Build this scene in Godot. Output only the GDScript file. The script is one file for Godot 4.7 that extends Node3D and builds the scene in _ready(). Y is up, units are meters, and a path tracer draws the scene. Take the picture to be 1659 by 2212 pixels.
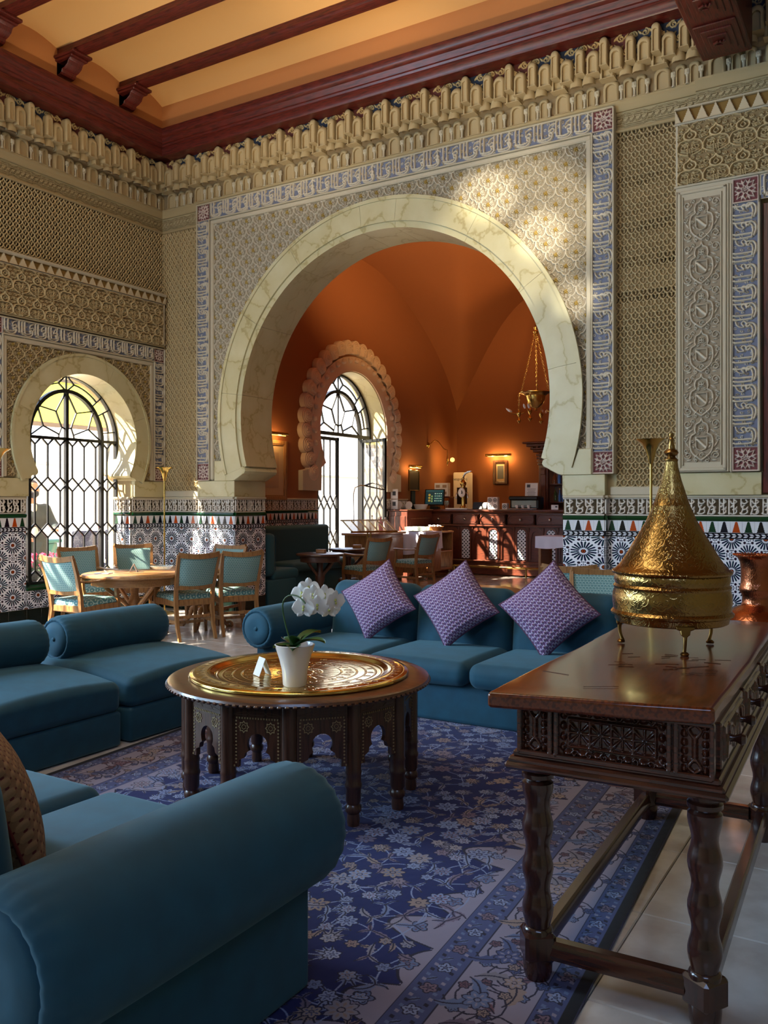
extends Node3D
# A Moorish-style hotel lounge. y is up, metres. The corner of the two visible walls stands at the origin: the left wall is x = 0, the arch wall is z = 0.
var M := {}

func _ready() -> void:
	camera_and_light()
	materials()
	shell()
	left_wall()
	arch_wall()
	alcove()
	cornice_and_ceiling()
	rug()
	sofas()
	coffee_table()
	console_table()
	dining()
	alcove_things()
	bar_things()
	outdoors()

func camera_and_light() -> void:
	var cam := Camera3D.new()
	cam.name = "camera"
	cam.projection = Camera3D.PROJECTION_FRUSTUM
	cam.near = 0.05
	cam.far = 200.0
	cam.size = 0.05 * 2212.0 / 1862.0
	cam.frustum_offset = Vector2(0, -0.05 * 21.0 / 1862.0)
	cam.position = Vector3(8.58, 1.42, 8.41)
	cam.rotation_degrees = Vector3(0, 31.16, 0)
	add_child(cam)
	cam.current = true
	var sky := ProceduralSkyMaterial.new()
	sky.sky_top_color = Color(0.72, 0.83, 1.0)
	sky.sky_horizon_color = Color(1.0, 0.98, 0.95)
	sky.ground_bottom_color = Color(0.75, 0.7, 0.62)
	sky.ground_horizon_color = Color(0.95, 0.92, 0.88)
	sky.sky_energy_multiplier = 1.0
	var env := Environment.new()
	env.background_mode = Environment.BG_SKY
	env.sky = Sky.new()
	env.sky.sky_material = sky
	env.background_energy_multiplier = 4.2
	env.tonemap_mode = Environment.TONE_MAPPER_LINEAR
	env.tonemap_exposure = 1.0
	env.sdfgi_enabled = true
	env.ssao_enabled = true
	env.ssil_enabled = true
	var we := WorldEnvironment.new()
	we.name = "environment"
	we.environment = env
	add_child(we)
	var sun := DirectionalLight3D.new()
	sun.name = "sun"
	sun.look_at_from_position(Vector3.ZERO, Vector3(0.95, -1.1, -1.0))
	sun.light_energy = 15.0
	sun.light_color = Color(1.0, 0.93, 0.82)
	sun.light_angular_distance = 0.6
	sun.shadow_enabled = true
	sun.sky_mode = DirectionalLight3D.SKY_MODE_LIGHT_ONLY
	add_child(sun)
	# daylight of the lounge's roof lantern and of the windows behind the camera
	daylight("lantern_light", Vector3(4.4, 6.3, 6.2), Vector3(3.6, 1.6, 0.0), Vector2(5.0, 2.2), 21.0, Color(1.0, 0.94, 0.84))
	daylight("window_light", Vector3(0.5, 3.2, 10.2), Vector3(7.0, 0.3, 5.2), Vector2(3.6, 3.0), 36.0, Color(0.74, 0.88, 1.0))
	daylight("window_light", Vector3(0.4, 2.7, 7.4), Vector3(7.0, 0.4, 6.6), Vector2(1.8, 2.6), 42.0, Color(0.74, 0.88, 1.0))
	daylight("window_light", Vector3(9.6, 6.0, 10.6), Vector3(7.2, 0.2, 5.2), Vector2(3.0, 2.2), 18.0, Color(0.68, 0.80, 1.0))
	# warm spots of the lounge
	spot(Vector3(7.4, 5.0, 4.2), Vector3(5.1, 4.2, 0), 11, 20.0, Color(1.0, 0.95, 0.84))
	spot(Vector3(9.0, 3.4, 6.0), Vector3(4.75, 4.66, 0), 2.6, 75.0, Color(1.0, 0.97, 0.9))
	spot(Vector3(9.0, 3.4, 6.0), Vector3(5.35, 4.15, 0), 2.4, 75.0, Color(1.0, 0.97, 0.9))
	spot(Vector3(9.0, 3.4, 6.0), Vector3(5.72, 3.45, 0), 2.0, 60.0, Color(1.0, 0.97, 0.9))
	spot(Vector3(3.6, 1.9, 3.6), Vector3(2.5, 6.5, 1.9), 31, 15.0, Color(1.0, 0.92, 0.78))
	spot(Vector3(5.6, 2.0, 3.8), Vector3(5.5, 6.5, 1.9), 31, 14.0, Color(1.0, 0.92, 0.78))
	# uplights of the bar room, above the bottle cabinet and over the arch
	spot(Vector3(3.6, 2.75, -8.1), Vector3(3.4, 6.0, -5.6), 50, 5.0, Color(1.0, 0.74, 0.42))
	spot(Vector3(4.8, 3.0, -1.2), Vector3(2.9, 6.2, -4.4), 42, 42.0, Color(1.0, 0.80, 0.52))

func daylight(called: String, at: Vector3, to: Vector3, size: Vector2, energy: float, c: Color) -> void:
	var l := AreaLight3D.new()
	l.name = called
	l.area_size = size
	l.light_energy = energy
	l.light_color = c
	l.area_range = 40.0
	l.shadow_enabled = true
	l.look_at_from_position(at, to)
	add_child(l, true)

func spot(at: Vector3, to: Vector3, angle: float, energy: float, c: Color) -> void:
	var l := SpotLight3D.new()
	l.name = "spot_light"
	l.spot_angle = angle
	l.spot_angle_attenuation = 0.6
	l.spot_range = 30.0
	l.spot_attenuation = 2.0
	l.light_energy = energy
	l.light_color = c
	l.light_size = 0.08
	l.shadow_enabled = true
	l.look_at_from_position(at, to)
	add_child(l, true)

# ---------------------------------------------------------------- mesh helpers
class G:
	var st := SurfaceTool.new()
	var X := Transform3D()
	var gi := 10
	func _init() -> void:
		st.begin(Mesh.PRIMITIVE_TRIANGLES)
	func sg(g: int) -> void:
		st.set_smooth_group(g)
	func grp() -> void:
		gi += 1
		st.set_smooth_group(gi)
	func v(p: Vector3, uv: Vector2) -> void:
		st.set_uv(uv)
		st.add_vertex(X * p)
	func tri(a: Vector3, b: Vector3, c: Vector3, ua := Vector2(), ub := Vector2(), uc := Vector2()) -> void:
		v(a, ua)
		v(c, uc)
		v(b, ub)
	func quad(a: Vector3, b: Vector3, c: Vector3, d: Vector3, ua := Vector2(0, 1), ub := Vector2(1, 1), uc := Vector2(1, 0), ud := Vector2(0, 0)) -> void:
		tri(a, b, c, ua, ub, uc)
		tri(a, c, d, ua, uc, ud)
	func qo(a: Vector3, b: Vector3, c: Vector3, d: Vector3, o: Vector3) -> void:
		if (b - a).cross(c - a).dot(o) + (c - a).cross(d - a).dot(o) < 0:
			quad(d, c, b, a)
		else:
			quad(a, b, c, d)
	func to(a: Vector3, b: Vector3, c: Vector3, o: Vector3) -> void:
		if (b - a).cross(c - a).dot(o) < 0:
			tri(a, c, b)
		else:
			tri(a, b, c)
	func box(c: Vector3, s: Vector3, b := 0.0, B := Basis()) -> void:
		sg(-1)
		var h := s * 0.5
		b = minf(b, minf(h.x, minf(h.y, h.z)) * 0.95)
		var P := func(ax: int, sn: Vector3) -> Vector3:
			var r := (h - Vector3.ONE * b) * sn
			r[ax] = h[ax] * sn[ax]
			return c + B * r
		for ax in 3:
			var a1 := (ax + 1) % 3
			var a2 := (ax + 2) % 3
			for s0: float in [-1.0, 1.0]:
				var q := []
				for w: Vector2 in [Vector2(-1, -1), Vector2(1, -1), Vector2(1, 1), Vector2(-1, 1)]:
					var sn := Vector3()
					sn[ax] = s0
					sn[a1] = w.x
					sn[a2] = w.y
					q.append(P.call(ax, sn))
				var o := Vector3()
				o[ax] = s0
				qo(q[0], q[1], q[2], q[3], B * o)
				if b > 0.0:
					for s1: float in [-1.0, 1.0]:
						var e := []
						for s2: float in [-1.0, 1.0]:
							var sn := Vector3()
							sn[ax] = s0
							sn[a1] = s1
							sn[a2] = s2
							e.append(P.call(ax, sn))
							e.append(P.call(a1, sn))
						o = Vector3()
						o[ax] = s0
						o[a1] = s1
						qo(e[0], e[1], e[3], e[2], B * o)
		if b > 0.0:
			for i in 8:
				var sn := Vector3(1 if i & 1 else -1, 1 if i & 2 else -1, 1 if i & 4 else -1)
				to(P.call(0, sn), P.call(1, sn), P.call(2, sn), B * sn)
	func lathe(pr: Array, n := 24, a0 := 0.0, a1 := TAU, sharp := 0.75) -> void:
		var L := 0.0
		grp()
		for i in pr.size() - 1:
			var p: Vector2 = pr[i]
			var q: Vector2 = pr[i + 1]
			if i > 0:
				var o: Vector2 = pr[i - 1]
				if absf((p - o).angle_to(q - p)) > sharp:
					grp()
			var L2 := L + p.distance_to(q)
			for j in n:
				var t := a0 + (a1 - a0) * j / n
				var u := a0 + (a1 - a0) * (j + 1) / n
				var a := Vector3(p.x * cos(t), p.y, p.x * sin(t))
				var b := Vector3(q.x * cos(t), q.y, q.x * sin(t))
				var c := Vector3(q.x * cos(u), q.y, q.x * sin(u))
				var d := Vector3(p.x * cos(u), p.y, p.x * sin(u))
				if q.x > 1e-5:
					tri(a, b, c, Vector2(float(j) / n, L), Vector2(float(j) / n, L2), Vector2(float(j + 1) / n, L2))
				if p.x > 1e-5:
					tri(a, c, d, Vector2(float(j) / n, L), Vector2(float(j + 1) / n, L2), Vector2(float(j + 1) / n, L))
			L = L2
	func sweep(path: Array, prof: Array, up := Vector3.UP, closed := false, sc: Array = [], caps := true, sharp := 0.75) -> void:
		var n := path.size()
		var m := prof.size()
		var secs := []
		var Ls := [0.0]
		for k in n:
			var p: Vector3 = path[k]
			var a: Vector3 = path[(k - 1 + n) % n] if closed or k > 0 else p
			var b: Vector3 = path[(k + 1) % n] if closed or k < n - 1 else p
			var T := (b - a).normalized()
			var N := (up - T * up.dot(T))
			N = N.normalized() if N.length() > 1e-4 else T.cross(Vector3.RIGHT if absf(T.x) < 0.9 else Vector3.BACK).normalized()
			var Bn := T.cross(N)
			var s: float = sc[k] if sc.size() else 1.0
			var f := 1.0
			if not closed and k > 0 and k < n - 1 or closed:
				var c := (p - a).normalized().dot((b - p).normalized())
				f = 1.0 / maxf(0.5, sqrt((1.0 + c) * 0.5))
			var r := []
			for w: Vector2 in prof:
				r.append(p + Bn * w.x * s * f + N * w.y * s)
			secs.append(r)
			if k:
				Ls.append(Ls[-1] + p.distance_to(path[k - 1]))
		for i in m:
			var w0: Vector2 = prof[(i - 1 + m) % m]
			var w1: Vector2 = prof[i]
			var w2: Vector2 = prof[(i + 1) % m]
			if i == 0 or absf((w1 - w0).angle_to(w2 - w1)) > sharp:
				grp()
			for k in (n if closed else n - 1):
				var k2 := (k + 1) % n
				var i2 := (i + 1) % m
				var l2: float = Ls[k2] if k2 else Ls[-1] + 0.1
				quad(secs[k][i], secs[k2][i], secs[k2][i2], secs[k][i2], Vector2(Ls[k], float(i) / m), Vector2(l2, float(i) / m), Vector2(l2, float(i + 1) / m), Vector2(Ls[k], float(i + 1) / m))
		if caps and not closed:
			sg(-1)
			var ids := Geometry2D.triangulate_polygon(PackedVector2Array(prof))
			for e: int in [0, n - 1]:
				var o: Vector3 = (path[0] - path[1]) if e == 0 else (path[n - 1] - path[n - 2])
				for t in range(0, ids.size(), 3):
					to(secs[e][ids[t]], secs[e][ids[t + 1]], secs[e][ids[t + 2]], o)
	func tube(path: Array, r: float, n := 8, sc: Array = [], closed := false, up := Vector3.UP) -> void:
		var c := []
		for i in n:
			c.append(Vector2(cos(TAU * i / n), sin(TAU * i / n)) * r)
		sweep(path, c, up, closed, sc, true, 2.0)
	func bar(a: Vector3, b: Vector3, w: float, h: float, up := Vector3.UP) -> void:
		sweep([a, b], [Vector2(-w, -h) * 0.5, Vector2(w, -h) * 0.5, Vector2(w, h) * 0.5, Vector2(-w, h) * 0.5], up)
	func prism(poly_: Array, z0: float, z1: float, bev := 0.0, back := true, sharp := 0.5) -> void:
		var poly := poly_.duplicate()
		var ar := 0.0
		for i in poly.size():
			var p: Vector2 = poly[i]
			var q: Vector2 = poly[(i + 1) % poly.size()]
			ar += p.cross(q)
		if ar < 0:
			poly.reverse()
		var n := poly.size()
		var ins := poly
		if bev > 0.0:
			ins = []
			for i in n:
				var a: Vector2 = poly[(i - 1 + n) % n]
				var p: Vector2 = poly[i]
				var b: Vector2 = poly[(i + 1) % n]
				var n1 := -(p - a).normalized().orthogonal()
				var n2 := -(b - p).normalized().orthogonal()
				var mm := (n1 + n2)
				mm = mm / maxf(0.35, mm.length_squared() * 0.5)
				ins.append(p + mm * bev)
		var zf := z1
		var zs := z1 - bev
		var ids := Geometry2D.triangulate_polygon(PackedVector2Array(ins))
		sg(-1)
		for t in range(0, ids.size(), 3):
			var a: Vector2 = ins[ids[t]]
			var b: Vector2 = ins[ids[t + 1]]
			var c: Vector2 = ins[ids[t + 2]]
			if (b - a).cross(c - a) < 0:
				var w := b
				b = c
				c = w
			tri(Vector3(a.x, a.y, zf), Vector3(b.x, b.y, zf), Vector3(c.x, c.y, zf), a, b, c)
			if back:
				tri(Vector3(a.x, a.y, z0), Vector3(c.x, c.y, z0), Vector3(b.x, b.y, z0), a, c, b)
		for i in n:
			var o: Vector2 = poly[(i - 1 + n) % n]
			var p: Vector2 = poly[i]
			var q: Vector2 = poly[(i + 1) % n]
			if i == 0 or absf((p - o).angle_to(q - p)) > sharp:
				grp()
			quad(Vector3(p.x, p.y, z0), Vector3(q.x, q.y, z0), Vector3(q.x, q.y, zs), Vector3(p.x, p.y, zs))
			if bev > 0.0:
				var pi_: Vector2 = ins[i]
				var qi: Vector2 = ins[(i + 1) % n]
				quad(Vector3(p.x, p.y, zs), Vector3(q.x, q.y, zs), Vector3(qi.x, qi.y, zf), Vector3(pi_.x, pi_.y, zf))
	func band(outer: Array, inner: Array, z0: float, z1: float, closed := false) -> void: # a flat band between two outlines of equal count
		var n := outer.size()
		var cx := [[inner, outer]]
		var gf := gi + 1
		gi += 4
		for i in (n if closed else n - 1):
			var o0: Vector2 = outer[i]
			var o1: Vector2 = outer[(i + 1) % n]
			var i0: Vector2 = inner[i]
			var i1: Vector2 = inner[(i + 1) % n]
			sg(gf)
			qo(Vector3(o0.x, o0.y, z1), Vector3(o1.x, o1.y, z1), Vector3(i1.x, i1.y, z1), Vector3(i0.x, i0.y, z1), Vector3(0, 0, 1))
			var d := (o0 - i0)
			var d3 := Vector3(d.x, d.y, 0)
			sg(gf + 1)
			qo(Vector3(o0.x, o0.y, z0), Vector3(o1.x, o1.y, z0), Vector3(o1.x, o1.y, z1), Vector3(o0.x, o0.y, z1), d3)
			sg(gf + 2)
			qo(Vector3(i0.x, i0.y, z0), Vector3(i1.x, i1.y, z0), Vector3(i1.x, i1.y, z1), Vector3(i0.x, i0.y, z1), -d3)
		if not closed:
			sg(-1)
			for e: int in [0, n - 1]:
				var o: Vector2 = outer[e]
				var i_: Vector2 = inner[e]
				var t: Vector2 = (outer[0] - outer[1]) if e == 0 else (outer[n - 1] - outer[n - 2])
				qo(Vector3(o.x, o.y, z0), Vector3(i_.x, i_.y, z0), Vector3(i_.x, i_.y, z1), Vector3(o.x, o.y, z1), Vector3(t.x, t.y, 0))
	func rbox(c: Vector3, s: Vector3, r: float, mid := 1, k := 3, f: Variant = null) -> void:
		grp()
		var h := s * 0.5
		r = minf(r, minf(h.x, minf(h.y, h.z)))
		var cs := []
		for ax in 3:
			var l := []
			for i in k:
				l.append(-h[ax] + r - r * tan(PI / 4 * (k - i) / k))
			for i in mid + 1:
				l.append(lerpf(-h[ax] + r, h[ax] - r, float(i) / mid))
			for i in k:
				l.append(h[ax] - r + r * tan(PI / 4 * (i + 1) / k))
			cs.append(l)
		var lim := h - Vector3.ONE * r
		for ax in 3:
			var a1 := (ax + 1) % 3
			var a2 := (ax + 2) % 3
			var n1: int = cs[a1].size()
			var n2: int = cs[a2].size()
			for s0: float in [-1.0, 1.0]:
				var pts := []
				for i in n1:
					for j in n2:
						var p := Vector3()
						p[ax] = h[ax] * s0
						p[a1] = cs[a1][i]
						p[a2] = cs[a2][j]
						var q := p.clamp(-lim, lim)
						p = q + (p - q).normalized() * r
						if f != null:
							p = f.call(p)
						pts.append(c + p)
				var uvs := 1.0
				for i in n1 - 1:
					for j in n2 - 1:
						var a: Vector3 = pts[i * n2 + j]
						var b: Vector3 = pts[(i + 1) * n2 + j]
						var d: Vector3 = pts[i * n2 + j + 1]
						var e: Vector3 = pts[(i + 1) * n2 + j + 1]
						var ua := Vector2(cs[a1][i], cs[a2][j])
						var ub := Vector2(cs[a1][i + 1], cs[a2][j])
						var ue := Vector2(cs[a1][i + 1], cs[a2][j + 1])
						var ud := Vector2(cs[a1][i], cs[a2][j + 1])
						if s0 > 0:
							quad(a, b, e, d, ua, ub, ue, ud)
						else:
							quad(a, d, e, b, ua, ud, ue, ub)
	func surf(nu: int, nv: int, f: Callable, flip := false) -> void: # f(u, v): counterclockwise seen from outside when u runs right and v up
		grp()
		var pts := []
		for j in nv + 1:
			for i in nu + 1:
				pts.append(f.call(float(i) / nu, float(j) / nv))
		for j in nv:
			for i in nu:
				var a: Vector3 = pts[j * (nu + 1) + i]
				var b: Vector3 = pts[j * (nu + 1) + i + 1]
				var c: Vector3 = pts[(j + 1) * (nu + 1) + i + 1]
				var d: Vector3 = pts[(j + 1) * (nu + 1) + i]
				var u0 := Vector2(float(i) / nu, float(j) / nv)
				var u1 := Vector2(float(i + 1) / nu, float(j + 1) / nv)
				if flip:
					quad(a, d, c, b, u0, Vector2(u0.x, u1.y), u1, Vector2(u1.x, u0.y))
				else:
					quad(a, b, c, d, u0, Vector2(u1.x, u0.y), u1, Vector2(u0.x, u1.y))
	func done() -> ArrayMesh:
		st.generate_normals()
		st.index()
		return st.commit()

# a carved surface: heights and colour numbers on a grid, drawn with strokes, that becomes a relief mesh with painted colours
class Cv:
	var w: int
	var h: int
	var sx: float
	var sy: float
	var z := PackedFloat32Array()
	var c := PackedInt32Array()
	var wrap := true
	func _init(w_: int, h_: int, sx_: float, sy_: float, ground := 0) -> void:
		w = w_
		h = h_
		sx = sx_
		sy = sy_
		z.resize(w * h)
		c.resize(w * h)
		c.fill(ground)
	func put(x: int, y: int, hh: float, col: int) -> void:
		if wrap:
			x = posmod(x, w)
			y = posmod(y, h)
		elif x < 0 or y < 0 or x >= w or y >= h:
			return
		var k := y * w + x
		if hh > z[k]:
			z[k] = hh
			if col >= 0:
				c[k] = col
	func seg(a: Vector2, b: Vector2, r0: float, r1: float, hh: float, col: int, flat := 0.5) -> void: # metres
		var kx := w / sx
		var ky := h / sy
		var r := maxf(r0, r1)
		for y in range(floori((minf(a.y, b.y) - r) * ky), ceili((maxf(a.y, b.y) + r) * ky) + 1):
			for x in range(floori((minf(a.x, b.x) - r) * kx), ceili((maxf(a.x, b.x) + r) * kx) + 1):
				var p := Vector2(x / kx, y / ky)
				var d := b - a
				var t := clampf((p - a).dot(d) / maxf(d.length_squared(), 1e-9), 0, 1)
				var rr := lerpf(r0, r1, t)
				var q := (p - a - d * t).length() / maxf(rr, 1e-5)
				if q < 1.0:
					put(x, y, hh * minf(1.0, (1.0 - q) / (1.0 - flat)), col)
	func curve(pts: Array, r: float, hh: float, col: int, taper := 1.0, flat := 0.5, sub := 6) -> void: # Catmull-Rom
		var n := pts.size()
		var l := []
		for i in n - 1:
			var p0: Vector2 = pts[maxi(i - 1, 0)]
			var p1: Vector2 = pts[i]
			var p2: Vector2 = pts[i + 1]
			var p3: Vector2 = pts[mini(i + 2, n - 1)]
			for k in sub:
				l.append(p1.cubic_interpolate(p2, p0, p3, float(k) / sub))
		l.append(pts[n - 1])
		for i in l.size() - 1:
			seg(l[i], l[i + 1], r * lerpf(1.0, taper, float(i) / l.size()), r * lerpf(1.0, taper, float(i + 1) / l.size()), hh, col, flat)
	func spiral(o: Vector2, r0: float, a0: float, turns: float, r: float, hh: float, col: int) -> void:
		var l := []
		var n := int(absf(turns) * 10) + 3
		for i in n + 1:
			var t := float(i) / n
			l.append(o + Vector2.from_angle(a0 + turns * TAU * t) * r0 * (1.0 - 0.8 * t))
		curve(l, r, hh, col, 0.8, 0.4, 2)
	func leaf(a: Vector2, b: Vector2, wd: float, hh: float, col: int) -> void:
		var m := a.lerp(b, 0.4)
		seg(a, m, wd * 0.25, wd, hh, col, 0.3)
		seg(m, b, wd, wd * 0.1, hh, col, 0.3)
	func mesh(depth: float, pal: Array, jitter := 0.0) -> ArrayMesh:
		var W := w + 1 if wrap else w
		var H := h + 1 if wrap else h
		var vs := PackedVector3Array()
		var ns := PackedVector3Array()
		var cl := PackedColorArray()
		var ix := PackedInt32Array()
		var dx := sx / w if wrap else sx / (w - 1)
		var dy := sy / h if wrap else sy / (h - 1)
		for y in H:
			for x in W:
				var at := func(xx: int, yy: int) -> float:
					return z[posmod(yy, h) * w + posmod(xx, w)] if wrap else z[clampi(yy, 0, h - 1) * w + clampi(xx, 0, w - 1)]
				var k: int = posmod(y, h) * w + posmod(x, w)
				vs.append(Vector3(x * dx, y * dy, z[k] * depth))
				ns.append(Vector3((at.call(x - 1, y) - at.call(x + 1, y)) * depth / dx, (at.call(x, y - 1) - at.call(x, y + 1)) * depth / dy, 2.0).normalized())
				cl.append(pal[c[k]])
		for y in H - 1:
			for x in W - 1:
				var a := y * W + x
				ix.append_array(PackedInt32Array([a, a + W + 1, a + 1, a, a + W, a + W + 1]))
		var ar := []
		ar.resize(Mesh.ARRAY_MAX)
		ar[Mesh.ARRAY_VERTEX] = vs
		ar[Mesh.ARRAY_NORMAL] = ns
		ar[Mesh.ARRAY_COLOR] = cl
		ar[Mesh.ARRAY_INDEX] = ix
		var me := ArrayMesh.new()
		me.add_surface_from_arrays(Mesh.PRIMITIVE_TRIANGLES, ar)
		return me
	func picture() -> ImageTexture:
		var im := Image.create_empty(w, h, false, Image.FORMAT_L8)
		for y in h:
			for x in w:
				var q := clampf(z[y * w + x], 0, 1)
				im.set_pixel(x, y, Color(q, q, q))
		return ImageTexture.create_from_image(im)

func mi(called: String, mesh: Mesh, m: Material, parent: Node = self, at := Transform3D()) -> MeshInstance3D:
	var o := MeshInstance3D.new()
	o.name = called
	o.mesh = mesh
	o.material_override = m
	o.transform = at
	parent.add_child(o, true)
	return o

func part(called: String, g: G, m: Material, parent: Node = self) -> MeshInstance3D:
	return mi(called, g.done(), m, parent)

func many(called: String, mesh: Mesh, ts: Array, m: Material, parent: Node) -> MultiMeshInstance3D:
	var mm := MultiMesh.new()
	mm.transform_format = MultiMesh.TRANSFORM_3D
	mm.mesh = mesh
	mm.instance_count = ts.size()
	for i in ts.size():
		mm.set_instance_transform(i, ts[i])
	var o := MultiMeshInstance3D.new()
	o.name = called
	o.multimesh = mm
	o.material_override = m
	o.set_meta("kind", "stuff")
	parent.add_child(o, true)
	return o

func thing(called: String, label: String, category: String, at := Vector3.ZERO, turn := 0.0, group := "") -> Node3D:
	var o := Node3D.new()
	o.name = called
	o.position = at
	o.rotation.y = turn
	add_child(o, true)
	tag(o, label, category, group)
	return o

func tag(o: Node, label: String, category: String, group := "") -> Node:
	o.set_meta("label", label)
	o.set_meta("category", category)
	if group:
		o.set_meta("group", group)
	return o

func copy(o: Node3D, label: String, at: Vector3, turn: float) -> Node3D:
	var c: Node3D = o.duplicate()
	c.name = o.name
	add_child(c, true)
	c.position = at
	c.rotation.y = turn
	c.set_meta("label", label)
	return c

func struct(called: String, label: String) -> Node3D:
	var o := Node3D.new()
	o.name = called
	o.set_meta("kind", "structure")
	o.set_meta("label", label)
	add_child(o, true)
	return o

func box(c: Vector3, s: Vector3, b := 0.0) -> G:
	var g := G.new()
	g.box(c, s, b)
	return g

func arc(c: Vector2, r: float, a0: float, a1: float, n: int) -> Array:
	var l := []
	for i in n + 1:
		var t := deg_to_rad(lerpf(a0, a1, float(i) / n))
		l.append(c + Vector2(cos(t), sin(t)) * r)
	return l

func xf(o: Vector3, right: Vector3, up: Vector3, out: Vector3) -> Transform3D:
	return Transform3D(Basis(right, up, out), o)

# ---------------------------------------------------------------- materials
func mat(called: String, c: Color, rough := 0.6, metal := 0.0) -> StandardMaterial3D:
	var m := StandardMaterial3D.new()
	m.resource_name = called
	m.albedo_color = c
	m.roughness = rough
	m.metallic = metal
	M[called] = m
	return m

func noise_tex(seed_: int, freq: float, stops: Array, size := 256, type := FastNoiseLite.TYPE_SIMPLEX_SMOOTH, fractal := FastNoiseLite.FRACTAL_FBM, warp := 0.0) -> NoiseTexture2D:
	var f := FastNoiseLite.new()
	f.seed = seed_
	f.noise_type = type
	f.frequency = freq
	f.fractal_type = fractal
	if warp > 0.0:
		f.domain_warp_enabled = true
		f.domain_warp_amplitude = warp
		f.domain_warp_frequency = freq
	var t := NoiseTexture2D.new()
	t.width = size
	t.height = size
	t.seamless = true
	t.noise = f
	if stops.size():
		var g := Gradient.new()
		g.offsets = PackedFloat32Array(stops.map(func(s): return s[0]))
		g.colors = PackedColorArray(stops.map(func(s): return s[1]))
		t.color_ramp = g
	return t

func tri_tex(m: StandardMaterial3D, t: Texture2D, sc: Vector3, world := false) -> void:
	m.albedo_texture = t
	m.uv1_triplanar = true
	m.uv1_world_triplanar = world
	m.uv1_scale = sc

func bumpy(m: StandardMaterial3D, t: Texture2D, cm: float) -> void:
	m.heightmap_enabled = true
	m.heightmap_texture = t
	m.heightmap_scale = cm

func wood(called: String, dark: Color, light: Color, axis: int, rough: float, coat := 0.0, seed_ := 3) -> void:
	var m := mat(called, Color.WHITE, rough)
	var sc := Vector3.ONE * 9.0
	sc[axis] = 0.7
	tri_tex(m, noise_tex(seed_, 0.02, [[0.0, dark], [0.35, dark.lerp(light, 0.35)], [0.55, light], [1.0, dark.lerp(light, 0.6)]], 256), sc)
	if coat > 0.0:
		m.clearcoat_enabled = true
		m.clearcoat = coat
		m.clearcoat_roughness = 0.12

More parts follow.
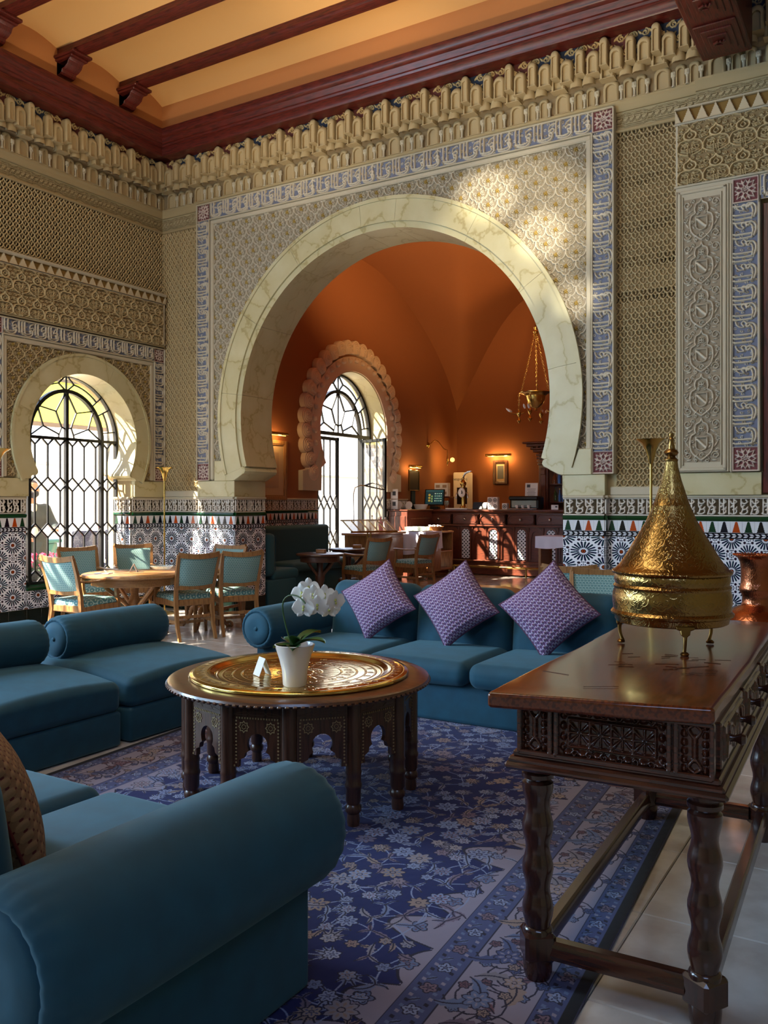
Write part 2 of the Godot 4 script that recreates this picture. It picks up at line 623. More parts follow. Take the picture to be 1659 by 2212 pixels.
func materials() -> void:
	var m: StandardMaterial3D
	m = mat("stucco", Color.WHITE, 0.85)
	m.vertex_color_use_as_albedo = true
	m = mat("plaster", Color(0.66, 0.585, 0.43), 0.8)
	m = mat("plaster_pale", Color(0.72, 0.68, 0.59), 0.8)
	mat("plaster_pink", Color(0.80, 0.70, 0.61), 0.8)
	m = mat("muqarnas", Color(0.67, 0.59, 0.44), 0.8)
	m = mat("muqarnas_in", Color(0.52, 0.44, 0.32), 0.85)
	m = mat("marble_cream", Color.WHITE, 0.35)
	tri_tex(m, noise_tex(11, 0.006, [[0.0, Color(0.77, 0.74, 0.60)], [0.47, Color(0.73, 0.69, 0.53)], [0.51, Color(0.64, 0.58, 0.40)], [0.545, Color(0.74, 0.70, 0.54)], [1.0, Color(0.79, 0.76, 0.62)]], 512, FastNoiseLite.TYPE_SIMPLEX_SMOOTH, FastNoiseLite.FRACTAL_FBM, 30.0), Vector3.ONE * 0.45, true)
	m = mat("marble_floor", Color.WHITE, 0.12)
	tri_tex(m, noise_tex(5, 0.012, [[0.0, Color(0.70, 0.66, 0.63)], [0.5, Color(0.76, 0.74, 0.72)], [1.0, Color(0.82, 0.81, 0.80)]], 512, FastNoiseLite.TYPE_SIMPLEX_SMOOTH, FastNoiseLite.FRACTAL_FBM, 25.0), Vector3.ONE * 0.6, true)
	mat("joint", Color(0.5, 0.46, 0.4), 0.9)
	mat("orange_plaster", Color(0.55, 0.33, 0.19), 0.85)
	mat("ceiling_paint", Color(0.80, 0.60, 0.36), 0.75)
	mat("fascia_paint", Color(0.68, 0.44, 0.24), 0.8)
	wood("mahogany_x", Color(0.17, 0.05, 0.04), Color(0.36, 0.12, 0.09), 0, 0.35)
	wood("mahogany_y", Color(0.17, 0.05, 0.04), Color(0.36, 0.12, 0.09), 1, 0.35)
	wood("mahogany_z", Color(0.17, 0.05, 0.04), Color(0.36, 0.12, 0.09), 2, 0.35)
	wood("bar_x", Color(0.24, 0.11, 0.07), Color(0.40, 0.20, 0.13), 0, 0.35, 0.2)
	wood("bar_y", Color(0.24, 0.11, 0.07), Color(0.40, 0.20, 0.13), 1, 0.35, 0.2)
	wood("dark_x", Color(0.14, 0.06, 0.035), Color(0.30, 0.14, 0.075), 0, 0.26, 0.6)
	wood("dark_y", Color(0.12, 0.055, 0.04), Color(0.25, 0.12, 0.08), 1, 0.26, 0.6)
	wood("dark_z", Color(0.22, 0.09, 0.035), Color(0.42, 0.19, 0.08), 2, 0.22, 0.5)
	wood("honey", Color(0.42, 0.28, 0.16), Color(0.60, 0.43, 0.26), 1, 0.35, 0.2)
	wood("honey_x", Color(0.50, 0.33, 0.18), Color(0.66, 0.47, 0.28), 0, 0.35, 0.2)
	wood("walnut_x", Color(0.22, 0.13, 0.08), Color(0.36, 0.22, 0.14), 0, 0.3, 0.3)
	wood("walnut_y", Color(0.20, 0.115, 0.075), Color(0.33, 0.20, 0.14), 1, 0.32, 0.2)
	m = mat("velvet", Color(0.02, 0.29, 0.38), 0.75)
	m.rim_enabled = true
	m.rim = 1.0
	m.rim_tint = 0.5
	tri_tex(m, noise_tex(21, 0.02, [[0.0, Color(0.82, 0.82, 0.82)], [1.0, Color(1, 1, 1)]], 256), Vector3.ONE * 1.4)
	mat("velvet_seam", Color(0.02, 0.12, 0.18), 0.9)
	m = mat("velvet_green", Color(0.12, 0.31, 0.36), 0.8)
	m.rim_enabled = true
	m.rim = 0.5
	mat("brass", Color(0.78, 0.66, 0.38), 0.22, 1.0)
	mat("brass_dark", Color(0.56, 0.44, 0.25), 0.28, 1.0)
	mat("copper", Color(0.78, 0.42, 0.25), 0.24, 1.0)
	mat("iron", Color(0.035, 0.045, 0.06), 0.45, 0.3)
	mat("white_ceramic", Color(0.86, 0.84, 0.84), 0.2)
	mat("paper", Color(0.85, 0.85, 0.86), 0.7)
	mat("ink", Color(0.25, 0.27, 0.3), 0.7)
	mat("linen", Color(0.84, 0.85, 0.93), 0.85)
	mat("leaf", Color(0.16, 0.30, 0.12), 0.4)
	m = mat("petal", Color(0.93, 0.92, 0.90), 0.6)
	m.backlight_enabled = true
	m.backlight = Color(0.3, 0.3, 0.3)
	mat("petal_heart", Color(0.75, 0.78, 0.45), 0.6)
	mat("pink_petal", Color(0.93, 0.35, 0.55), 0.7)
	mat("soil", Color(0.12, 0.08, 0.05), 0.95)
	m = mat("glass", Color(1, 1, 1, 0.04), 0.02)
	m.transparency = BaseMaterial3D.TRANSPARENCY_ALPHA
	m = mat("glass_solid", Color(0.9, 0.97, 0.95, 0.25), 0.05)
	m.transparency = BaseMaterial3D.TRANSPARENCY_ALPHA
	mat("black", Color(0.02, 0.02, 0.025), 0.35)
	mat("tile_green", Color(0.03, 0.22, 0.10), 0.12)
	mat("tile_dark", Color(0.03, 0.09, 0.07), 0.15)
	mat("tile_white", Color(0.84, 0.85, 0.88), 0.12)
	mat("tile_navy", Color(0.04, 0.05, 0.12), 0.12)
	mat("tile_orange", Color(0.66, 0.26, 0.07), 0.15)
	mat("tile_tree_green", Color(0.05, 0.20, 0.12), 0.15)
	mat("tile_black", Color(0.06, 0.05, 0.07), 0.15)
	mat("steel", Color(0.75, 0.76, 0.78), 0.25, 1.0)
	mat("red_pink", Color(0.85, 0.1, 0.35), 0.4)

# ---------------------------------------------------------------- carved stucco patterns
var R := {}

func lin(r: float, g: float, b: float) -> Color:
	return Color(r, g, b).srgb_to_linear()

func reliefs() -> void:
	var cream := lin(0.74, 0.66, 0.495)
	var pale := lin(0.78, 0.74, 0.66)
	var brown := lin(0.40, 0.30, 0.17)
	var blue := lin(0.42, 0.44, 0.52)
	var gold := lin(0.66, 0.55, 0.28)
	var plum := lin(0.42, 0.22, 0.24)
	var c: Cv
	# fine lattice of ogee scales
	c = Cv.new(22, 30, 0.08, 0.11)
	for o: Vector2 in [Vector2(0, 0), Vector2(0.04, 0.055)]:
		for s: float in [-1.0, 1.0]:
			c.curve([o + Vector2(0, 0.0), o + Vector2(0.022 * s, 0.012), o + Vector2(0.037 * s, 0.034), o + Vector2(0.04 * s, 0.055)], 0.0075, 1.0, 1, 1.0, 0.4)
		c.curve([o + Vector2(0, 0.03), o + Vector2(0.002, 0.052)], 0.008, 0.8, 1, 0.7, 0.3)
		c.seg(o + Vector2(-0.018, 0.062), o + Vector2(0.0, 0.05), 0.004, 0.005, 0.7, 1)
		c.seg(o + Vector2(0.018, 0.062), o + Vector2(0.0, 0.05), 0.004, 0.005, 0.7, 1)
		c.seg(o + Vector2(0, 0.085), o + Vector2(0, 0.092), 0.008, 0.006, 0.8, 1)
	R.sebka = c.mesh(0.018, [brown.lerp(cream, 0.25), cream])
	# spandrel arabesque with gilt flowers, two to a cell
	c = Cv.new(56, 66, 0.21, 0.25)
	for o: Vector2 in [Vector2(0.0, 0.0), Vector2(0.105, 0.125)]:
		for s: float in [-1.0, 1.0]:
			c.curve([o + Vector2(0, -0.01), o + Vector2(0.03 * s, 0.0), o + Vector2(0.045 * s, 0.025), o + Vector2(0.075 * s, 0.035), o + Vector2(0.098 * s, 0.065), o + Vector2(0.105 * s, 0.115)], 0.008, 0.8, 1, 1.0, 0.5)
			c.spiral(o + Vector2(0.045 * s, 0.085), 0.026, PI / 2 * s, 1.3 * s, 0.005, 0.7, 1)
			c.leaf(o + Vector2(0.02 * s, 0.03), o + Vector2(0.06 * s, 0.055), 0.009, 0.65, 1)
			c.leaf(o + Vector2(0.07 * s, 0.10), o + Vector2(0.09 * s, 0.14), 0.008, 0.6, 1)
			c.leaf(o + Vector2(0.012 * s, 0.12), o + Vector2(0.035 * s, 0.15), 0.009, 0.6, 1)
		for k in 5:
			var d := Vector2.from_angle(TAU * k / 5 + 0.3)
			c.seg(o + Vector2(0, 0.08) + d * 0.008, o + Vector2(0, 0.08) + d * 0.018, 0.009, 0.008, 1.0, 2, 0.2)
		c.seg(o + Vector2(0, 0.02), o + Vector2(0, 0.055), 0.006, 0.006, 0.7, 1)
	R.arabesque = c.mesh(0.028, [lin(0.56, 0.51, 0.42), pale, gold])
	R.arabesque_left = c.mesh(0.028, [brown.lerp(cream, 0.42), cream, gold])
	R.engraving = c.picture()
	# inscription on a blue ground: uprights, loops and long bowls, with small sprigs
	c = Cv.new(176, 46, 0.84, 0.22)
	var w := 0.0112
	for x: float in [0.03, 0.075, 0.235, 0.275, 0.315, 0.47, 0.51, 0.63, 0.67, 0.71, 0.80]:
		c.curve([Vector2(x + 0.006, 0.205), Vector2(x, 0.19), Vector2(x, 0.11), Vector2(x + 0.004, 0.055)], w, 1.0, 1, 1.0, 0.5, 4)
		c.seg(Vector2(x, 0.196), Vector2(x + 0.016, 0.206), w, 0.003, 1.0, 1)
	for x: float in [0.10, 0.34, 0.54, 0.73]:
		c.curve([Vector2(x - 0.05, 0.035), Vector2(x, 0.02), Vector2(x + 0.05, 0.022), Vector2(x + 0.085, 0.045), Vector2(x + 0.09, 0.085), Vector2(x + 0.07, 0.10), Vector2(x + 0.055, 0.085), Vector2(x + 0.07, 0.07)], w, 1.0, 1, 1.0, 0.5, 5)
		c.curve([Vector2(x - 0.06, 0.055), Vector2(x - 0.01, 0.046), Vector2(x + 0.04, 0.05), Vector2(x + 0.06, 0.06)], w * 0.8, 0.9, 1, 1.0, 0.5, 4)
	for x: float in [0.15, 0.40, 0.575, 0.765]:
		c.curve([Vector2(x, 0.12), Vector2(x + 0.03, 0.14), Vector2(x + 0.05, 0.125), Vector2(x + 0.04, 0.105), Vector2(x + 0.012, 0.10)], w * 0.8, 0.95, 1, 1.0, 0.5, 4)
		c.curve([Vector2(x + 0.05, 0.19), Vector2(x + 0.02, 0.18), Vector2(x - 0.005, 0.155), Vector2(x - 0.01, 0.12)], w * 0.8, 0.95, 1, 0.7, 0.5, 4)
	for k in 46:
		var o := Vector2(fmod(k * 0.131 + 0.02, 0.84), fmod(k * 0.067 + 0.03, 0.19) + 0.02)
		c.spiral(o, 0.016, k * 1.7, 1.0, 0.0035, 0.55, 2 if k % 3 == 0 else 1)
	for y: float in [0.0, 0.22]:
		c.seg(Vector2(0, y), Vector2(0.84, y), 0.008, 0.008, 0.9, 1, 0.7)
	R.script = c.mesh(0.022, [blue, pale, gold.lerp(pale, 0.35)])
	# rosette square on a plum ground
	c = Cv.new(44, 44, 0.22, 0.22)
	c.wrap = false
	var o0 := Vector2(0.11, 0.11)
	for k in 8:
		var d := Vector2.from_angle(TAU * k / 8)
		var e := Vector2.from_angle(TAU * (k + 0.5) / 8)
		var rr := 0.085 if k % 2 == 0 else 0.10
		c.curve([o0 + d * 0.025, o0 + d * 0.05 + d.orthogonal() * 0.018, o0 + d * rr], 0.005, 1.0, 1)
		c.curve([o0 + d * 0.025, o0 + d * 0.05 - d.orthogonal() * 0.018, o0 + d * rr], 0.005, 1.0, 1)
		c.leaf(o0 + e * 0.05, o0 + e * 0.10, 0.012, 0.8, 1)
	c.spiral(o0, 0.02, 0.0, 1.2, 0.005, 0.9, 1)
	for a: float in [0.004, 0.216]:
		c.seg(Vector2(a, 0), Vector2(a, 0.22), 0.008, 0.008, 1.0, 1, 0.7)
		c.seg(Vector2(0, a), Vector2(0.22, a), 0.008, 0.008, 1.0, 1, 0.7)
	R.rosette = c.mesh(0.016, [plum, lin(0.78, 0.71, 0.66)])
	# large scrolls with tear-shaped palmettes
	c = Cv.new(64, 100, 0.23, 0.36)
	for o: Vector2 in [Vector2(0.115, 0.0)]:
		for s: float in [-1.0, 1.0]:
			c.curve([o + Vector2(0, 0.30), o + Vector2(0.015 * s, 0.27), o + Vector2(0.05 * s, 0.24), o + Vector2(0.05 * s, 0.19), o + Vector2(0.02 * s, 0.165), o + Vector2(0, 0.16)], 0.012, 1.0, 1, 1.0, 0.6)
			c.curve([o + Vector2(0, 0.25), o + Vector2(0.022 * s, 0.215), o + Vector2(0, 0.19)], 0.007, 0.9, 1)
			c.curve([o + Vector2(0.02 * s, 0.165), o + Vector2(0.08 * s, 0.15), o + Vector2(0.11 * s, 0.10), o + Vector2(0.115 * s, 0.04), o + Vector2(0.07 * s, 0.0), o + Vector2(0.02 * s, -0.02)], 0.011, 0.95, 1, 0.9, 0.5)
			c.spiral(o + Vector2(0.055 * s, 0.08), 0.042, PI * 0.5, 1.4 * s, 0.008, 0.8, 1)
			c.spiral(o + Vector2(0.085 * s, 0.235), 0.032, -PI * 0.4, -1.3 * s, 0.007, 0.75, 1)
			c.leaf(o + Vector2(0.03 * s, 0.02), o + Vector2(0.09 * s, 0.045), 0.013, 0.7, 1)
			c.leaf(o + Vector2(0.03 * s, 0.12), o + Vector2(0.012 * s, 0.06), 0.012, 0.7, 1)
			c.leaf(o + Vector2(0.06 * s, 0.275), o + Vector2(0.10 * s, 0.29), 0.011, 0.7, 1)
			c.leaf(o + Vector2(0.09 * s, 0.17), o + Vector2(0.075 * s, 0.205), 0.010, 0.7, 1)
		for s: float in [-1.0, 1.0]:
			for e: Array in [[0.09, 0.005, 0.024], [0.03, 0.105, 0.022], [0.075, 0.30, 0.020], [0.105, 0.19, 0.022], [0.028, 0.31, 0.018]]:
				c.spiral(o + Vector2(e[0] * s, e[1]), e[2], e[0] * 40.0, 1.2 * s, 0.0065, 0.7, 1)
			for e: Array in [[0.10, 0.27, 0.115, 0.235], [0.055, 0.115, 0.085, 0.135], [0.015, 0.13, 0.05, 0.145], [0.09, 0.045, 0.06, 0.03], [0.02, 0.345, 0.055, 0.36], [0.10, 0.135, 0.07, 0.16]]:
				c.leaf(o + Vector2(e[0] * s, e[1]), o + Vector2(e[2] * s, e[3]), 0.011, 0.65, 1)
		for k in 3:
			c.seg(o + Vector2(-0.03, 0.012 + 0.02 * k), o + Vector2(0.03, 0.022 + 0.02 * k), 0.006, 0.006, 0.8, 1)
			c.seg(o + Vector2(-0.02 + 0.02 * k, 0.0), o + Vector2(-0.026 + 0.02 * k, 0.06), 0.006, 0.006, 0.75, 1)
	R.scrolls = c.mesh(0.03, [brown.lerp(cream, 0.3), cream])
	# shield with a bend, in an ogee frame between scrolls
	c = Cv.new(66, 84, 0.30, 0.38)
	var o := Vector2(0.15, 0.0)
	for s: float in [-1.0, 1.0]:
		c.curve([o + Vector2(0.0, 0.375), o + Vector2(0.012 * s, 0.345), o + Vector2(0.045 * s, 0.325), o + Vector2(0.055 * s, 0.28), o + Vector2(0.05 * s, 0.25), o + Vector2(0.085 * s, 0.225), o + Vector2(0.095 * s, 0.16), o + Vector2(0.08 * s, 0.09), o + Vector2(0.03 * s, 0.04), o + Vector2(0, 0.02)], 0.008, 0.9, 1)
		c.curve([o + Vector2(0.045 * s, 0.215), o + Vector2(0.045 * s, 0.14), o + Vector2(0.03 * s, 0.112), o + Vector2(0, 0.10)], 0.006, 1.0, 1, 1.0, 0.5)
		c.seg(o + Vector2(0, 0.215), o + Vector2(0.045 * s, 0.215), 0.006, 0.006, 1.0, 1)
		c.spiral(o + Vector2(0.115 * s, 0.33), 0.034, 0, 1.4 * s, 0.006, 0.75, 1)
		c.spiral(o + Vector2(0.115 * s, 0.06), 0.034, PI, -1.4 * s, 0.006, 0.75, 1)
		c.leaf(o + Vector2(0.075 * s, 0.28), o + Vector2(0.125 * s, 0.25), 0.010, 0.7, 1)
		c.leaf(o + Vector2(0.105 * s, 0.13), o + Vector2(0.135 * s, 0.18), 0.010, 0.7, 1)
		c.leaf(o + Vector2(0.03 * s, 0.07), o + Vector2(0.07 * s, 0.025), 0.009, 0.7, 1)
	c.seg(o + Vector2(-0.035, 0.195), o + Vector2(0.032, 0.13), 0.012, 0.012, 1.0, 1, 0.8)
	for k in 4:
		c.curve(arc(o + Vector2(0.0, 0.29) + Vector2.from_angle(PI / 2 * k + PI / 4) * 0.012, 0.012, 0, 330, 6), 0.004, 0.8, 1)
	c.spiral(o + Vector2(0, 0.06), 0.022, 0, 1.2, 0.005, 0.7, 1)
	for s: float in [-1.0, 1.0]:
		for e: Array in [[0.135, 0.20, 0.020], [0.07, 0.355, 0.018], [0.075, 0.175, 0.016], [0.13, 0.10, 0.018], [0.05, 0.015, 0.016], [0.03, 0.25, 0.014]]:
			c.spiral(o + Vector2(e[0] * s, e[1]), e[2], e[0] * 50.0, 1.2 * s, 0.005, 0.7, 1)
		for e: Array in [[0.10, 0.29, 0.14, 0.295], [0.085, 0.02, 0.13, 0.015], [0.06, 0.12, 0.075, 0.15], [0.11, 0.235, 0.14, 0.225]]:
			c.leaf(o + Vector2(e[0] * s, e[1]), o + Vector2(e[2] * s, e[3]), 0.009, 0.7, 1)
	R.shield = c.mesh(0.024, [brown.lerp(pale, 0.35), pale])
	# white frieze over the tiles
	c = Cv.new(84, 42, 0.36, 0.17)
	for x: float in [0.02, 0.06, 0.12, 0.20, 0.24, 0.30, 0.335]:
		c.curve([Vector2(x, 0.155), Vector2(x, 0.10), Vector2(x + (0.015 if int(x * 100) % 4 == 0 else 0.0), 0.075), Vector2(x, 0.02)], 0.0075, 1.0, 1, 1.0, 0.6, 3)
	for x: float in [0.0, 0.09, 0.18, 0.27]:
		c.curve([Vector2(x + 0.02, 0.03), Vector2(x + 0.05, 0.02), Vector2(x + 0.08, 0.035), Vector2(x + 0.075, 0.065), Vector2(x + 0.05, 0.06)], 0.007, 0.95, 1, 1.0, 0.6, 4)
		c.curve([Vector2(x + 0.03, 0.14), Vector2(x + 0.05, 0.115), Vector2(x + 0.08, 0.13), Vector2(x + 0.07, 0.15)], 0.007, 0.95, 1, 1.0, 0.6, 4)
		c.leaf(Vector2(x + 0.03, 0.08), Vector2(x + 0.065, 0.105), 0.011, 0.8, 1)
		c.leaf(Vector2(x + 0.085, 0.09), Vector2(x + 0.07, 0.055), 0.009, 0.8, 1)
	for y: float in [0.0, 0.17]:
		c.seg(Vector2(0, y), Vector2(0.36, y), 0.01, 0.01, 1.0, 1, 0.8)
	R.frieze = c.mesh(0.014, [lin(0.30, 0.24, 0.14), lin(0.84, 0.81, 0.77)])
	# incised interlace band
	c = Cv.new(60, 64, 0.30, 0.27)
	for y in 64:
		for x in 60:
			c.put(x, y, 0.7, 1)
	var g2 := Cv.new(60, 64, 0.30, 0.27)
	for y: float in [0.03, 0.05, 0.075, 0.195, 0.22, 0.24]:
		g2.curve([Vector2(-0.01, y), Vector2(0.10, y), Vector2(0.13, y + (0.018 if y < 0.13 else -0.018)), Vector2(0.20, y + (0.018 if y < 0.13 else -0.018)), Vector2(0.23, y), Vector2(0.31, y)], 0.0035, 1.0, 1, 1.0, 0.5, 4)
	for k in 5:
		var x := 0.06 * k
		g2.curve([Vector2(x - 0.03, 0.10), Vector2(x, 0.10), Vector2(x + 0.02, 0.13), Vector2(x + 0.03, 0.165), Vector2(x + 0.06, 0.17)], 0.0035, 1.0, 1, 1.0, 0.5, 4)
		g2.curve([Vector2(x - 0.03, 0.12), Vector2(x - 0.005, 0.115), Vector2(x + 0.01, 0.14), Vector2(x + 0.022, 0.165), Vector2(x + 0.02, 0.18)], 0.003, 1.0, 1, 1.0, 0.5, 4)
	for k in c.z.size():
		c.z[k] -= 0.6 * g2.z[k]
		if g2.z[k] > 0.4:
			c.c[k] = 0
	R.interlace = c.mesh(0.014, [lin(0.36, 0.28, 0.15), lin(0.66, 0.60, 0.46)])
	# stepped merlons
	c = Cv.new(36, 36, 0.12, 0.13)
	c.wrap = false
	for y in 36:
		for x in 36:
			var hw := 0.052 * (1.0 - floorf(y / 4.5) / 8.0)
			var d := absf((x + 0.5) / 36 * 0.12 - 0.06)
			if y < 2 or y > 33:
				c.put(x, y, 0.9, 1)
			elif d > 0.06 - hw:
				c.put(x, y, 0.8, 1)
	R.merlon = c.mesh(0.03, [lin(0.50, 0.38, 0.18), lin(0.76, 0.70, 0.58)])
	# shell and scrolls behind the hanging vaults, on a red and on a blue ground
	c = Cv.new(96, 48, 0.49, 0.24)
	for s: float in [-1.0, 1.0]:
		c.curve([Vector2(0.245, 0.06), Vector2(0.245 + 0.06 * s, 0.05), Vector2(0.245 + 0.10 * s, 0.09), Vector2(0.245 + 0.07 * s, 0.13)], 0.008, 0.9, 1)
		for k in 4:
			c.spiral(Vector2(0.245 + (0.08 + 0.05 * k) * s, 0.05 + 0.13 * (k % 2)), 0.038, k * 1.5, 1.4 * s, 0.008, 0.8, 1)
			c.leaf(Vector2(0.245 + (0.06 + 0.05 * k) * s, 0.17 - 0.1 * (k % 2)), Vector2(0.245 + (0.10 + 0.05 * k) * s, 0.21 - 0.1 * (k % 2)), 0.013, 0.8, 1)
	for k in 7:
		c.seg(Vector2(0.245, 0.10), Vector2(0.245, 0.10) + Vector2.from_angle(PI * (k + 0.5) / 7) * 0.05, 0.004, 0.010, 1.0, 2, 0.2)
	R.ground_red = c.mesh(0.02, [lin(0.30, 0.12, 0.10), lin(0.66, 0.55, 0.36), lin(0.74, 0.64, 0.45)])
	R.ground_blue = c.mesh(0.02, [lin(0.10, 0.14, 0.22), lin(0.62, 0.55, 0.40), lin(0.74, 0.64, 0.45)])

func fill(called: String, mesh: Mesh, cw: float, ch: float, T: Transform3D, W: float, H: float, parent: Node, skip: Variant = null, turned := false) -> void:
	var nx := maxi(1, roundi(W / cw))
	var ny := maxi(1, roundi(H / ch))
	var kx := W / nx
	var ky := H / ny
	var ts := []
	for j in ny:
		for i in nx:
			if skip != null and skip.call(kx * i, ky * j, kx, ky):
				continue
			if turned: # the pattern runs upwards
				ts.append(T * Transform3D(Basis(Vector3(0, ky / cw_of(mesh).x, 0), Vector3(-kx / cw_of(mesh).y, 0, 0), Vector3(0, 0, 1)), Vector3(kx * (i + 1), ky * j, 0)))
			else:
				ts.append(T * Transform3D(Basis(Vector3(kx / cw_of(mesh).x, 0, 0), Vector3(0, ky / cw_of(mesh).y, 0), Vector3(0, 0, 1)), Vector3(kx * i, ky * j, 0)))
	many(called, mesh, ts, M.stucco, parent)

func cw_of(mesh: Mesh) -> Vector2:
	var b := mesh.get_aabb().size
	return Vector2(b.x, b.y)

func script_band(T: Transform3D, L: float, up: bool, parent: Node, w := 0.22) -> void:
	if up:
		fill("inscription", R.script, w, 0.84, T, w, L, parent, null, true)
	else:
		fill("inscription", R.script, 0.84, w, T, L, w, parent)

# ---------------------------------------------------------------- the room shell
const LW := Transform3D(Basis(Vector3(0, 0, -1), Vector3(0, 1, 0), Vector3(1, 0, 0)), Vector3.ZERO) # the left wall's own frame: x runs along -z

func opening(c: float, r: float, cy: float, low: float, ylow: float, a: float) -> Array: # from the right foot, over the arch, to the left foot
	var l := [Vector2(c + low, 0), Vector2(c + low, ylow)]
	l.append_array(arc(Vector2(c, cy), r, -a, 180 + a, 40))
	l.append_array([Vector2(c - low, ylow), Vector2(c - low, 0)])
	return l

func big_arch() -> Array:
	var c := Vector2(3.475, 2.48)
	var l := [Vector2(5.644, 0), Vector2(5.644, 1.69), Vector2(5.60, 1.70), Vector2(5.53, 1.745), Vector2(5.475, 1.80), Vector2(5.44, 1.84)]
	l.append_array(arc(c, 2.055, -17.5, 197.5, 72))
	l.append_array([Vector2(1.51, 1.84), Vector2(1.475, 1.80), Vector2(1.42, 1.745), Vector2(1.36, 1.70), Vector2(1.338, 1.69), Vector2(1.338, 0)])
	return l

func shell() -> void:
	reliefs()
	# floor of marble slabs
	var f := struct("floor", "pale polished marble slab floor")
	part("bed", box(Vector3(6.2, -0.06, 1.6), Vector3(13.4, 0.09, 22.4)), M.joint, f)
	var slab := box(Vector3.ZERO, Vector3(0.597, 0.03, 0.597), 0.004).done()
	var far := G.new()
	for i in 21:
		for j in range(-15, 20):
			var p := Vector3(0.3 + 0.6 * i, -0.0151, 0.3 + 0.6 * j)
			if p.z > 0 and p.z < 8.0 and p.x < 9.3:
				mi("slab", slab, M.marble_floor, f, Transform3D(Basis(), p))
			else:
				far.box(p, Vector3(0.597, 0.03, 0.597), 0.0)
	part("far_slabs", far, M.marble_floor, f).set_meta("kind", "stuff")
	# arch wall
	var wb := struct("wall_back", "carved stucco wall with the great horseshoe arch")
	var g := G.new()
	var poly := [Vector2(12.8, 0), Vector2(12.8, 6.9), Vector2(-0.35, 6.9), Vector2(-0.35, 0)]
	var op := big_arch()
	op.reverse()
	poly.append_array(op)
	g.prism(poly, -0.5, 0.0)
	part("masonry", g, M.plaster, wb)
	# left wall, with two window bays and the garden door of the alcove
	var wl := struct("wall_left", "carved stucco wall with the arched windows")
	g = G.new()
	poly = [Vector2(9.3, 0), Vector2(9.3, 6.9), Vector2(-12.8, 6.9), Vector2(-12.8, 0)]
	op = []
	op.append_array(opening(-4.35, 0.95, 2.75, 0.93, 2.30, 12))
	var o2 := opening(-1.333, 0.80, 2.18, 0.78, 1.72, 30)
	var o3 := opening(4.65, 1.10, 2.68, 1.08, 2.42, 13)
	for o: Array in [op, o2, o3]:
		o.reverse()
	poly.append_array(op)
	poly.append_array(o2)
	poly.append_array(o3)
	g.X = LW
	g.prism(poly, -0.42, 0.0)
	for c: float in [-4.35, -1.333]:
		g.box(Vector3(c, 0.21, -0.21), Vector3(1.56 if c > -2 else 1.86, 0.42, 0.42))
	part("masonry", g, M.plaster, wl)
	# the sides the photograph does not show
	var wr := struct("wall_right", "plain wall behind the camera")
	g = G.new()
	g.box(Vector3(12.65, 3.4, 6.0), Vector3(0.3, 7.0, 13.6))
	part("masonry", g, M.plaster, wr)
	var wf := struct("wall_front", "plain wall behind the camera")
	g = G.new()
	g.box(Vector3(6.2, 3.4, 12.65), Vector3(13.4, 7.0, 0.3))
	part("masonry", g, M.plaster, wf)

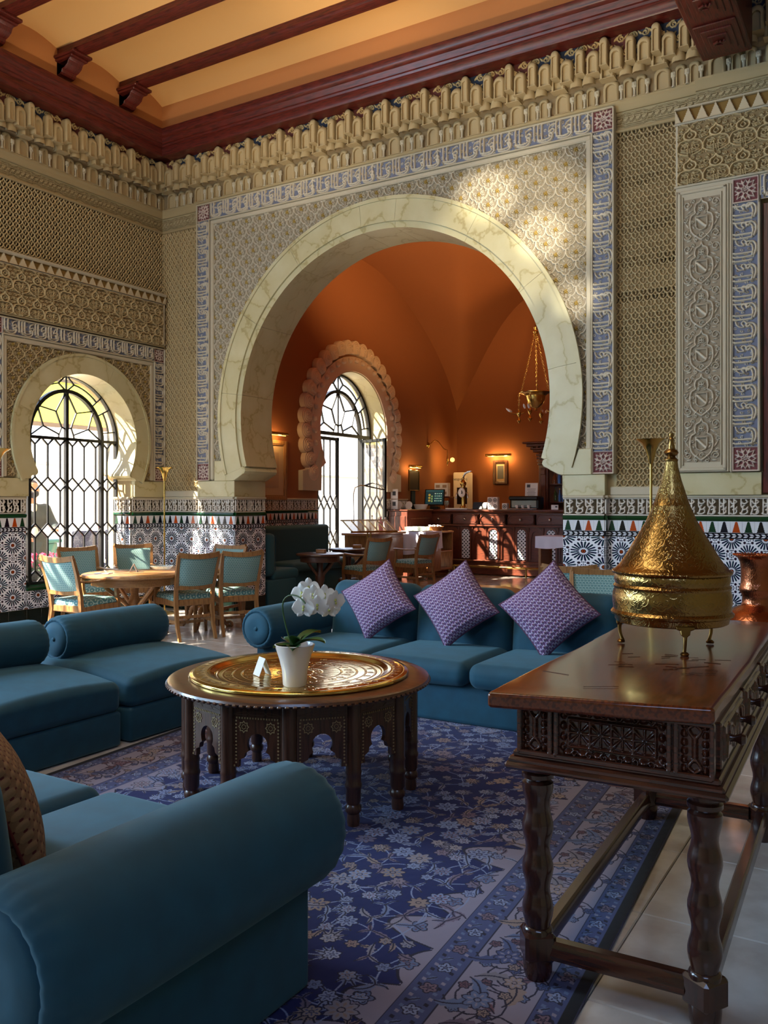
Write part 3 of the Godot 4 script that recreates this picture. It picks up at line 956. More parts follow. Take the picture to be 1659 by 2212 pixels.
func dado(T: Transform3D, W: float, y1: float, parent: Node, full := true) -> void: # tiles from the skirting up; T at the floor, left end
	var run := W
	var n := maxi(1, roundi(W / 0.3))
	var kx := W / n
	# star tiles, one tile 0.3 wide
	var y := 0.2
	var part_rows := [0.886 - 0.6, 0.3, 0.3]
	for r in 3:
		var hgt: float = part_rows[r]
		if y >= y1 - 0.01:
			break
		hgt = minf(hgt, y1 - y)
		for i in n:
			var g := G.new()
			g.box(Vector3(kx / 2, hgt / 2, 0.004), Vector3(kx - 0.002, hgt - 0.002, 0.016), 0.0)
			var v0 := 1.0 - hgt / 0.3
			g.sg(-1)
			g.quad(Vector3(0.001, 0.001, 0.0123), Vector3(kx - 0.001, 0.001, 0.0123), Vector3(kx - 0.001, hgt - 0.001, 0.0123), Vector3(0.001, hgt - 0.001, 0.0123), Vector2(0, 1), Vector2(1, 1), Vector2(1, v0), Vector2(0, v0))
			mi("star_tile", g.done(), M.star_tile, parent, T * Transform3D(Basis(), Vector3(kx * i, y, 0)))
		y += hgt
	# skirting
	var ns := maxi(1, roundi(W / 0.2))
	var sk := box(Vector3(W / ns / 2, 0.1, 0.006), Vector3(W / ns - 0.003, 0.197, 0.02), 0.003).done()
	for i in ns:
		mi("skirting_tile", sk, M.tile_dark, parent, T * Transform3D(Basis(), Vector3(W / ns * i, 0, 0)))
	if not full:
		return
	# chain strip
	var gc := G.new()
	gc.box(Vector3(W / 2, 1.1125, 0.004), Vector3(W, 0.053, 0.016), 0.002)
	part("chain_strip", gc, M.tile_navy, parent).transform = T
	gc = G.new()
	gc.sg(-1)
	var nc := roundi(W / 0.05)
	for i in nc:
		var x := W / nc * i
		var k := W / nc
		for s: float in [1.0, -1.0]:
			var a := Vector3(x + 0.1 * k, 1.1125 + 0.016 * s, 0.0128)
			gc.qo(a, a + Vector3(0.55 * k, 0, 0), a + Vector3(0.85 * k, -0.013 * s, 0), a + Vector3(0.3 * k, -0.013 * s, 0), Vector3.BACK)
	part("chain_links", gc, M.tile_white, parent).transform = T
	# tree tiles
	var nt := maxi(1, roundi(W / 0.102))
	var kt := W / nt
	var tile := box(Vector3(kt / 2, 0.053, 0.004), Vector3(kt - 0.001, 0.105, 0.016), 0.001).done()
	var tr := G.new()
	var pl := []
	for i in 5:
		var yy := 0.003 + 0.019 * i
		var hw := kt * (0.36 - 0.055 * i)
		pl.append(Vector2(hw, yy))
		pl.append(Vector2(hw * 0.72, yy + 0.017))
	pl.append(Vector2(kt * 0.04, 0.103))
	var pr := pl.duplicate()
	pr.reverse()
	for p: Vector2 in pr:
		pl.append(Vector2(-p.x, p.y))
	tr.X = Transform3D(Basis(), Vector3(kt / 2, 0, 0))
	tr.prism(pl, 0.0115, 0.0138, 0.0, false)
	var tree := tr.done()
	var cols := ["tile_tree_green", "tile_black", "tile_orange", "tile_tree_green", "tile_navy", "tile_orange"]
	for i in nt:
		var o := mi("tree_tile", tile, M.tile_white, parent, T * Transform3D(Basis(), Vector3(kt * i, 1.139, 0)))
		mi("tree", tree, M[cols[i % 6]], o)
	# green strip
	var ng := maxi(1, roundi(W / 0.2))
	var kg := W / ng
	var gp := G.new()
	gp.sweep([Vector3(0.001, 0, 0), Vector3(kg - 0.001, 0, 0)], [Vector2(-0, 0.0), Vector2(0.02, 0.004), Vector2(0.03, 0.02), Vector2(0.026, 0.038), Vector2(0.012, 0.046), Vector2(-0, 0.046)])
	var gm := gp.done()
	for i in ng:
		mi("green_tile", gm, M.tile_green, parent, T * Transform3D(Basis(Vector3(1, 0, 0), Vector3(0, 1, 0), Vector3(0, 0, 1)), Vector3(kg * i, 1.245, 0)))
	fill("frieze", R.frieze, 0.36, 0.17, T * Transform3D(Basis(), Vector3(0, 1.292, 0.0)), W, 0.168, parent)
	part("frieze_cap", box(Vector3(W / 2, 1.474, 0.01), Vector3(W, 0.028, 0.05), 0.008), M.plaster_pale, parent).transform = T

func star_tile_material() -> void:
	var im := Image.create_empty(192, 192, false, Image.FORMAT_RGB8)
	im.fill(Color(0.87, 0.88, 0.92))
	var navy := Color(0.05, 0.07, 0.20)
	var teal := Color(0.04, 0.16, 0.22)
	for o: Vector2 in [Vector2(96, 96), Vector2(0, 0), Vector2(192, 0), Vector2(0, 192), Vector2(192, 192)]:
		for k in 20:
			var d := Vector2.from_angle(TAU * (k + 0.5) / 20)
			var n := d.orthogonal()
			fill_poly(im, [o + d * 18, o + d * 26 + n * 3.6, o + d * 58 + n * 4.8, o + d * 64, o + d * 58 - n * 4.8, o + d * 26 - n * 3.6], teal if k % 2 else navy)
		fill_poly(im, ngon(o, 13, 10), Color(0.10, 0.06, 0.14))
		fill_poly(im, ngon(o, 9, 10), Color(0.62, 0.26, 0.08))
		fill_poly(im, ngon(o, 4, 8), Color(0.12, 0.08, 0.1))
	for o: Vector2 in [Vector2(96, 0), Vector2(0, 96), Vector2(192, 96), Vector2(96, 192)]:
		for k in 8:
			var d := Vector2.from_angle(TAU * k / 8)
			fill_poly(im, ngon(o + d * 13, 4, 5), navy)
			if k % 2:
				fill_poly(im, ngon(o + d * 31, 8, 8), Color(0.14, 0.08, 0.16))
				fill_poly(im, ngon(o + d.rotated(0.5) * 29, 4, 4), navy)
				fill_poly(im, ngon(o + d.rotated(-0.5) * 29, 4, 4), navy)
			else:
				fill_poly(im, ngon(o + d * 26, 4.5, 4), teal)
		fill_poly(im, ngon(o, 5, 8), teal)
	var m := mat("star_tile", Color.WHITE, 0.12)
	m.albedo_texture = ImageTexture.create_from_image(im)

func ngon(o: Vector2, r: float, n: int, a0 := 0.0) -> Array:
	var l := []
	for k in n:
		l.append(o + Vector2.from_angle(a0 + TAU * k / n) * r)
	return l

func fill_poly(im: Image, p: Array, c: Color) -> void:
	var y0 := 1e9
	var y1 := -1e9
	for q: Vector2 in p:
		y0 = minf(y0, q.y)
		y1 = maxf(y1, q.y)
	var n := p.size()
	for y in range(maxi(0, floori(y0)), mini(im.get_height(), ceili(y1) + 1)):
		var xs := []
		var yc := y + 0.5
		for i in n:
			var a: Vector2 = p[i]
			var b: Vector2 = p[(i + 1) % n]
			if (a.y <= yc) != (b.y <= yc):
				xs.append(a.x + (yc - a.y) / (b.y - a.y) * (b.x - a.x))
		xs.sort()
		for i in range(0, xs.size() - 1, 2):
			var x0 := roundi(xs[i])
			var x1 := roundi(xs[i + 1])
			if x1 > x0:
				im.fill_rect(Rect2i(x0, y, x1 - x0, 1), c)

func frame_alfiz(T: Transform3D, x0: float, x1: float, y0: float, y1: float, w: float, depth: float, parent: Node) -> void: # the inscription frame: two uprights and a lintel with rosettes, over T's plane
	var fr := G.new()
	fr.X = T
	# backing boards and edge fillets
	for x: float in [x0, x1 - w]:
		fr.box(Vector3(x + w / 2, (y0 + y1) / 2, depth / 2 - 0.01), Vector3(w, y1 - y0, depth - 0.02), 0.004)
	fr.box(Vector3((x0 + x1) / 2, y1 - w / 2, depth / 2 - 0.01), Vector3(x1 - x0 - 2 * w, w, depth - 0.02), 0.004)
	part("frame_backing", fr, M.plaster_pale, parent)
	fr = G.new()
	fr.X = T
	for e: Array in [[x0, 0.008], [x1, -0.008], [x0 + w, 0.0], [x1 - w, 0.0]]:
		fr.box(Vector3(e[0] + e[1], (y0 + y1) / 2 - (0.0 if e[1] != 0.0 else w / 2), depth - 0.005), Vector3(0.016, y1 - y0 - (0.0 if e[1] != 0.0 else w), 0.03), 0.005)
	fr.box(Vector3((x0 + x1) / 2, y1 - 0.008, depth - 0.005), Vector3(x1 - x0, 0.016, 0.03), 0.005)
	fr.box(Vector3((x0 + x1) / 2, y1 - w, depth - 0.005), Vector3(x1 - x0 - 2 * w, 0.016, 0.03), 0.005)
	# inner moulding
	var iw := 0.055
	for x: float in [x0 + w + iw / 2 + 0.008, x1 - w - iw / 2 - 0.008]:
		fr.box(Vector3(x, (y0 + y1 - w) / 2 - 0.02, depth - 0.031), Vector3(iw, y1 - y0 - w - 0.05, 0.05), 0.012)
	fr.box(Vector3((x0 + x1) / 2, y1 - w - iw / 2 - 0.008, depth - 0.03), Vector3(x1 - x0 - 2 * w - 0.02, iw, 0.05), 0.012)
	part("frame_moulding", fr, M.plaster_pale, parent)
	var Z := depth - 0.018
	for p: Vector2 in [Vector2(x0, y1 - w), Vector2(x1 - w, y1 - w), Vector2(x0, y0), Vector2(x1 - w, y0)]:
		mi("rosette", R.rosette, M.stucco, parent, T * Transform3D(Basis(Vector3(w / 0.22, 0, 0), Vector3(0, w / 0.22, 0), Vector3(0, 0, 1)), Vector3(p.x, p.y, Z)))
	script_band(T * Transform3D(Basis(), Vector3(x0 + w, y1 - w, Z)), x1 - x0 - 2 * w, false, parent, w)
	for x: float in [x0, x1 - w]:
		script_band(T * Transform3D(Basis(), Vector3(x, y0 + w, Z)), y1 - y0 - 2 * w, true, parent, w)

func arch_wall() -> void:
	star_tile_material()
	var wb := get_node("wall_back")
	var T := Transform3D()
	# plain wall pattern either side
	fill("lattice", R.sebka, 0.08, 0.11, Transform3D(Basis(), Vector3(0, 1.57, 0)), 0.70, 3.46, wb)
	fill("lattice", R.sebka, 0.08, 0.11, Transform3D(Basis(), Vector3(6.16, 1.57, 0)), 0.60, 3.46, wb)
	part("lattice_sill", box(Vector3(0.35, 1.53, 0.012), Vector3(0.70, 0.085, 0.03), 0.01), M.plaster_pale, wb)
	part("lattice_sill", box(Vector3(6.5, 1.53, 0.012), Vector3(0.80, 0.085, 0.03), 0.01), M.plaster_pale, wb)
	# alfiz
	var D := 0.09
	frame_alfiz(T, 0.70, 6.16, 1.70, 5.275, 0.22, D, wb)
	# spandrels: a board with the arch cut out, carved cells on it
	var c := Vector2(3.475, 2.48)
	var RO := 2.36
	var bd := G.new()
	bd.prism([Vector2(5.94, 1.70), Vector2(5.94, 5.055), Vector2(0.92, 5.055), Vector2(0.92, 1.70)] + rev(arc(c, RO - 0.06, -19.8, 199.8, 60)), 0.0, 0.045)
	part("spandrel_board", bd, M.plaster_pale, wb)
	var inside := func(x: float, y: float, w: float, h: float) -> bool:
		var q := Vector2(x + 0.985, y + 1.92)
		var far := 0.0
		for e: Vector2 in [Vector2(0, 0), Vector2(w, 0), Vector2(0, h), Vector2(w, h)]:
			far = maxf(far, (q + e).distance_to(c))
		return far < RO - 0.02
	fill("arabesque", R.arabesque, 0.21, 0.25, Transform3D(Basis(), Vector3(0.985, 1.92, 0.046)), 4.89, 3.07, wb, inside)
	# marble archivolt: front ring of voussoirs, roll, soffit lining
	var cuts := [-17.5, 8, 33, 58, 84, 96, 122, 147, 172, 197.5]
	for i in cuts.size() - 1:
		var vg := G.new()
		var a0: float = cuts[i]
		var a1: float = cuts[i + 1]
		var n := maxi(4, int((a1 - a0) / 3))
		vg.band(arc(c, RO, a0 + 0.04, a1 - 0.04, n), arc(c, 2.10, a0 + 0.04, a1 - 0.04, n), -0.02, D + 0.02)
		part("voussoir", vg, M.marble_cream, wb)
		vg = G.new()
		vg.band(arc(c, RO + 0.02, a0, a1, n), arc(c, RO - 0.02, a0, a1, n), D, D + 0.035)
		part("arch_fillet", vg, M.marble_cream, wb)
		vg = G.new()
		vg.band(arc(c, 2.13, a0 + 0.04, a1 - 0.04, n), arc(c, 2.03, a0 + 0.04, a1 - 0.04, n), -0.53, D - 0.005)
		part("soffit_slab", vg, M.marble_cream, wb)
	# horseshoe feet
	for s: float in [-1.0, 1.0]:
		var fg := G.new()
		var P := func(x: float, y: float) -> Vector2: return Vector2(3.4815 + s * x, y)
		fg.prism([P.call(1.99, 1.87), P.call(1.955, 1.845), P.call(1.945, 1.81), P.call(1.965, 1.78), P.call(2.0, 1.765), P.call(2.05, 1.735), P.call(2.12, 1.70), P.call(2.15, 1.692), P.call(2.46, 1.692), P.call(2.46, 1.95), P.call(2.33, 1.95), P.call(2.27, 1.79)], -0.53, D + 0.017, 0.006)
		part("arch_foot", fg, M.marble_cream, wb)
		# pier block and tiled pier
		var x0 := 0.724 if s < 0 else 5.644
		var wd := 0.614 if s < 0 else 0.42
		part("pier_block", box(Vector3(x0 + wd / 2, 1.59, -0.22), Vector3(wd + 0.012, 0.205, 0.62), 0.004), M.marble_cream, wb)
		part("pier_core", box(Vector3(x0 + wd / 2, 0.745, -0.22), Vector3(wd - 0.01, 1.485, 0.59), 0.0), M.plaster, wb)
		dado(Transform3D(Basis(), Vector3(x0, 0, 0.075)), wd, 9.0, wb)
	dado(Transform3D(Basis(Vector3(0, 0, -1), Vector3.UP, Vector3.RIGHT), Vector3(1.338, 0, 0.08)), 0.60, 9.0, wb)
	dado(Transform3D(Basis(Vector3(0, 0, -1), Vector3.UP, Vector3.RIGHT), Vector3(6.064, 0, 0.08)), 0.08, 9.0, wb)
	dado(Transform3D(Basis(), Vector3(0.0, 0, 0.0)), 0.724, 9.0, wb)
	dado(Transform3D(Basis(), Vector3(6.064, 0, 0.0)), 2.6, 9.0, wb)
	# right-hand bay
	var px := 6.74
	var bk := G.new()
	bk.box(Vector3((px + 7.47) / 2, 3.39, 0.045), Vector3(7.47 - px, 3.38, 0.09), 0.006)
	bk.box(Vector3(8.6, 4.62, 0.045), Vector3(2.3, 0.92, 0.09), 0.006)
	part("bay_board", bk, M.plaster_pale, wb)
	part("bay_block", box(Vector3(7.1, 1.59, 0.03), Vector3(0.76, 0.205, 0.06), 0.004), M.marble_cream, wb)
	fill("merlons", R.merlon, 0.12, 0.13, Transform3D(Basis(), Vector3(px, 4.95, 0.0905)), 3.0, 0.13, wb)
	fill("scrollwork", R.scrolls, 0.23, 0.36, Transform3D(Basis(), Vector3(px + 0.02, 4.37, 0.0905)), 2.76, 0.56, wb)
	fill("shield_panel", R.shield, 0.30, 0.38, Transform3D(Basis(), Vector3(px + 0.075, 1.79, 0.0905)), 0.32, 2.44, wb)
	var bf := G.new()
	for e: Array in [[Vector3(px + 0.035, 3.01, 0.09), Vector3(0.03, 2.60, 0.03)], [Vector3(px + 0.435, 3.01, 0.09), Vector3(0.03, 2.60, 0.03)], [Vector3(px + 0.235, 4.30, 0.09), Vector3(0.43, 0.03, 0.03)], [Vector3(px + 0.235, 1.725, 0.09), Vector3(0.43, 0.03, 0.03)],
			[Vector3(px + 0.01, 3.01, 0.09), Vector3(0.012, 2.62, 0.03)], [Vector3(px + 0.465, 3.01, 0.09), Vector3(0.012, 2.62, 0.03)], [Vector3(px + 0.066, 3.01, 0.09), Vector3(0.012, 2.50, 0.03)], [Vector3(px + 0.404, 3.01, 0.09), Vector3(0.012, 2.50, 0.03)],
			[Vector3(8.2, 4.36, 0.09), Vector3(2.94, 0.02, 0.04)], [Vector3(8.2, 4.945, 0.09), Vector3(2.94, 0.02, 0.04)], [Vector3(8.2, 5.085, 0.09), Vector3(2.94, 0.02, 0.05)], [Vector3(7.465, 2.9, 0.09), Vector3(0.02, 2.4, 0.04)], [Vector3(px + 0.49, 3.0, 0.09), Vector3(0.014, 2.62, 0.03)]]:
		bf.box(e[0], e[1], 0.006)
	part("bay_moulding", bf, M.plaster_pale, wb)
	for y: float in [1.70, 4.12]:
		mi("rosette", R.rosette, M.stucco, wb, Transform3D(Basis(Vector3.RIGHT, Vector3.UP, Vector3.BACK), Vector3(7.24, y, 0.0905)))
	script_band(Transform3D(Basis(), Vector3(7.24, 1.92, 0.0905)), 2.20, true, wb)
	script_band(Transform3D(Basis(), Vector3(7.48, 4.12, 0.0905)), 1.66, false, wb)
	# dark carved shutters in the recess beyond
	var sh := G.new()
	sh.box(Vector3(8.25, 2.8, 0.01), Vector3(1.5, 2.6, 0.04), 0.0)
	for i in 5:
		sh.box(Vector3(7.52 + 0.36 * i, 2.8, 0.04), Vector3(0.06, 2.6, 0.04), 0.008)
	for i in 8:
		sh.box(Vector3(8.25, 1.55 + 0.36 * i, 0.035), Vector3(1.5, 0.05, 0.03), 0.008)
	part("shutter", sh, M.mahogany_y, wb)

func rev(a: Array) -> Array:
	var b := a.duplicate()
	b.reverse()
	return b

func left_wall() -> void:
	star_tile_material()
	var wl := get_node("wall_left")
	# local x = -z; the bay is centred on x = -1.333
	var T := LW
	var c := Vector2(-1.333, 2.18)
	fill("lattice", R.sebka, 0.08, 0.11, T * Transform3D(Basis(), Vector3(-3.2, 4.19, 0)), 3.2, 0.84, wl)
	var D := 0.07
	frame_alfiz(T, -2.645, -0.02, 1.70, 3.475, 0.19, D, wl)
	var bd := G.new()
	bd.X = T
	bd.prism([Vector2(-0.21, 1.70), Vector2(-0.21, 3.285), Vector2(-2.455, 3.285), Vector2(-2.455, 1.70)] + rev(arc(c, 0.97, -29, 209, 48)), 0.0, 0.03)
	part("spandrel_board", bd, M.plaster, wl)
	var inside := func(x: float, y: float, w: float, h: float) -> bool:
		var q := Vector2(x - 2.385, y + 1.72)
		var far := 0.0
		for e: Vector2 in [Vector2(0, 0), Vector2(w, 0), Vector2(0, h), Vector2(w, h)]:
			far = maxf(far, (q + e).distance_to(c))
		return far < 1.01
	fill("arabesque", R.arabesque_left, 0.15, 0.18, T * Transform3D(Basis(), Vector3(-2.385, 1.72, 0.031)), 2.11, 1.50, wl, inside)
	var cuts := [-30, 20, 65, 115, 160, 210]
	for i in cuts.size() - 1:
		var vg := G.new()
		vg.X = T
		vg.band(arc(c, 1.016, cuts[i] + 0.06, cuts[i + 1] - 0.06, 14), arc(c, 0.79, cuts[i] + 0.06, cuts[i + 1] - 0.06, 14), -0.30, D + 0.02)
		part("voussoir", vg, M.marble_cream, wl)
	var ring := G.new()
	ring.X = T
	ring.band(arc(c, 1.032, -30, 210, 60), arc(c, 1.0, -30, 210, 60), D, D + 0.03)
	part("arch_fillet", ring, M.marble_cream, wl)
	for s: float in [-1.0, 1.0]:
		var fg := G.new()
		fg.X = T
		var P := func(x: float, y: float) -> Vector2: return Vector2(-1.333 + s * x, y)
		fg.prism([P.call(0.685, 1.79), P.call(0.68, 1.76), P.call(0.70, 1.735), P.call(0.75, 1.73), P.call(0.775, 1.715), P.call(0.782, 1.692), P.call(0.93, 1.692), P.call(0.93, 1.79)], -0.30, D + 0.017)
		part("arch_foot", fg, M.marble_cream, wl)
		var x0 := -0.549 if s > 0 else -2.80
		part("jamb_block", box(Vector3(x0 + (0.27 if s > 0 else 0.34), 1.59, 0.03), Vector3(0.54 if s > 0 else 0.68, 0.205, 0.07), 0.004), M.marble_cream, wl).transform = T
		dado(T * Transform3D(Basis(), Vector3(x0, 0, 0.0)), 0.549 if s > 0 else 0.68, 9.0, wl)
	# under the sill, and tiled reveals
	dado(T * Transform3D(Basis(), Vector3(-2.115, 0, 0.0)), 1.565, 0.405, wl, false)
	dado(Transform3D(Basis(Vector3.RIGHT, Vector3.UP, Vector3.BACK), Vector3(-0.30, 0, 0.555)), 0.30, 9.0, wl)
	part("sill", box(Vector3(-1.333, 0.425, -0.1), Vector3(1.56, 0.035, 0.26), 0.006), M.tile_green, wl).transform = T
	# lintel block: merlons over scrolls
	var lb := G.new()
	lb.X = T
	lb.box(Vector3(-1.63, 3.84, 0.05), Vector3(3.14, 0.70, 0.10), 0.004)
	part("lintel_board", lb, M.plaster, wl)
	fill("scrollwork", R.scrolls, 0.20, 0.27, T * Transform3D(Basis(), Vector3(-3.18, 3.505, 0.1005)), 3.08, 0.54, wl)
	fill("merlons", R.merlon, 0.12, 0.13, T * Transform3D(Basis(), Vector3(-3.2, 4.06, 0.1005)), 3.14, 0.10, wl)
	var lm := G.new()
	lm.X = T
	lm.box(Vector3(-1.63, 4.178, 0.07), Vector3(3.15, 0.035, 0.15), 0.012)
	lm.box(Vector3(-1.63, 4.052, 0.10), Vector3(3.14, 0.02, 0.03), 0.006)
	lm.box(Vector3(-0.075, 3.78, 0.10), Vector3(0.02, 0.54, 0.03), 0.006)
	part("lintel_moulding", lm, M.plaster_pale, wl)

# ---------------------------------------------------------------- leaded windows
func lattice(parent: Node, cells: Array, outline: Array, T: Transform3D, w: float, d: float) -> void:
	var bars := G.new()
	bars.X = T
	var seen := {}
	for cell: Array in cells:
		for piece: PackedVector2Array in Geometry2D.intersect_polygons(PackedVector2Array(cell), PackedVector2Array(outline)):
			var a := Array(piece)
			var n := a.size()
			var area := 0.0
			for i in n:
				var p: Vector2 = a[i]
				var q: Vector2 = a[(i + 1) % n]
				area += p.cross(q) * 0.5
				var mid := (p + q) * 0.5
				var key := "%d,%d" % [roundi(mid.x * 200), roundi(mid.y * 200)]
				if not seen.has(key) and p.distance_to(q) > 0.004:
					seen[key] = true
					bars.bar(Vector3(p.x, p.y, 0), Vector3(q.x, q.y, 0), w, d, Vector3.BACK)
			if absf(area) < 0.0012:
				continue
			for ins: PackedVector2Array in Geometry2D.offset_polygon(piece, -w * 0.35):
				var g := G.new()
				g.X = T
				g.prism(Array(ins), -0.002, 0.002)
				part("pane", g, M.glass, parent)
	part("lead_bars", bars, M.iron, parent)

func hexes(x0: float, xs: Array, ys: Array, hd: float, c: float) -> Array: # uprights at xs, diamonds at every ys
	var l := []
	for i in xs.size():
		var x: float = xs[i]
		var xl: float = (xs[i - 1] + x) / 2 if i > 0 else x - (xs[1] - x) / 2
		var xr: float = (xs[i + 1] + x) / 2 if i < xs.size() - 1 else x + (x - xs[i - 1]) / 2
		for y: float in ys:
			l.append([Vector2(c + xl, y), Vector2(c + x, y + hd), Vector2(c + xr, y), Vector2(c + x, y - hd)])
		if i < xs.size() - 1:
			var x2: float = xs[i + 1]
			var m := (x + x2) / 2
			for j in ys.size() - 1:
				var a: float = ys[j]
				var b: float = ys[j + 1]
				l.append([Vector2(c + m, a), Vector2(c + x2, a - hd), Vector2(c + x2, b + hd), Vector2(c + m, b), Vector2(c + x, b + hd), Vector2(c + x, a - hd)])
	return l

func fan(c: float, y: float, ri: float, hi: float, ro: float, ho: float) -> Array:
	var l := []
	var E := func(t: float, r: float, h: float) -> Vector2: return Vector2(r * cos(deg_to_rad(t)), h * sin(deg_to_rad(t)))
	var ar := func(t0: float, t1: float, r: float, h: float) -> Array:
		var q := []
		for i in 7:
			q.append(E.call(lerpf(t0, t1, i / 6.0), r, h))
		return q
	var s := Vector2(ri, hi)
	var a := Vector2(0.28, 0.56) * s
	var b: Vector2 = E.call(40, ri, hi)
	var k := Vector2(0.13, 0.24) * s
	var d := Vector2(0.2, 0.09) * s
	var e := Vector2(0.62, 0.24) * s
	var right := [
		[a] + ar.call(40, 90, ri, hi),
		[Vector2(0, hi), a, k, Vector2(0, 0.2 * hi)],
		[a, b, e, d, k],
		[e] + ar.call(0, 40, ri, hi),
		[e, Vector2(ri, 0), Vector2(0.22 * ri, 0), d],
		[Vector2(0, 0.2 * hi), k, d, Vector2(0.22 * ri, 0), Vector2(0, 0)]]
	var rm := (ri + ro) / 2
	var hm := (hi + ho) / 2
	# ring between the two arches
	var kite: Vector2 = E.call(80, rm, hm)
	right.append([Vector2(0, hi), kite, Vector2(0, ho)])
	right.append([kite, Vector2(0, hi)] + rev(ar.call(46, 90, ri, hi)).slice(1) + ar.call(46, 80, rm, hm))
	right.append([kite] + rev(ar.call(46, 80, rm, hm)).slice(1) + ar.call(46, 90, ro, ho))
	right.append([E.call(32, ri, hi), E.call(46, ri, hi), E.call(46, rm, hm), E.call(46, ro, ho), E.call(32, ro, ho), E.call(32, rm, hm)])
	right.append(ar.call(10, 32, ri, hi) + rev(ar.call(10, 32, rm, hm)))
	right.append(ar.call(10, 32, rm, hm) + rev(ar.call(10, 32, ro, ho)))
	right.append([Vector2(ri, 0), E.call(10, ri, hi), E.call(10, rm, hm), E.call(10, ro, ho), Vector2(ro, 0)])
	for p: Array in right:
		var q := []
		var m := []
		for v: Vector2 in p:
			q.append(Vector2(c + v.x, y + v.y))
			m.append(Vector2(c - v.x, y + v.y))
		l.append(q)
		l.append(m)
	return l

func arch_frame(g: G, c: float, y: float, r: float, h: float, y0: float, w: float, d: float) -> void:
	var path := [Vector3(c - r, y0, 0)]
	for i in 25:
		var t := PI - PI * i / 24.0
		path.append(Vector3(c + r * cos(t), y + h * sin(t), 0))
	path.append(Vector3(c + r, y0, 0))
	g.sweep(path, [Vector2(-w, -d) * 0.5, Vector2(w, -d) * 0.5, Vector2(w, d) * 0.5, Vector2(-w, d) * 0.5], Vector3.BACK)

func bay_window(n: int, c: float, label: String, r := 0.79, ri := 0.54, yb := 2.2) -> void:
	var w := struct("window_%d" % n, label)
	var T := LW * Transform3D(Basis(), Vector3(0, 0, -0.285))
	var f := G.new()
	f.X = T
	arch_frame(f, c, yb, r, r, 0.43, 0.05, 0.06)
	arch_frame(f, c, yb, ri, ri + 0.05, 0.43, 0.045, 0.06)
	f.bar(Vector3(c, 0.43, 0), Vector3(c, yb + ri + 0.05, 0), 0.042, 0.05, Vector3.BACK)
	f.bar(Vector3(c - r, yb, 0), Vector3(c + r, yb, 0), 0.035, 0.05, Vector3.BACK)
	f.bar(Vector3(c - r, 0.45, 0), Vector3(c + r, 0.45, 0), 0.05, 0.05, Vector3.BACK)
	part("window_frame", f, M.iron, w)
	var cells := fan(c, yb, ri, ri + 0.05, r, r)
	cells.append_array(hexes(0, [-0.63, -0.45, -0.27, -0.09, 0.09, 0.27, 0.45, 0.63, 0.81], [yb, yb - 0.56, yb - 1.12, yb - 1.68, yb - 2.24], 0.085, c))
	var outl := [Vector2(c - r, 0.45), Vector2(c + r, 0.45)]
	outl.append_array(arc(Vector2(c, yb), r, 0, 180, 30))
	var up_cells := cells.slice(0, 26)
	var dn := cells.slice(26)
	lattice(w, up_cells, outl, T, 0.014, 0.02)
	lattice(w, dn, [Vector2(c - r, 0.45), Vector2(c + r, 0.45), Vector2(c + r, yb), Vector2(c - r, yb)], T, 0.016, 0.022)

# ---------------------------------------------------------------- hanging vaults, cornice, ceiling
func hood(w: float, h: float, d: float, rec: float) -> ArrayMesh: # a round-headed block with a sunk face
	var g := G.new()
	var o := [Vector2(w / 2, 0), Vector2(w / 2, h * 0.3)]
	o.append_array(arc(Vector2(0, h - w / 2), w / 2, 0, 180, 10))
	o.append_array([Vector2(-w / 2, h * 0.3), Vector2(-w / 2, 0)])
	var wi := w * 0.56
	var hi := h * 0.80 - w * 0.1
	var i := [Vector2(wi / 2, 0), Vector2(wi / 2, h * 0.25)]
	i.append_array(arc(Vector2(0, hi - wi / 2), wi / 2, 0, 180, 10))
	i.append_array([Vector2(-wi / 2, h * 0.25), Vector2(-wi / 2, 0)])
	var m := []
	for k in o.size():
		var a: Vector2 = o[k]
		var b: Vector2 = i[k]
		m.append(a.lerp(b, 0.45))
	# rounded lip: outer side, bulging front, inner reveal
	var sc := func(l: Array, kx: float, ky: float) -> Array: return l.map(func(v): return v * Vector2(kx, ky))
	var m2 := []
	for k in o.size():
		m2.append((o[k] as Vector2).lerp(i[k], 0.75))
	var rings := [[o, -d], [o, -0.42 * w], [sc.call(o, 0.975, 0.99), -0.24 * w], [sc.call(m, 1.06, 1.03), -0.10 * w], [m2, -0.01 * w], [i, -0.035 * w], [i, -rec]]
	g.grp()
	for r in rings.size() - 1:
		if r == 5:
			g.grp()
		var A: Array = rings[r][0]
		var B: Array = rings[r + 1][0]
		for k in A.size() - 1:
			var a0: Vector2 = A[k]
			var a1: Vector2 = A[k + 1]
			var b0: Vector2 = B[k]
			var b1: Vector2 = B[k + 1]
			g.quad(Vector3(a0.x, a0.y, rings[r][1]), Vector3(a1.x, a1.y, rings[r][1]), Vector3(b1.x, b1.y, rings[r + 1][1]), Vector3(b0.x, b0.y, rings[r + 1][1]))
	g.prism(i, -d, -rec, 0.0, false)
	g.box(Vector3(0, 0.003, -d / 2), Vector3(w, 0.006, d - 0.1 * w))
	return g.done()

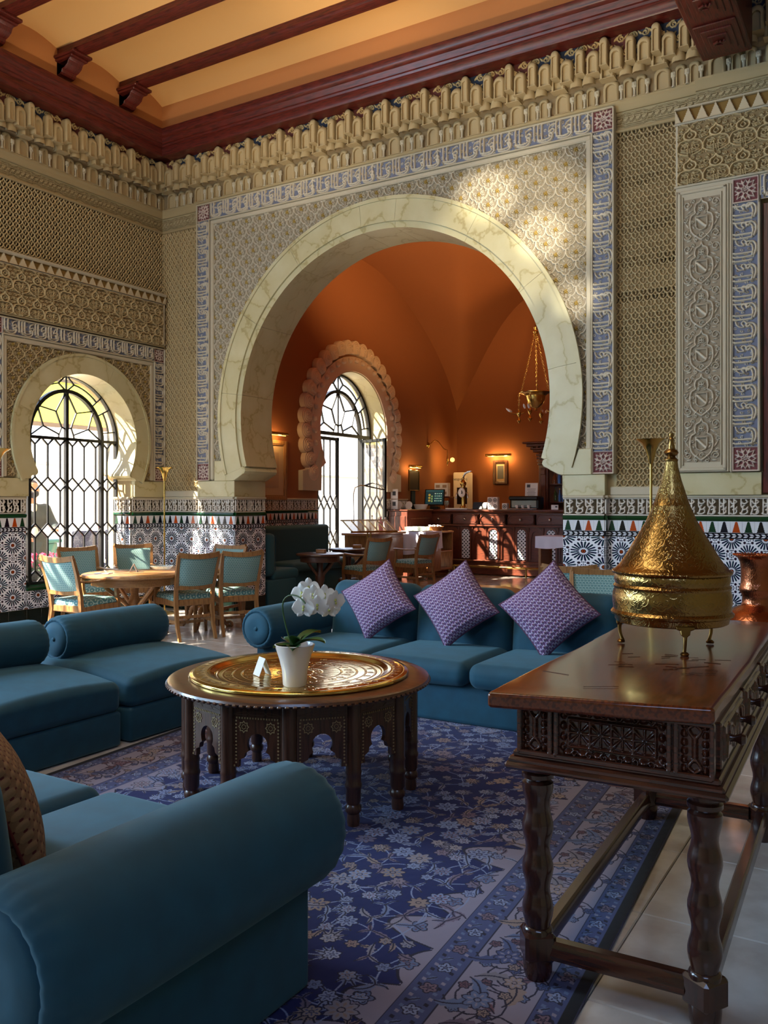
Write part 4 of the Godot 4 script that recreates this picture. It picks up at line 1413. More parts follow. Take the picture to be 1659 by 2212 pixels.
func muqarnas(T: Transform3D, first: int, n: int, parent: Node) -> void:
	var P := 0.49
	var big := hood(0.17, 0.235, 0.09, 0.03)
	var small := hood(0.10, 0.215, 0.08, 0.03)
	var cave := hood(0.15, 0.185, 0.12, 0.045)
	var finger := hood(0.078, 0.275, 0.15, 0.02)
	var wide := hood(0.128, 0.235, 0.13, 0.035)
	var slim := hood(0.088, 0.25, 0.13, 0.025)
	var ml := G.new()
	ml.surf(10, 6, func(u: float, v: float) -> Vector3:
		var t := PI * (1.0 - u)
		var rr := 0.066 * pow(cos(v * PI / 2), 0.6) * (1.0 - 0.10 * exp(-pow(cos(t) / 0.16, 2.0)))
		return Vector3(rr * cos(t), 0.155 * v, rr * sin(t)))
	var melon := ml.done()
	var cg := G.new()
	cg.lathe([Vector2(0.018, 0), Vector2(0.018, 0.012), Vector2(0.012, 0.02), Vector2(0.012, 0.075), Vector2(0.016, 0.082), Vector2(0.016, 0.09)], 8)
	cg.box(Vector3(0, 0.118, 0), Vector3(0.046, 0.056, 0.036), 0.008)
	cg.box(Vector3(0, 0.118, 0.016), Vector3(0.022, 0.03, 0.016), 0.006)
	var col := cg.done()
	var W := P * n
	# stepped backing
	var bk := G.new()
	bk.X = T
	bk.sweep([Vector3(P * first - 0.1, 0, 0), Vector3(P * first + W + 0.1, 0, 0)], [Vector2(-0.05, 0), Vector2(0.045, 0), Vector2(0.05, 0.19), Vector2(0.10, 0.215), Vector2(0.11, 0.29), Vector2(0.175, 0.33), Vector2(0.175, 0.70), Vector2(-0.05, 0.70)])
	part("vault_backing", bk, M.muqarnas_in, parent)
	for k in range(first, first + n):
		var o := P * k + 0.245
		var put := func(me: Mesh, x: float, y: float, z: float) -> void:
			mi("vault_cell", me, M.muqarnas, parent, T * Transform3D(Basis(), Vector3(o + x, y, z)))
		put.call(big, 0.0, 0.005, 0.095)
		put.call(small, 0.165, 0.005, 0.085)
		put.call(small, 0.29, 0.005, 0.085)
		put.call(cave, -0.01, 0.195, 0.20)
		put.call(melon, 0.165, 0.185, 0.135)
		put.call(melon, 0.29, 0.185, 0.135)
		put.call(finger, -0.02, 0.29, 0.275)
		put.call(wide, 0.088, 0.235, 0.245)
		put.call(slim, 0.2275, 0.275, 0.258)
		put.call(wide, 0.355, 0.25, 0.25)
		for x: float in [0.103, 0.228, 0.352]:
			mi("colonnette", col, M.plaster_pale, parent, T * Transform3D(Basis(), Vector3(o + x, 0.0, 0.075)))
		mi("scroll_ground", R.ground_blue if k % 2 else R.ground_red, M.stucco, parent, T * Transform3D(Basis(), Vector3(o - 0.245, 0.36, 0.176)))

func cornice_and_ceiling() -> void:
	# hanging vaults
	var t1 := struct("trim_1", "tier of plaster hanging vaults over the arch wall")
	muqarnas(Transform3D(Basis(), Vector3(0.0, 5.315, 0)), 0, 18, t1)
	var t2 := struct("trim_2", "tier of plaster hanging vaults over the left wall")
	muqarnas(LW * Transform3D(Basis(), Vector3(0, 5.315, 0)), -9, 9, t2)
	# lip and interlace
	for w in 2:
		var T := Transform3D() if w == 0 else LW
		var x0 := 0.0 if w == 0 else -4.6
		var x1 := 6.92 if w == 0 else 0.0
		var par := t1 if w == 0 else t2
		var g := G.new()
		g.X = T
		var prof := [Vector2(-0.05, 0), Vector2(0.03, 0), Vector2(0.045, 0.015), Vector2(0.05, 0.05), Vector2(0.075, 0.075), Vector2(0.075, 0.095), Vector2(-0.05, 0.095)]
		g.sweep([Vector3(x0, 5.225, 0), Vector3(x1, 5.225, 0)], prof)
		g.box(Vector3((x0 + x1) / 2, 5.04, 0.012), Vector3(x1 - x0, 0.03, 0.05), 0.01)
		part("cornice_lip", g, M.plaster, par)
		fill("interlace", R.interlace, 0.30, 0.19, T * Transform3D(Basis(), Vector3(x0, 5.05, 0.0)), x1 - x0, 0.18, par)
		if w == 0:
			g = G.new()
			g.sweep([Vector3(6.92, 5.225, 0.06), Vector3(9.2, 5.225, 0.06)], prof)
			g.box(Vector3(8.06, 5.15, 0.02), Vector3(2.28, 0.2, 0.08), 0.0)
			part("cornice_lip", g, M.plaster, par)
			fill("interlace", R.interlace, 0.30, 0.19, Transform3D(Basis(), Vector3(6.92, 5.08, 0.061)), 2.28, 0.15, par)
	# timber cornice
	var t3 := struct("trim_3", "moulded dark red timber cornice")
	var wp := [Vector2(-0.05, 0.0), Vector2(0.36, 0.0), Vector2(0.375, 0.02), Vector2(0.375, 0.10), Vector2(0.39, 0.105), Vector2(0.4, 0.125), Vector2(0.42, 0.13), Vector2(0.45, 0.18), Vector2(0.485, 0.19), Vector2(0.5, 0.21), Vector2(0.5, 0.28), Vector2(-0.05, 0.28)]
	var g := G.new()
	g.sweep([Vector3(0, 5.89, 0), Vector3(7.2, 5.89, 0)], wp)
	part("cornice_run", g, M.mahogany_x, t3)
	g = G.new()
	g.X = LW
	g.sweep([Vector3(-8, 5.89, 0), Vector3(0, 5.89, 0)], wp)
	part("cornice_run", g, M.mahogany_z, t3)
	# ceiling
	var ce := struct("ceiling", "ochre plaster ceiling in shallow vaults between dark beams")
	g = G.new()
	g.box(Vector3(6.3, 6.95, 6.1), Vector3(13.6, 0.2, 13.4))
	part("roof_slab", g, M.ceiling_paint, ce)
	g = G.new()
	g.box(Vector3(6.2, 6.48, 0.19), Vector3(12.4, 0.82, 0.38))
	g.box(Vector3(0.19, 6.48, 6.2), Vector3(0.38, 0.82, 12.4))
	part("painted_frieze", g, M.fascia_paint, ce)
	var bz := [1.0, 1.9, 2.8, 3.7, 4.6, 5.5, 6.4, 7.3, 8.2, 9.1, 10.0, 10.9, 11.8]
	var z0 := 0.38
	for i in bz.size():
		var z1: float = bz[i]
		var a := z0
		var b := z1
		g = G.new()
		g.surf(1, 10, func(u: float, v: float) -> Vector3:
			return Vector3(lerpf(0.3, 12.6, u), 6.515 + 0.10 * sin(PI * v), lerpf(a, b, v)))
		part("vault_strip", g, M.ceiling_paint, ce)
		g = G.new()
		var bp := [Vector2(-0.085, 0.12), Vector2(-0.085, 0.03), Vector2(-0.07, 0.025), Vector2(-0.065, 0.005), Vector2(-0.05, 0.0), Vector2(0.05, 0.0), Vector2(0.065, 0.005), Vector2(0.07, 0.025), Vector2(0.085, 0.03), Vector2(0.085, 0.12)]
		g.sweep([Vector3(0.3, 6.45, z1), Vector3(12.6, 6.45, z1)], bp)
		var bm := part("beam", g, M.mahogany_x, ce)
		g = G.new()
		g.box(Vector3(0.53, 6.435, z1), Vector3(0.36, 0.035, 0.27), 0.008)
		g.box(Vector3(0.51, 6.405, z1), Vector3(0.30, 0.03, 0.23), 0.008)
		g.X = Transform3D(Basis(Vector3(1, 0, 0), Vector3(0, 1, 0), Vector3(0, 0, 1)), Vector3(0.38, 6.24, z1 - 0.095))
		g.prism([Vector2(0, 0.0), Vector2(0.05, 0.0), Vector2(0.09, 0.02), Vector2(0.10, 0.05), Vector2(0.14, 0.06), Vector2(0.19, 0.09), Vector2(0.21, 0.13), Vector2(0.24, 0.15), Vector2(0.24, 0.16), Vector2(0, 0.16)], 0.0, 0.19, 0.008)
		part("corbel", g, M.mahogany_x, bm)
		z0 = z1
	g = G.new()
	g.surf(1, 4, func(u: float, v: float) -> Vector3: return Vector3(lerpf(0.3, 12.6, u), 6.515, lerpf(11.8, 12.6, v)))
	part("vault_strip", g, M.ceiling_paint, ce)
	# cross beam with coffered soffit
	var cb := struct("trim_4", "heavy dark red timber cross beam with panelled underside")
	g = G.new()
	g.box(Vector3(7.22, 6.0, 6.2), Vector3(0.42, 1.2, 11.9), 0.01)
	part("beam_body", g, M.mahogany_z, cb)
	for i in 6:
		var zc := 0.62 + 0.62 * i
		g = G.new()
		for e: Array in [[0.0, 0.26, 0.34, 0.5], [1.0, 0.2, 0.26, 0.36], [2.0, 0.1, 0.15, 0.14]]:
			var k: float = e[0]
			g.box(Vector3(7.22, 5.398 - 0.012 * (k + 1) + 0.006, zc), Vector3(0.34 - 0.09 * k, 0.018, 0.54 - 0.16 * k), 0.006)
		for s in 5:
			g.box(Vector3(7.22 + 0.02 * (s - 2), 5.345, zc + 0.03 * sin(s * 2.2)), Vector3(0.02, 0.016, 0.05), 0.004, Basis(Vector3.UP, s * 0.9))
		part("soffit_panel", g, M.mahogany_z, cb)
	g = G.new()
	g.box(Vector3(10.0, 6.05, 6.1), Vector3(5.2, 0.1, 12.4))
	part("side_ceiling", g, M.fascia_paint, ce)
	bay_window(1, -1.333, "arched leaded window in the left wall")
	bay_window(2, -4.35, "arched leaded window beyond the left edge of the view", 0.94, 0.63, 2.75)

# ---------------------------------------------------------------- the alcove shell
func catmull(pts: Array, x: float) -> float:
	for i in pts.size() - 1:
		var a: Vector2 = pts[i]
		var b: Vector2 = pts[i + 1]
		if x <= b.x:
			var p: Vector2 = pts[maxi(0, i - 1)]
			var q: Vector2 = pts[mini(pts.size() - 1, i + 2)]
			var t := (x - a.x) / (b.x - a.x)
			var m0 := (b.y - p.y) / (b.x - p.x) * (b.x - a.x)
			var m1 := (q.y - a.y) / (q.x - a.x) * (b.x - a.x)
			return (2 * t * t * t - 3 * t * t + 1) * a.y + (t * t * t - 2 * t * t + t) * m0 + (-2 * t * t * t + 3 * t * t) * b.y + (t * t * t - t * t) * m1
	return pts[-1].y

func alcove() -> void:
	var wa := struct("wall_alcove", "burnt orange walls of the vaulted bar room")
	part("back_wall", box(Vector3(3.0, 3.2, -9.05), Vector3(7.0, 6.8, 0.3)), M.orange_plaster, wa)
	part("side_wall", box(Vector3(6.15, 3.2, -4.8), Vector3(0.3, 6.8, 8.6)), M.orange_plaster, wa)
	var g := G.new()
	g.X = LW
	var poly := [Vector2(0.502, 0), Vector2(8.9, 0), Vector2(8.9, 6.5), Vector2(0.502, 6.5)]
	var op := opening(4.65, 1.10, 2.68, 1.08, 2.42, 13)
	g.prism([Vector2(8.9, 0), Vector2(8.9, 6.5), Vector2(0.502, 6.5), Vector2(0.502, 0)] + rev(op), 0.0, 0.012)
	part("window_wall", g, M.orange_plaster, wa)
	g = G.new()
	var bop := big_arch()
	bop.reverse()
	g.prism([Vector2(6.1, 0), Vector2(6.1, 6.4), Vector2(0.01, 6.4), Vector2(0.01, 0)] + bop, -0.512, -0.50)
	part("arch_back", g, M.orange_plaster, wa)
	# groined vault
	var ph := [Vector2(0, 3.42), Vector2(0.25, 3.86), Vector2(0.62, 4.30), Vector2(1.21, 4.80), Vector2(2.2, 5.39), Vector2(3.2, 5.78), Vector2(4.2, 5.92)]
	var pw := [Vector2(0, 3.42), Vector2(0.35, 4.05), Vector2(0.73, 4.72), Vector2(1.11, 5.28), Vector2(1.54, 5.70), Vector2(2.2, 6.0), Vector2(3.0, 6.12)]
	var cv := struct("ceiling_alcove", "orange plaster groined vault of the bar room")
	g = G.new()
	g.surf(48, 48, func(u: float, v: float) -> Vector3:
		var x := 6.0 * u
		var z := -0.5 - 8.4 * v
		var d1 := 4.2 - absf(z + 4.7)
		var d2 := 3.0 - absf(x - 3.0)
		return Vector3(x, maxf(catmull(ph, d1), catmull(pw, d2)), z))
	part("vault", g, M.orange_plaster, cv)
	part("vault_cover", box(Vector3(3.0, 6.7, -4.8), Vector3(7.0, 0.2, 8.9)), M.orange_plaster, cv)
	# marble reveal and lobed surround of the garden door
	var wl := get_node("wall_alcove")
	g = G.new()
	g.X = LW
	var c := Vector2(4.65, 2.68)
	g.band(arc(c, 1.36, -32, 212, 60), arc(c, 1.10, -32, 212, 60), -0.02, 0.09)
	part("arch_ring", g, M.plaster_pink, wl)
	g = G.new()
	g.X = LW
	g.band(arc(c, 1.12, -14, 194, 60), arc(c, 1.085, -14, 194, 60), -0.40, 0.06)
	part("arch_reveal", g, M.marble_cream, wl)
	for s: float in [-1.0, 1.0]:
		g = G.new()
		g.X = LW
		g.prism([Vector2(4.65 + s * 1.02, 2.30), Vector2(4.65 + s * 1.0, 2.22), Vector2(4.65 + s * 1.02, 2.15), Vector2(4.65 + s * 1.07, 2.12), Vector2(4.65 + s * 1.08, 1.62), Vector2(4.65 + s * 1.62, 1.62), Vector2(4.65 + s * 1.62, 1.95), Vector2(4.65 + s * 1.3, 2.0), Vector2(4.65 + s * 1.13, 2.3)], -0.38, 0.10, 0.008)
		part("arch_foot", g, M.plaster_pale, wl)
	# a lobe: a shell of nested rounds
	var lg := G.new()
	for k in 4:
		var r := 0.15 - 0.03 * k
		lg.prism(arc(Vector2(0, 0.02), r, -20, 200, 10) + [Vector2(-r * 0.7, -0.09), Vector2(r * 0.7, -0.09)], 0.0, 0.105 + 0.012 * k, 0.012, false)
	for k in 5:
		lg.box(Vector3(0.03 * cos(TAU * k / 5), 0.02 + 0.03 * sin(TAU * k / 5), 0.142), Vector3(0.026, 0.026, 0.02), 0.008)
	var lobe := lg.done()
	var bg := G.new()
	bg.lathe([Vector2(0.0, -0.05), Vector2(0.04, -0.035), Vector2(0.055, 0.0), Vector2(0.04, 0.04), Vector2(0.0, 0.06)], 10)
	var bead := bg.done()
	for i in 27:
		var a := deg_to_rad(lerpf(-30, 210, i / 26.0))
		var d := Vector2.from_angle(a)
		var B := Basis(Vector3.BACK, a - PI / 2)
		mi("lobe", lobe, M.plaster_pink, wl, LW * Transform3D(B, Vector3(c.x + d.x * 1.49, c.y + d.y * 1.49, 0.0)))
		if i % 1 == 0 and i > 1 and i < 25:
			mi("lobe_drop", bead, M.plaster_pink, wl, LW * Transform3D(B, Vector3(c.x + d.x * 1.29, c.y + d.y * 1.29, 0.10)))
	# dado of the alcove
	dado(LW * Transform3D(Basis(), Vector3(0.5, 0, 0.015)), 3.05, 9.0, wl)
	dado(LW * Transform3D(Basis(), Vector3(5.75, 0, 0.015)), 0.9, 9.0, wl)
	# garden door
	var d1 := struct("door_1", "leaded garden door of black iron under a pointed fanlight")
	var T := LW * Transform3D(Basis(), Vector3(0, 0, -0.30))
	var f := G.new()
	f.X = T
	var x := 4.65
	arch_frame(f, x, 2.66, 1.06, 1.10, 0.0, 0.05, 0.07)
	arch_frame(f, x, 2.66, 0.74, 0.78, 0.0, 0.055, 0.07)
	f.bar(Vector3(x - 1.06, 2.66, 0), Vector3(x + 1.06, 2.66, 0), 0.06, 0.08, Vector3.BACK)
	f.bar(Vector3(x - 1.06, 0.04, 0), Vector3(x + 1.06, 0.04, 0), 0.08, 0.06, Vector3.BACK)
	part("door_frame", f, M.iron, d1)
	var outl := [Vector2(x - 1.06, 2.66), Vector2(x + 1.06, 2.66)]
	outl.append_array(arc(Vector2(x, 2.66), 1.08, 2, 178, 30))
	lattice(d1, fan(x, 2.66, 0.74, 0.78, 1.06, 1.10), outl, T, 0.024, 0.025)
	for s: float in [-1.0, 1.0]:
		lattice(d1, hexes(0, [-0.08, 0.08], [2.66, 2.3, 2.06, 1.55, 1.28, 0.8, 0.45, 0.08], 0.12, x + s * 0.9), [Vector2(x + s * 0.9 - 0.15, 0.08), Vector2(x + s * 0.9 + 0.15, 0.08), Vector2(x + s * 0.9 + 0.15, 2.64), Vector2(x + s * 0.9 - 0.15, 2.64)], T, 0.028, 0.028)
	# closed leaf and the leaf that stands open into the room
	var leaf := func(TT: Transform3D, wd: float) -> void:
		var lf := G.new()
		lf.X = TT
		for e: Array in [[0.0, wd / 2, 1.28, 0.05, 2.56]]:
			lf.bar(Vector3(0.03, 0.06, 0), Vector3(0.03, 2.6, 0), 0.05, 0.05, Vector3.BACK)
			lf.bar(Vector3(wd - 0.03, 0.06, 0), Vector3(wd - 0.03, 2.6, 0), 0.05, 0.05, Vector3.BACK)
			lf.bar(Vector3(0, 2.57, 0), Vector3(wd, 2.57, 0), 0.05, 0.05, Vector3.BACK)
			lf.box(Vector3(wd / 2, 0.22, 0), Vector3(wd, 0.36, 0.03), 0.005)
		part("leaf_frame", lf, M.iron, d1)
		lattice(d1, hexes(0, [wd * 0.1, wd * 0.36, wd * 0.64, wd * 0.9], [2.75, 1.42, 0.78, 0.35], 0.13, 0.0), [Vector2(0.05, 0.4), Vector2(wd - 0.05, 0.4), Vector2(wd - 0.05, 2.55), Vector2(0.05, 2.55)], TT, 0.022, 0.022)
	leaf.call(T * Transform3D(Basis(), Vector3(x - 0.71, 0, 0.0)), 0.71)
	leaf.call(T * Transform3D(Basis(Vector3.UP, deg_to_rad(180 + 72)), Vector3(x + 0.71, 0, 0.05)), 0.71)

# ---------------------------------------------------------------- rug
func flower(im: Image, o: Vector2, r: float, n: int, c: Color, c2: Color, line: Color, rng: RandomNumberGenerator) -> void:
	var a0 := rng.randf() * TAU
	var big := []
	var small := []
	for k in n * 4:
		var t := a0 + TAU * k / (n * 4)
		var q := r * (1.0 if k % 4 == 2 else (0.86 if k % 2 else 0.62))
		big.append(o + Vector2.from_angle(t) * (q + 2.0))
		small.append(o + Vector2.from_angle(t) * q)
	fill_poly(im, big, line)
	fill_poly(im, small, c)
	for k in n:
		var t := a0 + TAU * (k + 0.5) / n
		var d := Vector2.from_angle(t)
		fill_poly(im, [o + d * r * 0.25, o + d * r * 0.55 + d.orthogonal() * r * 0.10, o + d * r * 0.75, o + d * r * 0.55 - d.orthogonal() * r * 0.10], c2)
	fill_poly(im, ngon(o, r * 0.26, 9), line)
	fill_poly(im, ngon(o, r * 0.19, 9), c.lerp(c2, 0.4))

func rug_leaf(im: Image, o: Vector2, ang: float, L: float, wd: float, c: Color, line: Color, bend: float) -> void:
	var up := []
	var dn := []
	var n := 9
	var p := o
	var a := ang
	var mid := [p]
	for k in n + 1:
		var t := float(k) / n
		var w := wd * sin(PI * pow(t, 0.8)) * (1.0 if k % 2 else 0.62)
		var d := Vector2.from_angle(a)
		up.append(p + d.orthogonal() * w - d * wd * 0.25 * float(k % 2))
		dn.append(p - d.orthogonal() * w - d * wd * 0.25 * float(k % 2))
		mid.append(p)
		p += d * L / n
		a += bend / n
	fill_poly(im, up + rev(dn), c)
	stroke(im, mid, 1.1, line)

func stroke(im: Image, p: Array, w: float, c: Color) -> void:
	for i in p.size() - 1:
		var a: Vector2 = p[i]
		var b: Vector2 = p[i + 1]
		var n := (b - a).normalized().orthogonal() * w
		if a.distance_squared_to(b) > 0.01:
			fill_poly(im, [a + n, b + n, b - n, a - n], c)

func rug() -> void:
	var W := 1300
	var H := 1993
	var im := Image.create_empty(W, H, false, Image.FORMAT_RGB8)
	var rng := RandomNumberGenerator.new()
	rng.seed = 77
	var S := W / 3.0 # pixels per metre
	var navy := Color(0.008, 0.075, 0.33)
	var edge := Color(0.03, 0.035, 0.09)
	var lilac := Color(0.48, 0.53, 0.68)
	var sand := Color(0.52, 0.46, 0.45)
	var rose := Color(0.38, 0.27, 0.33)
	var sky := Color(0.34, 0.40, 0.56)
	var slate := Color(0.25, 0.29, 0.46)
	var pale := Color(0.50, 0.49, 0.58)
	var line := Color(0.10, 0.10, 0.20)
	im.fill(edge)
	var ins := func(m: float) -> Rect2i: return Rect2i(roundi(m * S), roundi(m * S), W - 2 * roundi(m * S), H - 2 * roundi(m * S))
	im.fill_rect(ins.call(0.035), slate)
	im.fill_rect(ins.call(0.11), line)
	im.fill_rect(ins.call(0.114), pale)
	im.fill_rect(ins.call(0.356), line)
	im.fill_rect(ins.call(0.36), slate)
	im.fill_rect(ins.call(0.47), line)
	im.fill_rect(ins.call(0.474), pale)
	im.fill_rect(ins.call(0.50), navy)
	# scalloped edge of the field with corner scrolls
	var f0 := 0.5 * S
	for side in 4:
		var L := W if side % 2 == 0 else H
		var t := f0
		var k := 0
		while t < L - f0:
			var P := func(a: float, b: float) -> Vector2:
				match side:
					0: return Vector2(a, b)
					1: return Vector2(W - b, a)
					2: return Vector2(a, H - b)
				return Vector2(b, a)
			var dep := 26.0 + 34.0 * (k % 3)
			var q := []
			for i in 13:
				q.append(P.call(t + 96.0 * i / 12.0, f0 - 3 + dep * pow(sin(PI * i / 12.0), 0.7)))
			fill_poly(im, q, line)
			q = []
			for i in 13:
				q.append(P.call(t + 3 + 90.0 * i / 12.0, f0 - 4 + (dep - 4) * pow(sin(PI * i / 12.0), 0.7)))
			fill_poly(im, q, pale)
			flower(im, P.call(t + 48, f0 + dep * 0.45), 15, 5, sky, rose, line, rng)
			t += 96.0
			k += 1
	# vines, leaves and blossoms of the field
	var inner: Rect2i = ins.call(0.53)
	var pts := []
	for tries in 16000:
		var p := Vector2(rng.randf_range(inner.position.x, inner.end.x), rng.randf_range(inner.position.y, inner.end.y))
		var ok := true
		for e: Vector2 in pts:
			if e.distance_squared_to(p) < 31.0 * 31.0:
				ok = false
				break
		if ok:
			pts.append(p)
	for i in pts.size():
		var p: Vector2 = pts[i]
		var best := []
		for e: Vector2 in pts:
			if e != p and e.distance_to(p) < 66.0:
				best.append(e)
		for j in mini(1, best.size()):
			var e: Vector2 = best[(i + j) % best.size()]
			var m := (p + e) * 0.5 + (e - p).orthogonal() * rng.randf_range(-0.3, 0.3)
			var l := []
			for k in 9:
				var t := k / 8.0
				l.append(p.lerp(m, t).lerp(m.lerp(e, t), t))
			stroke(im, l, 1.3, lilac)
	var cs := [lilac, lilac, sand, rose.lerp(lilac, 0.4), sky.lerp(lilac, 0.5), sand.lerp(lilac, 0.5)]
	for i in pts.size():
		var p: Vector2 = pts[i]
		var c: Color = cs[rng.randi() % cs.size()]
		var c2: Color = [rose, sky, sand, slate][rng.randi() % 4]
		match i % 5:
			0:
				var a := rng.randf() * TAU
				for k in 5:
					rug_leaf(im, p, a + (k - 2) * 0.5, 31.0 - 4.0 * absf(k - 2), 6.0, c, line, 0.5 * (k - 2) * 0.3)
				flower(im, p, 13, 6, c.lerp(Color.WHITE, 0.1), c2, line, rng)
			1:
				flower(im, p, rng.randf_range(17, 25), 8, c, c2, line, rng)
			2:
				flower(im, p, rng.randf_range(9, 13), 6, c, c2, line, rng)
				rug_leaf(im, p + Vector2(12, 0), rng.randf() * TAU, 28, 5.5, c, line, 0.8)
			_:
				var a := rng.randf() * TAU
				var b := rng.randf_range(-1.4, 1.4)
				rug_leaf(im, p, a, rng.randf_range(32, 50), rng.randf_range(5.5, 8.5), c, line, b)
				rug_leaf(im, p, a + 2.5, rng.randf_range(20, 30), 5, c, line, -b)
				rug_leaf(im, p, a - 2.4, rng.randf_range(16, 26), 4.5, c.lerp(c2, 0.4), line, b)
	# main border: palmettes and leaves on a pale ground
	for side in 4:
		var L := W if side % 2 == 0 else H
		var n := int(L / 56.0)
		for k in n:
			var t := L * (k + 0.5) / n
			var off := 0.235 * S + (14.0 if k % 2 else -14.0)
			var p: Vector2 = [Vector2(t, off), Vector2(W - off, t), Vector2(t, H - off), Vector2(off, t)][side]
			var a := (0.0 if side % 2 == 0 else PI / 2) + (0.6 if k % 2 else -0.6)
			var c: Color = [slate, rose, sky, sand][rng.randi() % 4]
			for q in 3:
				var sp := []
				for w in 12:
					sp.append(p + Vector2.from_angle(a + q * 2.1 + w * 0.45) * (8.0 + 3.2 * w))
				stroke(im, sp, 1.2, line)
			for q in 4:
				flower(im, p + Vector2.from_angle(a + q * 1.7) * 36.0, 8, 5, [sky, rose, sand, slate][q], line, line, rng)
			rug_leaf(im, p, a, 62, 13, c, line, 1.2)
			rug_leaf(im, p, a + PI * 0.8, 55, 12, c.lerp(sky, 0.4), line, -1.2)
			rug_leaf(im, p, a + PI * 1.4, 34, 8, rose, line, 0.6)
			flower(im, p, 20 if k % 2 else 15, 7, c, pale, line, rng)
		# guard stripes
		for gpos: float in [0.073, 0.415]:
			var m := int(L / 26.0)
			for k in m:
				var t := L * (k + 0.5) / m
				if t < gpos * S or t > L - gpos * S:
					continue
				var off := gpos * S
				var p: Vector2 = [Vector2(t, off), Vector2(W - off, t), Vector2(t, H - off), Vector2(off, t)][side]
				if k % 2:
					flower(im, p, 12, 5, lilac if k % 4 == 1 else rose.lerp(pale, 0.4), line, line, rng)
				else:
					rug_leaf(im, p, (0.0 if side % 2 == 0 else PI / 2) + 0.9, 17, 5, sky, line, 0.0)
			for e: float in ([0.052, 0.093] if gpos < 0.2 else [0.385, 0.447]):
				var off := e * S
				for k in int(L / 13.0):
					var t := L * (k + 0.5) / int(L / 13.0)
					if t < off or t > L - off:
						continue
					var p: Vector2 = [Vector2(t, off), Vector2(W - off, t), Vector2(t, H - off), Vector2(off, t)][side]
					var d := Vector2.RIGHT if side % 2 == 0 else Vector2.DOWN
					fill_poly(im, [p - d * 4 - d.orthogonal() * 3, p + d * 2 - d.orthogonal() * 3, p + d * 4 + d.orthogonal() * 3, p - d * 2 + d.orthogonal() * 3], [line, sky, pale][k % 3])
	var m := mat("rug", Color.WHITE, 0.95)
	m.albedo_texture = ImageTexture.create_from_image(im)
	m.rim_enabled = true
	m.rim = 0.12
	bumpy(m, noise_tex(8, 0.35, []), 0.15)
	m.uv1_scale = Vector3.ONE
	var t := thing("rug", "dark blue Persian rug with pale scrolling flowers and a broad border", "rug", Vector3(6.25, 0, 5.21), 0.0615)
	var g := G.new()
	g.box(Vector3(0, 0.005, 0), Vector3(3.0, 0.009, 4.6), 0.003)
	g.sg(-1)
	g.quad(Vector3(-1.497, 0.0098, 2.297), Vector3(1.497, 0.0098, 2.297), Vector3(1.497, 0.0098, -2.297), Vector3(-1.497, 0.0098, -2.297))
	part("pile", g, m, t)

# ---------------------------------------------------------------- sofas
func bolster(r: float, L: float, pleat := true, squash := 1.0) -> ArrayMesh: # along z, centred; caps at both ends
	var g := G.new()
	var pr := []
	var h := L / 2
	for i in 13:
		var t := -1.0 + 2.0 * i / 12.0
		pr.append(Vector2(r * (1.0 + 0.02 * (1.0 - t * t)), t * (h - 0.05)))
	var ed := [Vector2(r * 0.985, h - 0.035), Vector2(r * 0.94, h - 0.014), Vector2(r * 0.88, h - 0.002), Vector2(r * 0.80, h - 0.002), Vector2(r * 0.765, h - 0.014), Vector2(r * 0.75, h - 0.005), Vector2(r * 0.70, h + 0.004), Vector2(r * 0.4, h + 0.010), Vector2(r * 0.12, h + 0.004), Vector2(0.0, h + 0.002)]
	var full := []
	for e: Vector2 in rev(ed):
		full.append(Vector2(e.x, -e.y))
	full.append_array(pr)
	full.append_array(ed)
	var n := full.size() - 1
	g.surf(72, n, func(u: float, v: float) -> Vector3:
		var p: Vector2 = full[roundi(v * n)]
		var k := clampf((absf(p.y) - (h - 0.07)) / 0.04, 0, 1) if pleat and p.x > r * 0.77 else 0.0
		var q := p.x * (1.0 + 0.016 * k * sin(u * TAU * 24))
		return Vector3(q * cos(u * TAU), q * squash * sin(u * TAU), p.y))
	return g.done()

func button(r: float) -> ArrayMesh:
	var g := G.new()
	g.lathe([Vector2(0, -r * 0.5), Vector2(r, 0), Vector2(r * 0.8, r * 0.5), Vector2(0, r * 0.7)], 10, 0, TAU, 3.0)
	return g.done()

func seat_cushion(w: float, h: float, d: float, puff := 0.02) -> ArrayMesh:
	var g := G.new()
	g.rbox(Vector3.ZERO, Vector3(w, h, d), h * 0.42, 6, 4, func(p: Vector3) -> Vector3:
		var k := maxf(0.0, (1.0 - pow(2 * p.x / w, 2.0))) * maxf(0.0, (1.0 - pow(2 * p.z / d, 2.0)))
		return p + Vector3(0, puff * k * signf(p.y) if absf(p.y) > h * 0.2 else 0.0, 0))
	return g.done()

func pillow(s: float, t: float) -> ArrayMesh:
	var g := G.new()
	for side: float in [1.0, -1.0]:
		g.surf(20, 20, func(u: float, v: float) -> Vector3:
			var x := u * 2 - 1
			var y := v * 2 - 1
			var k := pow(maxf(0.0, (1 - x * x) * (1 - y * y)), 0.42)
			var wr := 0.006 * sin(x * 9.0 + y * 4.0) * k * (1.0 - k)
			return Vector3(x * s / 2 * (1.0 - 0.075 * (1 - y * y)), y * s / 2 * (1.0 - 0.075 * (1 - x * x)), side * (t / 2 * k + 0.004 + wr)), side < 0)
	return g.done()

